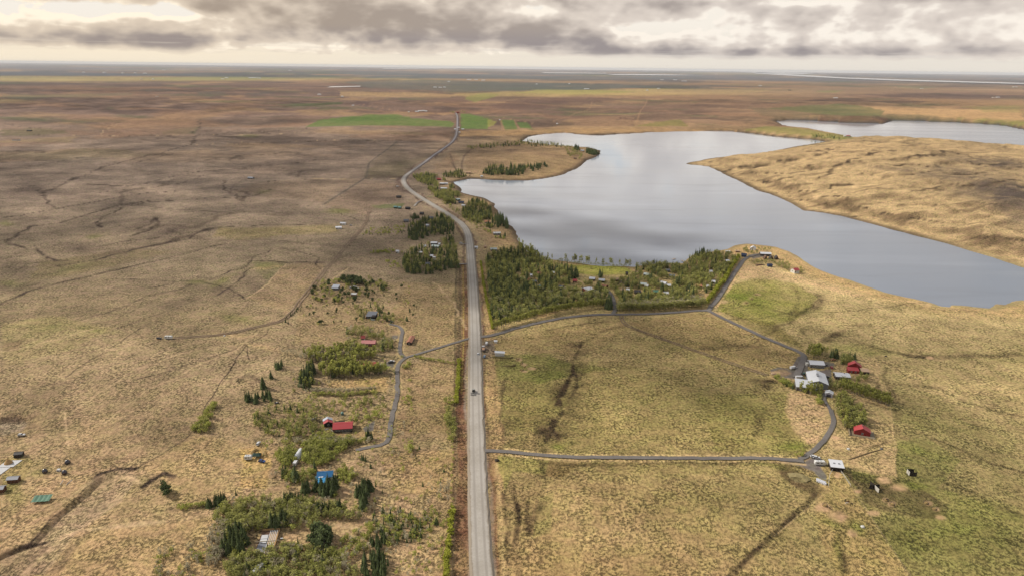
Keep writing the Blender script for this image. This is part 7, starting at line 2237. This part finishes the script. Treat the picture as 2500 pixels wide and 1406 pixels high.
# farm on the right
van('white van parked at the mouth of the riding yard', 1936, 900, 25, 'white', 6.0)
tractor('green tractor beside the largest barn', 1962, 917, 80)
van('white transporter with dark cab left of the low annex', 1952, 924, 5, 'white', 6.5)
car('dark car parked right of the largest barn', 2018, 922, 10, 'dark')
car('dark car under the trees by the entrance farmhouse', 2013, 893, 20, 'black')
caravan('white horse trailer standing between lane and stable', 2001, 1134, -4, 6.4, 'horse_trailer', 'trailer')
car('left of two small white trailers above the stable yard', 1987, 1117, -10, 'white', 'trailer', None)
car('right of two small white trailers above the stable yard', 1993, 1119, -10, 'white', 'trailer', None)
car('silver car at the front of the dark blue house', 1700, 656, 10, 'silver')
car('white car parked in the tiny clearing by the pale cottages', 1530, 692, 0, 'white')
# left side
caravan('white caravan alone at the end of the dirt track', 412, 827, 0, 6.6)
car('dark estate car in front of the lone caravan', 389, 828, 5, 'dark', 'car', None, 1.0)
car('white car parked right of the orange red roofed house', 957, 884, 15, 'white')
car('dark car beside the white one at the orange red roofed house', 953, 886, 200, 'dark')
van('white pickup below the white polytunnel', 722, 1133, 88, 'white', 4.8)
car('white car at the top of the sandy garden', 631, 1085, 90, 'white')
caravan('white camping trailer in the sandy garden', 607, 1121, 6, 4.6, 'camping_trailer', 'trailer')
car('blue tractor like car in the sandy garden', 640, 1128, -15, 'blue')
caravan('white caravan half hidden in the leafy thicket', 632, 1394, 76, 6.8)
car('white car on the slope near the left edge', 53, 1064, 10, 'white')
car('silver car by the white hut on the left moor', 857, 552, 8, 'silver')
car('dark car at the top of the short drive', 956, 787, -30, 'dark')
for u_, v_, w_ in ((858, 704, 'left'), (866, 702, 'middle'), (871, 705, 'right')):
    car('%s one of three white wrecks beside the pine belt' % w_, u_, v_, 20, 'white', 'car', 'cars stored by the pine belt')
car('white car by the main road at the far green field', 1120, 318, 0, 'white')
car('tan car on the white house drive in the right farm', 2034, 880, 15, 'orange')
car('red car on the yard below the tall red farmhouse', 2030, 899, 80, 'red')

# hay bales wrapped in white film
bale_m = paint('bale_film', (228, 230, 240), 0.3, 0.5, 0.03)
A0, A1 = P3(1996, 1175), P3(2015, 1183)
first = None
for r_ in range(2):
    for i in range(6):
        q = A0.lerp(A1, i / 5.0) + Vector((0.35, 1.45, 0)) * r_
        q.z = float(ground_z(q.x, q.y)[0])
        lab = 'white wrapped hay bale in the %s row beside the stable yard' % ('front', 'back')[r_]
        if first is None:
            first = thing('hay_bale', lab, 'hay bale', q, 0, 'white hay bales in the two rows beside the stable yard')
            MB().lathe([(0.50, 0.0), (0.62, 0.08), (0.64, 0.6), (0.62, 1.14), (0.50, 1.22)], 12).part('wrap', bale_m, first)
            MB().lathe([(0.645, 0.55), (0.652, 0.6), (0.645, 0.66)], 12).part('film_seam', paint('film_seam', (190, 192, 206), 0.3), first)
        else:
            copy_thing(first, q, RNG.uniform(0, 6), lab)

# round hay feeders and bare feeding rings
feed_m = paint('feeder_steel', (92, 84, 76), 0.6)
hay_m = paint('old_hay', (190, 160, 104), 0.95, 0.1, 0.3)
FEED = [(2163, 1221, 'on the trampled paddock, upper left'), (2178, 1231, 'on the trampled paddock, lower left'), (2261, 1228, 'on the trampled paddock, upper right'), (2281, 1242, 'on the trampled paddock, lower right'),
        (2014, 1234, 'on the sandy patch below the stable'), (1846, 721, 'top one of three on the bright green slope'), (1836, 731, 'middle one of three on the bright green slope'), (1822, 740, 'bottom one of three on the bright green slope'),
        (1264, 877, 'topmost at the junction paddock'), (1273, 887, 'second at the junction paddock'), (1274, 904, 'lowest at the junction paddock')]
first = None
for u_, v_, w_ in FEED:
    q = P3(u_, v_)
    if first is None:
        first = thing('hay_feeder', 'round hay feeder ' + w_, 'hay feeder', q)
        fb = MB()
        for z_ in (0.15, 1.1):
            for k in range(14):
                a0, a1 = 2 * math.pi * k / 14, 2 * math.pi * (k + 1) / 14
                fb.tube((1.3 * math.cos(a0), 1.3 * math.sin(a0), z_), (1.3 * math.cos(a1), 1.3 * math.sin(a1), z_), .06, None, 4)
        for k in range(14):
            a0 = 2 * math.pi * k / 14
            fb.tube((1.3 * math.cos(a0), 1.3 * math.sin(a0), 0), (1.3 * math.cos(a0), 1.3 * math.sin(a0), 1.1), .05, None, 4)
        fb.part('ring', feed_m, first)
        MB().lathe([(1.15, 0), (1.0, .45), (.5, .7), (.05, .75)], 10).part('hay', hay_m, first)
    else:
        copy_thing(first, q, RNG.uniform(0, 6), 'round hay feeder ' + w_)

# horses
hm_ = {'dark': paint('horse_dark', (58, 44, 36), 0.7, 0.2, 0.05), 'bay': paint('horse_bay', (120, 78, 50), 0.7, 0.2, 0.05), 'pale': paint('horse_pale', (214, 204, 190), 0.7, 0.2, 0.05)}


def horse_mesh(mat):
    """one skin over a jointed skeleton, head down to graze"""
    J = {'hip': (-.62, 0, 1.10, .25), 'mid': (0, 0, 1.06, .27), 'chest': (.55, 0, 1.06, .25), 'n1': (.86, 0, 1.04, .17), 'n2': (1.16, 0, .72, .12), 'poll': (1.34, 0, .46, .11), 'nose': (1.52, 0, .16, .06),
         'tail': (-.88, 0, 1.02, .06), 'tail2': (-.95, 0, .50, .05)}
    E = [('hip', 'mid'), ('mid', 'chest'), ('chest', 'n1'), ('n1', 'n2'), ('n2', 'poll'), ('poll', 'nose'), ('hip', 'tail'), ('tail', 'tail2')]
    for s, sd in ((-1, 'a'), (1, 'b')):
        J['fs' + sd] = (.56, s * .17, .86, .12); J['fk' + sd] = (.60, s * .17, .44, .06); J['ff' + sd] = (.60, s * .17, .04, .055)
        J['hs' + sd] = (-.56, s * .18, .86, .14); J['hk' + sd] = (-.72, s * .18, .46, .065); J['hf' + sd] = (-.66, s * .18, .04, .055)
        E += [('chest', 'fs' + sd), ('fs' + sd, 'fk' + sd), ('fk' + sd, 'ff' + sd), ('hip', 'hs' + sd), ('hs' + sd, 'hk' + sd), ('hk' + sd, 'hf' + sd)]
    names = list(J)
    me = bpy.data.meshes.new('horse_skeleton')
    me.from_pydata([J[n][:3] for n in names], [(names.index(a), names.index(b)) for a, b in E], [])
    o = bpy.data.objects.new('horse_skeleton', me); COL.objects.link(o)
    md = o.modifiers.new('skin', 'SKIN')
    for i, n in enumerate(names):
        me.skin_vertices[0].data[i].radius = (J[n][3], J[n][3])
        me.skin_vertices[0].data[i].use_root = (n == 'hip')
    sb = o.modifiers.new('sub', 'SUBSURF'); sb.levels = 1
    dg = bpy.context.evaluated_depsgraph_get()
    out = bpy.data.meshes.new_from_object(o.evaluated_get(dg))
    bpy.data.objects.remove(o)
    out.name = 'horse_body'
    out.materials.clear(); out.materials.append(mat)
    out.polygons.foreach_set('use_smooth', [True] * len(out.polygons))
    return out


HORSES = [(1797, 731, 'dark', 'upper of two dark horses grazing on the bright green slope'), (1790, 735, 'dark', 'lower of two dark horses grazing on the bright green slope'), (1803, 742, 'dark', 'dark horse beside the lowest feeder on the green slope'),
          (1834, 818, 'dark', 'dark horse near the lane in the brown field'), (1837, 823, 'pale', 'pale horse near the lane in the brown field'), (2064, 1222, 'dark', 'dark horse in the group below the stable, left'),
          (2068, 1230, 'pale', 'pale horse in the group below the stable'), (2070, 1226, 'bay', 'bay horse in the group below the stable'), (2080, 1232, 'dark', 'dark horse in the group below the stable, right'), (2023, 1241, 'dark', 'dark horse on the sandy patch below the stable'),
          (1282, 897, 'bay', 'bay horse lying near the junction feeders'), (2166, 1222, 'dark', 'dark horse at the trampled paddock feeder')]
_hmesh = {k: horse_mesh(m) for k, m in hm_.items()}
for u_, v_, k_, lab in HORSES:
    o = bpy.data.objects.new('horse', _hmesh[k_]); COL.objects.link(o)
    o.location = P3(u_, v_); o.rotation_euler = (0, 0, RNG.uniform(0, 6.28))
    tag(o, lab, 'horse', 'horses on the fields right of the road')

# wind shelters for the horses: board walls
sh_m = paint('shelter_boards', (52, 46, 42), 0.8)
lit_m = paint('shelter_boards_lit', (208, 204, 196), 0.8)  # sunlit copy of the boards: light painted on the sunward walls


def boards(t, x0, y0, x1, y1, n, h, mat, name='board', thick=0.06):
    for i in range(n):
        a, b = i / n, (i + 0.94) / n
        ax, ay, bx, by = x0 + (x1 - x0) * a, y0 + (y1 - y0) * a, x0 + (x1 - x0) * b, y0 + (y1 - y0) * b
        d = Vector((bx - ax, by - ay, 0)).normalized(); nn = Vector((-d.y, d.x, 0)) * thick
        MB().hexa([(ax, ay, 0.05), (bx, by, 0.05), (bx + nn.x, by + nn.y, 0.05), (ax + nn.x, ay + nn.y, 0.05)], [(ax, ay, h), (bx, by, h), (bx + nn.x, by + nn.y, h), (ax + nn.x, ay + nn.y, h)]).part(name, mat, t)


t_ = thing('wind_shelter', 'cross shaped dark wind shelter on the trampled paddock', 'wind shelter', P3(2134, 1192), 0.1)
boards(t_, -3.2, 0, 0, 0, 5, 2.6, sh_m); boards(t_, 0.1, 0, 3.2, 0, 5, 2.6, sh_m); boards(t_, 0, -4.2, 0, -0.1, 6, 2.6, lit_m); boards(t_, 0, 0.2, 0, 4.2, 6, 2.6, sh_m)
MB().tube((0, 0, 0), (0, 0, 2.8), .1, None, 6).part('post', sh_m, t_)
t_ = thing('wind_shelter', 'angled dark wind shelter with face painted sunlit on the green strip', 'wind shelter', P3(2222, 1157), 0.0)
boards(t_, -1.4, 1.6, -1.6, -1.8, 5, 2.7, lit_m); boards(t_, -1.3, 1.7, 3.0, 1.4, 6, 2.7, sh_m); boards(t_, -1.5, -1.9, 2.6, -2.2, 6, 2.7, sh_m)
MB().tube((-1.5, -.1, 0), (-1.5, -.1, 2.9), .1, None, 6).part('post', sh_m, t_)


# fences of posts and rails or wire
def fence(name, label, px, gap, h, rails, mat, r=0.05, cat='fence'):
    P = G2(px)
    d = np.concatenate([[0], np.cumsum(np.linalg.norm(np.diff(P, axis=0), axis=1))])
    n = max(2, int(d[-1] / gap) + 1)
    s = np.linspace(0, d[-1], n)
    X = np.interp(s, d, P[:, 0]); Y = np.interp(s, d, P[:, 1]); Z = ground_z(X, Y)
    t = thing(name, label, cat, (X[0], Y[0], Z[0]))
    pm = MB().box(-r, r, -r, r, -0.1, h).mesh('post', mat)
    for i in range(n):
        o = put('post', pm, t); o.location = (X[i] - X[0], Y[i] - Y[0], Z[i] - Z[0])
    for z_, rr in rails:
        w = MB()
        for i in range(n - 1):
            w.tube((X[i] - X[0], Y[i] - Y[0], Z[i] - Z[0] + z_), (X[i + 1] - X[0], Y[i + 1] - Y[0], Z[i + 1] - Z[0] + z_), rr, None, 4)
        w.part('rail' if rr > 0.03 else 'wire', mat, t)
    return t


wf = paint('white_rail', (222, 216, 206), 0.6)
gf = paint('grey_post', (168, 150, 126), 0.8)
fence('rail_fence', 'white rail fence from the stable down to the bales', [(2037, 1142), (2026, 1158), (2023, 1176), (2022, 1188)], 2.4, 1.4, ((1.3, .07), (.75, .06)), wf, .08)
fence('rail_fence', 'white rail fence from the stable to the trampled paddock', [(2045, 1143), (2056, 1157), (2068, 1174), (2076, 1186)], 2.4, 1.4, ((1.3, .07), (.75, .06)), wf, .08)
fence('wire_fence', 'wire fence along the right border of the farm garden', [(2134, 869), (2168, 960), (2181, 1040), (2187, 1168)], 6, 1.2, ((1.1, .02), (.6, .02)), gf, .07)
fence('wire_fence', 'wire fence along the lower border of the farm garden', [(2187, 1168), (2110, 1152), (2048, 1140)], 5, 1.2, ((1.1, .02), (.6, .02)), gf, .07)
fence('wire_fence', 'wire fence running down the right side of the straw wedge', [(2077, 1188), (2132, 1272), (2222, 1406)], 5, 1.2, ((1.1, .02), (.6, .02)), gf, .07)
fence('wire_fence', 'wire fence running down the left side of the straw wedge', [(2022, 1190), (1960, 1250), (1890, 1310)], 5, 1.2, ((1.1, .02), (.6, .02)), gf, .07)
fence('wire_fence', 'wire fence crossing the field below the junction paddock', [(1215, 856), (1330, 868), (1500, 888), (1700, 905), (1875, 917)], 8, 1.2, ((1.1, .02), (.6, .02)), gf, .07)
fence('wire_fence', 'wire fence along the right verge of the main road', [(1202, 875), (1206, 960), (1212, 1090)], 6, 1.2, ((1.1, .02), (.6, .02)), gf, .07)
fence('wire_fence', 'wire fence climbing the left slope beside the footpath', [(335, 1150), (440, 1082), (520, 968), (556, 908), (592, 846)], 6, 1.2, ((1.1, .02), (.6, .02)), gf, .07)
fence('wire_fence', 'wire fence down the outer edge of the left ditch', [(1116, 890), (1117, 1000), (1114, 1150), (1110, 1300), (1104, 1406)], 6, 1.2, ((1.1, .02), (.6, .02)), gf, .07)
fence('paddock_rail', 'oval of rails round the riding ring', [(1889, 908), (1897, 902), (1912, 901), (1927, 905), (1932, 912), (1922, 918), (1905, 918), (1892, 914), (1889, 908)], 3, 1.0, ((.95, .06), (.5, .05)), gf, .07)

# turf walls at the junction paddock
turf_m = paint('turf_wall', (128, 116, 76), 0.95, 0.1, 0.4)


def bank(name, label, px, w, h, mat=None, cat='wall'):
    P = G2(px); P, s = smooth_path(P, 1.6)
    t = np.gradient(P, axis=0); t /= np.linalg.norm(t, axis=1)[:, None] + 1e-9
    nn = np.stack([t[:, 1], -t[:, 0]], 1)
    z = ground_z(P[:, 0], P[:, 1])
    prof = [(-.5, -.2), (-.34, .75), (-.1, 1.0), (.15, .95), (.36, .7), (.5, -.2)]
    m = MB(); V = []
    for i in range(len(P)):
        k = min(1.0, 0.3 + 0.7 * min(i, len(P) - 1 - i) / 2.0)
        for a, b in prof:
            j = 1 + RNG.uniform(-.18, .18)
            q = P[i] + nn[i] * a * w * j
            V.append((q[0], q[1], z[i] + b * h * k * (1 + RNG.uniform(-.15, .15))))
    n = len(prof)
    F = [(i * n + j, i * n + j + 1, (i + 1) * n + j + 1, (i + 1) * n + j) for i in range(len(P) - 1) for j in range(n - 1)]
    F += [tuple(range(n)), tuple(range((len(P) - 1) * n, len(P) * n))[::-1]]
    m.add(V, F)
    o = m.part(name, mat or turf_m)
    tag(o, label, cat)
    return o


bank('turf_wall', 'long low turf wall in front of the white box shed', [(1201, 871), (1220, 874), (1246, 876), (1250, 871)], 2.2, 1.3)
bank('turf_wall', 'short turf wall in the junction paddock', [(1229, 893), (1244, 895), (1254, 895), (1256, 889)], 2.2, 1.3)
bank('stone_wall', 'dark stone wall behind the white box shed', [(1203, 857), (1224, 858)], 1.2, 1.2, paint('lava_stone', (74, 66, 62), 0.9))
bank('earth_mound', 'grassy earth mound inside the muddy bend beside the stable lane', [(1925, 1160), (1942, 1161), (1962, 1166), (1975, 1174)], 6, 1.6, paint('mound_turf', (164, 150, 108), 0.95, 0.1, 0.4), 'mound')
bank('breakwater', 'left curved stone breakwater of the small harbour', [(1614, 640), (1620, 636), (1628, 633), (1637, 632.5)], 2.2, 1.6, paint('lava_stone', (74, 66, 62), 0.9), 'breakwater')
bank('breakwater', 'right curved stone breakwater of the small harbour', [(1646, 634), (1654, 631.5), (1664, 631), (1670, 632)], 2.2, 1.6, paint('lava_stone', (74, 66, 62), 0.9), 'breakwater')
bank('compost_heap', 'brown heap of brushwood beside the dark blue cabin', [(1846, 649), (1856, 647), (1868, 648)], 4, 1.2, paint('brushwood', (118, 88, 70), 0.95), 'heap')
for nm, px in (('left', [(1641, 640), (1648, 638)]), ('right', [(1663, 638.5), (1672, 640.5)])):
    P_ = G2(px)
    t_ = thing('jetty', nm + ' pale jetty inside the small harbour', 'jetty', (P_[0][0], P_[0][1], LAKE_Z), math.atan2(P_[1][1] - P_[0][1], P_[1][0] - P_[0][0]))
    Lj = float(np.linalg.norm(P_[1] - P_[0]))
    for i in range(8):
        MB().box(Lj * i / 8, Lj * (i + .92) / 8, -1.1, 1.1, .7, .82).part('plank', paint('deck_pale', (214, 196, 176), 0.7), t_)
    for x_ in (0.2, Lj - .2):
        for s in (-1, 1):
            MB().tube((x_, s, -1.5), (x_, s, .7), .1, None, 6).part('pile', gf, t_)

# tents and platform at the left edge
tan_m = paint('tent_canvas', (196, 160, 112), 0.9, 0.1, 0.15)
plat_m = paint('platform_white', (226, 226, 228), 0.6)


def teepee(label, u, v, name='cone_tent'):
    q = P3(u, v)
    o = thing(name, label, 'tent', q, 0.1)
    m = MB(); n = 14
    V = [(2.3 * math.cos(2 * math.pi * i / n), 2.3 * math.sin(2 * math.pi * i / n), .32) for i in range(n)] + [(2.2 * math.cos(2 * math.pi * i / n), 2.2 * math.sin(2 * math.pi * i / n), .8) for i in range(n)] + [(0, 0, 3.6)]
    m.add(V, [(i, (i + 1) % n, n + (i + 1) % n, n + i) for i in range(n)] + [(n + i, n + (i + 1) % n, 2 * n) for i in range(n)] + [tuple(range(n - 1, -1, -1))])
    m.part('canvas', tan_m, o)
    MB().tube((0, 0, 3.5), (0, 0, 3.9), .06, None, 6).part('pole', gf, o)
    return o


def platform(label, u, v, a=4.4, b=3.6):
    o = thing('tent_platform', label, 'platform', P3(u, v), 0.1)
    for i in range(8):
        MB().hexa([(-a + i * a / 4, -b, .02), (-a + (i + .96) * a / 4, -b, .02), (-a + (i + .96) * a / 4 + 1.2, b, .02), (-a + i * a / 4 + 1.2, b, .02)], [(-a + i * a / 4, -b, .28), (-a + (i + .96) * a / 4, -b, .28), (-a + (i + .96) * a / 4 + 1.2, b, .28), (-a + i * a / 4 + 1.2, b, .28)]).part('plank', plat_m, o)
    return o


platform('white deck under the tan cone tent', 22, 1132)
teepee('tan cone shaped tent on the white deck at the left edge', 21, 1131)
platform('white deck cut by the left edge below the cone tent', -8, 1150)
dome_m = paint('dome_skin', (72, 68, 76), 0.22, 0.6, 0.02)
for u_, v_, w_ in ((110, 1153, 'left'), (158, 1156, 'lower right'), (165, 1131, 'upper right')):
    o = thing('dome_tent', w_ + ' of three dark shiny dome tents', 'tent', P3(u_, v_), RNG.uniform(0, 6), 'three dome tents on the left slope')
    MB().lathe([(1.15, 0), (1.5, .5), (1.55, 1.0), (1.4, 1.6), (1.05, 2.15), (.55, 2.5), (.05, 2.62)], 16).part('shell', dome_m, o, True)
    MB().box(-.4, .4, -1.62, -1.40, .05, 1.5).part('door', M_DOOR, o)
o = thing('hot_tub', 'little white box between the dome tents', 'box', P3(144, 1149))
MB().box(-.9, .9, -.8, .8, 0, 1.2).part('box', plat_m, o); MB().box(-.4, .3, -.84, -.8, .2, .9).part('hatch', sh_m, o)
for u0, v0, u1, v1, w_ in ((147, 1183, 154, 1172, 'left'), (162, 1183, 176, 1171, 'right')):
    a_, b_ = P3(u0, v0), P3(u1, v1)
    t_ = MB().tube(a_ + Vector((0, 0, .12)), b_ + Vector((0, 0, .12)), .13, None, 6).part('timber_pole', plat_m)
    tag(t_, w_ + ' of two pale poles lying below the dome tents', 'pole')
o = thing('net_canopy', 'green net canopy on posts in the lower left field', 'canopy', P3(103, 1222), 0.16)
net = MB()
nx_, ny_ = 9, 6
V = []
for j in range(ny_):
    for i in range(nx_):
        x_, y_ = -4.6 + 9.2 * i / (nx_ - 1), -2.4 + 5.2 * j / (ny_ - 1)
        V.append((x_, y_, 1.6 + .16 * y_ - .35 * math.sin(math.pi * i / (nx_ - 1)) * math.sin(math.pi * j / (ny_ - 1)) - .1 * math.cos(i * 3.1)))
net.add(V, [(j * nx_ + i, j * nx_ + i + 1, (j + 1) * nx_ + i + 1, (j + 1) * nx_ + i) for j in range(ny_ - 1) for i in range(nx_ - 1)])
net.part('net', paint('green_net', (112, 150, 128), 0.7, 0.2, 0.2), o)
for x_ in (-4.7, 0, 4.7):
    for y_, h_ in ((-2.5, 1.3), (2.8, 2.3)):
        MB().tube((x_, y_, -.1), (x_, y_, h_), .08, None, 6).part('post', gf, o)
# sandy garden: dark tarpaulin tent, benches, raised beds
o = thing('tarpaulin_tent', 'dark green tarpaulin pavilion in the sandy garden', 'tent', P3(627, 1115), .1)
MB().add([(-2.6, -2, 1.6), (2.6, -2, 1.6), (2.6, 2, 1.6), (-2.6, 2, 1.6), (-1.2, 0, 2.9), (1.2, 0, 2.9)], [(0, 1, 5, 4), (1, 2, 5), (2, 3, 4, 5), (3, 0, 4)]).part('canopy', paint('dark_tarp', (36, 70, 62), 0.6), o)
for x_ in (-2.5, 2.5):
    for y_ in (-1.9, 1.9):
        MB().tube((x_, y_, 0), (x_, y_, 1.65), .07, None, 6).part('post', gf, o)
MB().box(-2.4, 2.4, 1.8, 1.86, .1, 1.6).part('back_sheet', paint('dark_tarp', (36, 70, 62), 0.6), o)
bank('earth_mound', 'low curved earth bank behind the tarpaulin pavilion', [(612, 1114), (616, 1102), (628, 1096), (642, 1099), (649, 1116)], 2.5, 1.1, paint('sand_bank', (190, 158, 104), 0.95), 'mound')
fence('garden_fence', 'short fence along the beds of the sandy garden', [(588, 1168), (610, 1166), (640, 1166)], 1.6, 1.0, ((.9, .05), (.4, .05)), gf, .06)

# house being built: slab, joists, sheets
H = P3(655, 1325)
sc_ = float(depth_of(H.x, H.y, H.z)) / FPX
t_ = thing('unfinished_house', 'timber floor of a house being built, with joists, boards and sheets', 'house', H, math.radians(8))
EXCL_H = True
slab = paint('raw_plank', (196, 160, 112), 0.8)
MB().box(-24 * sc_, 20 * sc_, -9, 10, .0, .35).part('foundation', paint('foundation', (120, 92, 72), 0.9), t_)
for i in range(16):
    x_ = -2 * sc_ + i * 1.35 * sc_
    MB().box(x_, x_ + .28, -8.6, 9.0 - (i % 3) * 1.6, .7, .95).part('joist', (slab if i % 3 else plat_m), t_)
for j, (y0, y1) in enumerate(((2.6, 5.6), (-.8, 2.3))):
    MB().box(-20 * sc_, -4 * sc_, y0, y1, .8, .95).part('white_sheet', plat_m, t_)
MB().box(-22 * sc_, -2 * sc_, -7.5, -1.2, .6, .85).part('grey_sheet', paint('grey_sheet', (140, 142, 152), 0.5), t_)
MB().box(-30 * sc_, 24 * sc_, .2, .5, 1.0, 1.25).part('beam', paint('pale_beam', (216, 204, 180), 0.7), t_)
MB().box(-22 * sc_, 19 * sc_, 9.2, 9.5, .5, 1.6).part('edge_board', slab, t_)
MB().box(19 * sc_, 20 * sc_, -8, 9.2, .4, 1.5).part('edge_board', slab, t_)
MB().box(10 * sc_, 17 * sc_, -7.6, -3.5, .5, 1.2).part('plank_pile', paint('pale_beam', (216, 204, 180), 0.7), t_)
MB().box(9 * sc_, 15 * sc_, -9.6, -8.2, .3, 1.1).part('block_pile', paint('grey_blocks', (110, 106, 112), 0.8), t_)
MB().box(26 * sc_, 33 * sc_, 2.2, 2.8, .2, .5).part('plank', plat_m, t_)
o = thing('boat_trailer', 'narrow silvery boat on a trailer near the hidden caravan', 'boat', P3(610, 1384), 1.1)
MB().add([(-3, 0, .9), (-2.6, -.7, 1.1), (1.5, -.8, 1.1), (3, 0, 1.25), (1.5, .8, 1.1), (-2.6, .7, 1.1), (-2.4, 0, .45), (2.2, 0, .5)], [(0, 1, 6), (1, 2, 7, 6), (2, 3, 7), (3, 4, 7), (4, 5, 6, 7), (5, 0, 6), (0, 5, 4, 3, 2, 1)]).part('hull', paint('boat_grey', (170, 176, 170), 0.5), o)
wheels(o, (-.4,), .8, .3)
o = thing('log_pile', 'dark stack of logs between the boat and the hidden caravan', 'wood pile', P3(618, 1378), .2)
for i in range(4):
    MB().tube((-1.6, .3 * i - .45, .25 + .2 * (i % 2)), (1.6, .3 * i - .45, .25 + .2 * (i % 2)), .2, None, 7).part('log', paint('log_bark', (92, 66, 50), 0.9), o)
# terrace clutter of the long dark house
for i, (u_, v_, s_) in enumerate(((798, 1049, 'left'), (809, 1050, 'middle'), (812, 1053, 'right'))):
    o = thing('garden_bench', s_ + ' pale bench on the terrace of the long dark house', 'bench', P3(u_, v_), .5 + i)
    MB().box(-1.2, 1.2, -.25, .25, .42, .5).part('seat', plat_m, o); MB().box(-1.2, 1.2, .22, .28, .5, 1.0).part('backrest', plat_m, o)
    for x_ in (-1, 1):
        MB().box(x_ - .06, x_ + .06, -.22, .22, 0, .42).part('leg', gf, o)
o = MB().hexa([(-1.6, -.4, 0), (1.6, -.4, 0), (1.6, .4, 0), (-1.6, .4, 0)], [(-1.5, -.3, .5), (1.5, -.3, .5), (1.5, .3, .5), (-1.5, .3, .5)]).part('upturned_boat', plat_m)
o.location = P3(766, 1022); o.rotation_euler = (0, 0, .7); tag(o, 'pale upturned boat on the grass left of the red hut', 'boat')
o = thing('playhouse', 'tiny teal playhouse behind the long dark house', 'playhouse', P3(836, 1012), .2)
MB().box(-.9, .9, -.8, .8, 0, 1.4).part('wall', paint('teal_wall', (84, 130, 128), .7), o); MB().prism([(-1, 1.4), (1, 1.4), (0, 2.1)], 1, -1, 1).part('roof', paint('teal_roof', (110, 150, 146), .6), o)
for u_, v_, h_, lab in ((934, 897, 8, 'white flagpole beside the orange red roofed house'), (840, 698, 7, 'white flagpole by the white metal cottage'), (1980, 960, 8, 'white flagpole below the barns')):
    o = thing('flagpole', lab, 'flagpole', P3(u_, v_))
    MB().tube((0, 0, 0), (0, 0, h_), .07, .05, 6).part('pole', plat_m, o); MB().lathe([(.1, h_), (.12, h_ + .1), (.02, h_ + .2)], 6).part('knob', plat_m, o)
o = thing('trailer_frame', 'black trailer lying on the left slope below the spruces', 'trailer', P3(676, 985), .4)
MB().box(-1.5, 1.5, -.9, .9, .4, .9).part('bed', sh_m, o); MB().box(-.5, .5, -.3, .3, .9, 1.3).part('crate', plat_m, o); wheels(o, (0,), .95, .3)
o = thing('rubbish_pile', 'red brown rubbish heap below the black trailer', 'heap', P3(673, 992))
MB().lathe([(1.4, 0), (1.1, .5), (.5, .8), (.05, .85)], 9).part('heap', paint('rust_heap', (110, 62, 52), .9), o)
for i, (u_, v_, lab) in enumerate(((1886, 913, 'pale boulder at the left end of the riding ring'), (2163, 870, 'dark boulder on the field beyond the farm garden'), (2152, 1096, 'grey boulder pile in the farm garden'), (2071, 1096, 'white stone in the farm garden'), (2106, 1286, 'white tub on the straw wedge'),
                                   (548, 820, 'white container on the dirt track'), (1213, 1124, 'brown stump pile at the lane mouth'))):
    m = MB(); rr = RNG.uniform(.9, 1.5); V = []
    for z_, q_ in ((0, 1.0), (.5, 1.05), (1.0, .6)):
        for k in range(8):
            V.append((rr * q_ * math.cos(k * .785) * RNG.uniform(.8, 1.2), rr * q_ * math.sin(k * .785) * RNG.uniform(.8, 1.2), z_ * rr * .8))
    m.add(V, [(a * 8 + k, a * 8 + (k + 1) % 8, (a + 1) * 8 + (k + 1) % 8, (a + 1) * 8 + k) for a in range(2) for k in range(8)] + [tuple(range(16, 24))])
    o = m.part('boulder' if 'boulder' in lab else lab.split()[1], paint('stone_%d' % i, (226, 224, 220) if 'white' in lab else (206, 180, 150) if 'pale' in lab else (110, 108, 108) if 'grey' in lab else (70, 60, 52), .9))
    o.location = P3(u_, v_); tag(o, lab, 'stone' if 'stone' in lab or 'boulder' in lab else lab.split()[1])
bank('earth_mound', 'brown soil line in the farm garden', [(2072, 1122), (2100, 1112), (2125, 1104), (2150, 1097)], 1.1, .4, paint('dark_soil', (112, 94, 66), .95), 'mound')

# ================================================================== air: the plain fades into pale haze
hz = bpy.data.materials.new('haze_air')
hz.use_nodes = True
hz.node_tree.nodes.clear()
_ho = hz.node_tree.nodes.new('ShaderNodeOutputMaterial')
_hv = hz.node_tree.nodes.new('ShaderNodeVolumePrincipled')
_hv.inputs['Color'].default_value = (0.90, 0.93, 1.0, 1)
_hv.inputs['Density'].default_value = 1.35e-5
_hv.inputs['Anisotropy'].default_value = 0.0
hz.node_tree.links.new(_hv.outputs[0], _ho.inputs['Volume'])
haze = MB().box(-170000, 170000, -6000, 99000, -9.5, 262.0).part('haze', hz)
haze['kind'] = 'stuff'
haze['label'] = 'thin pale haze over the whole plain'
haze['category'] = 'haze'
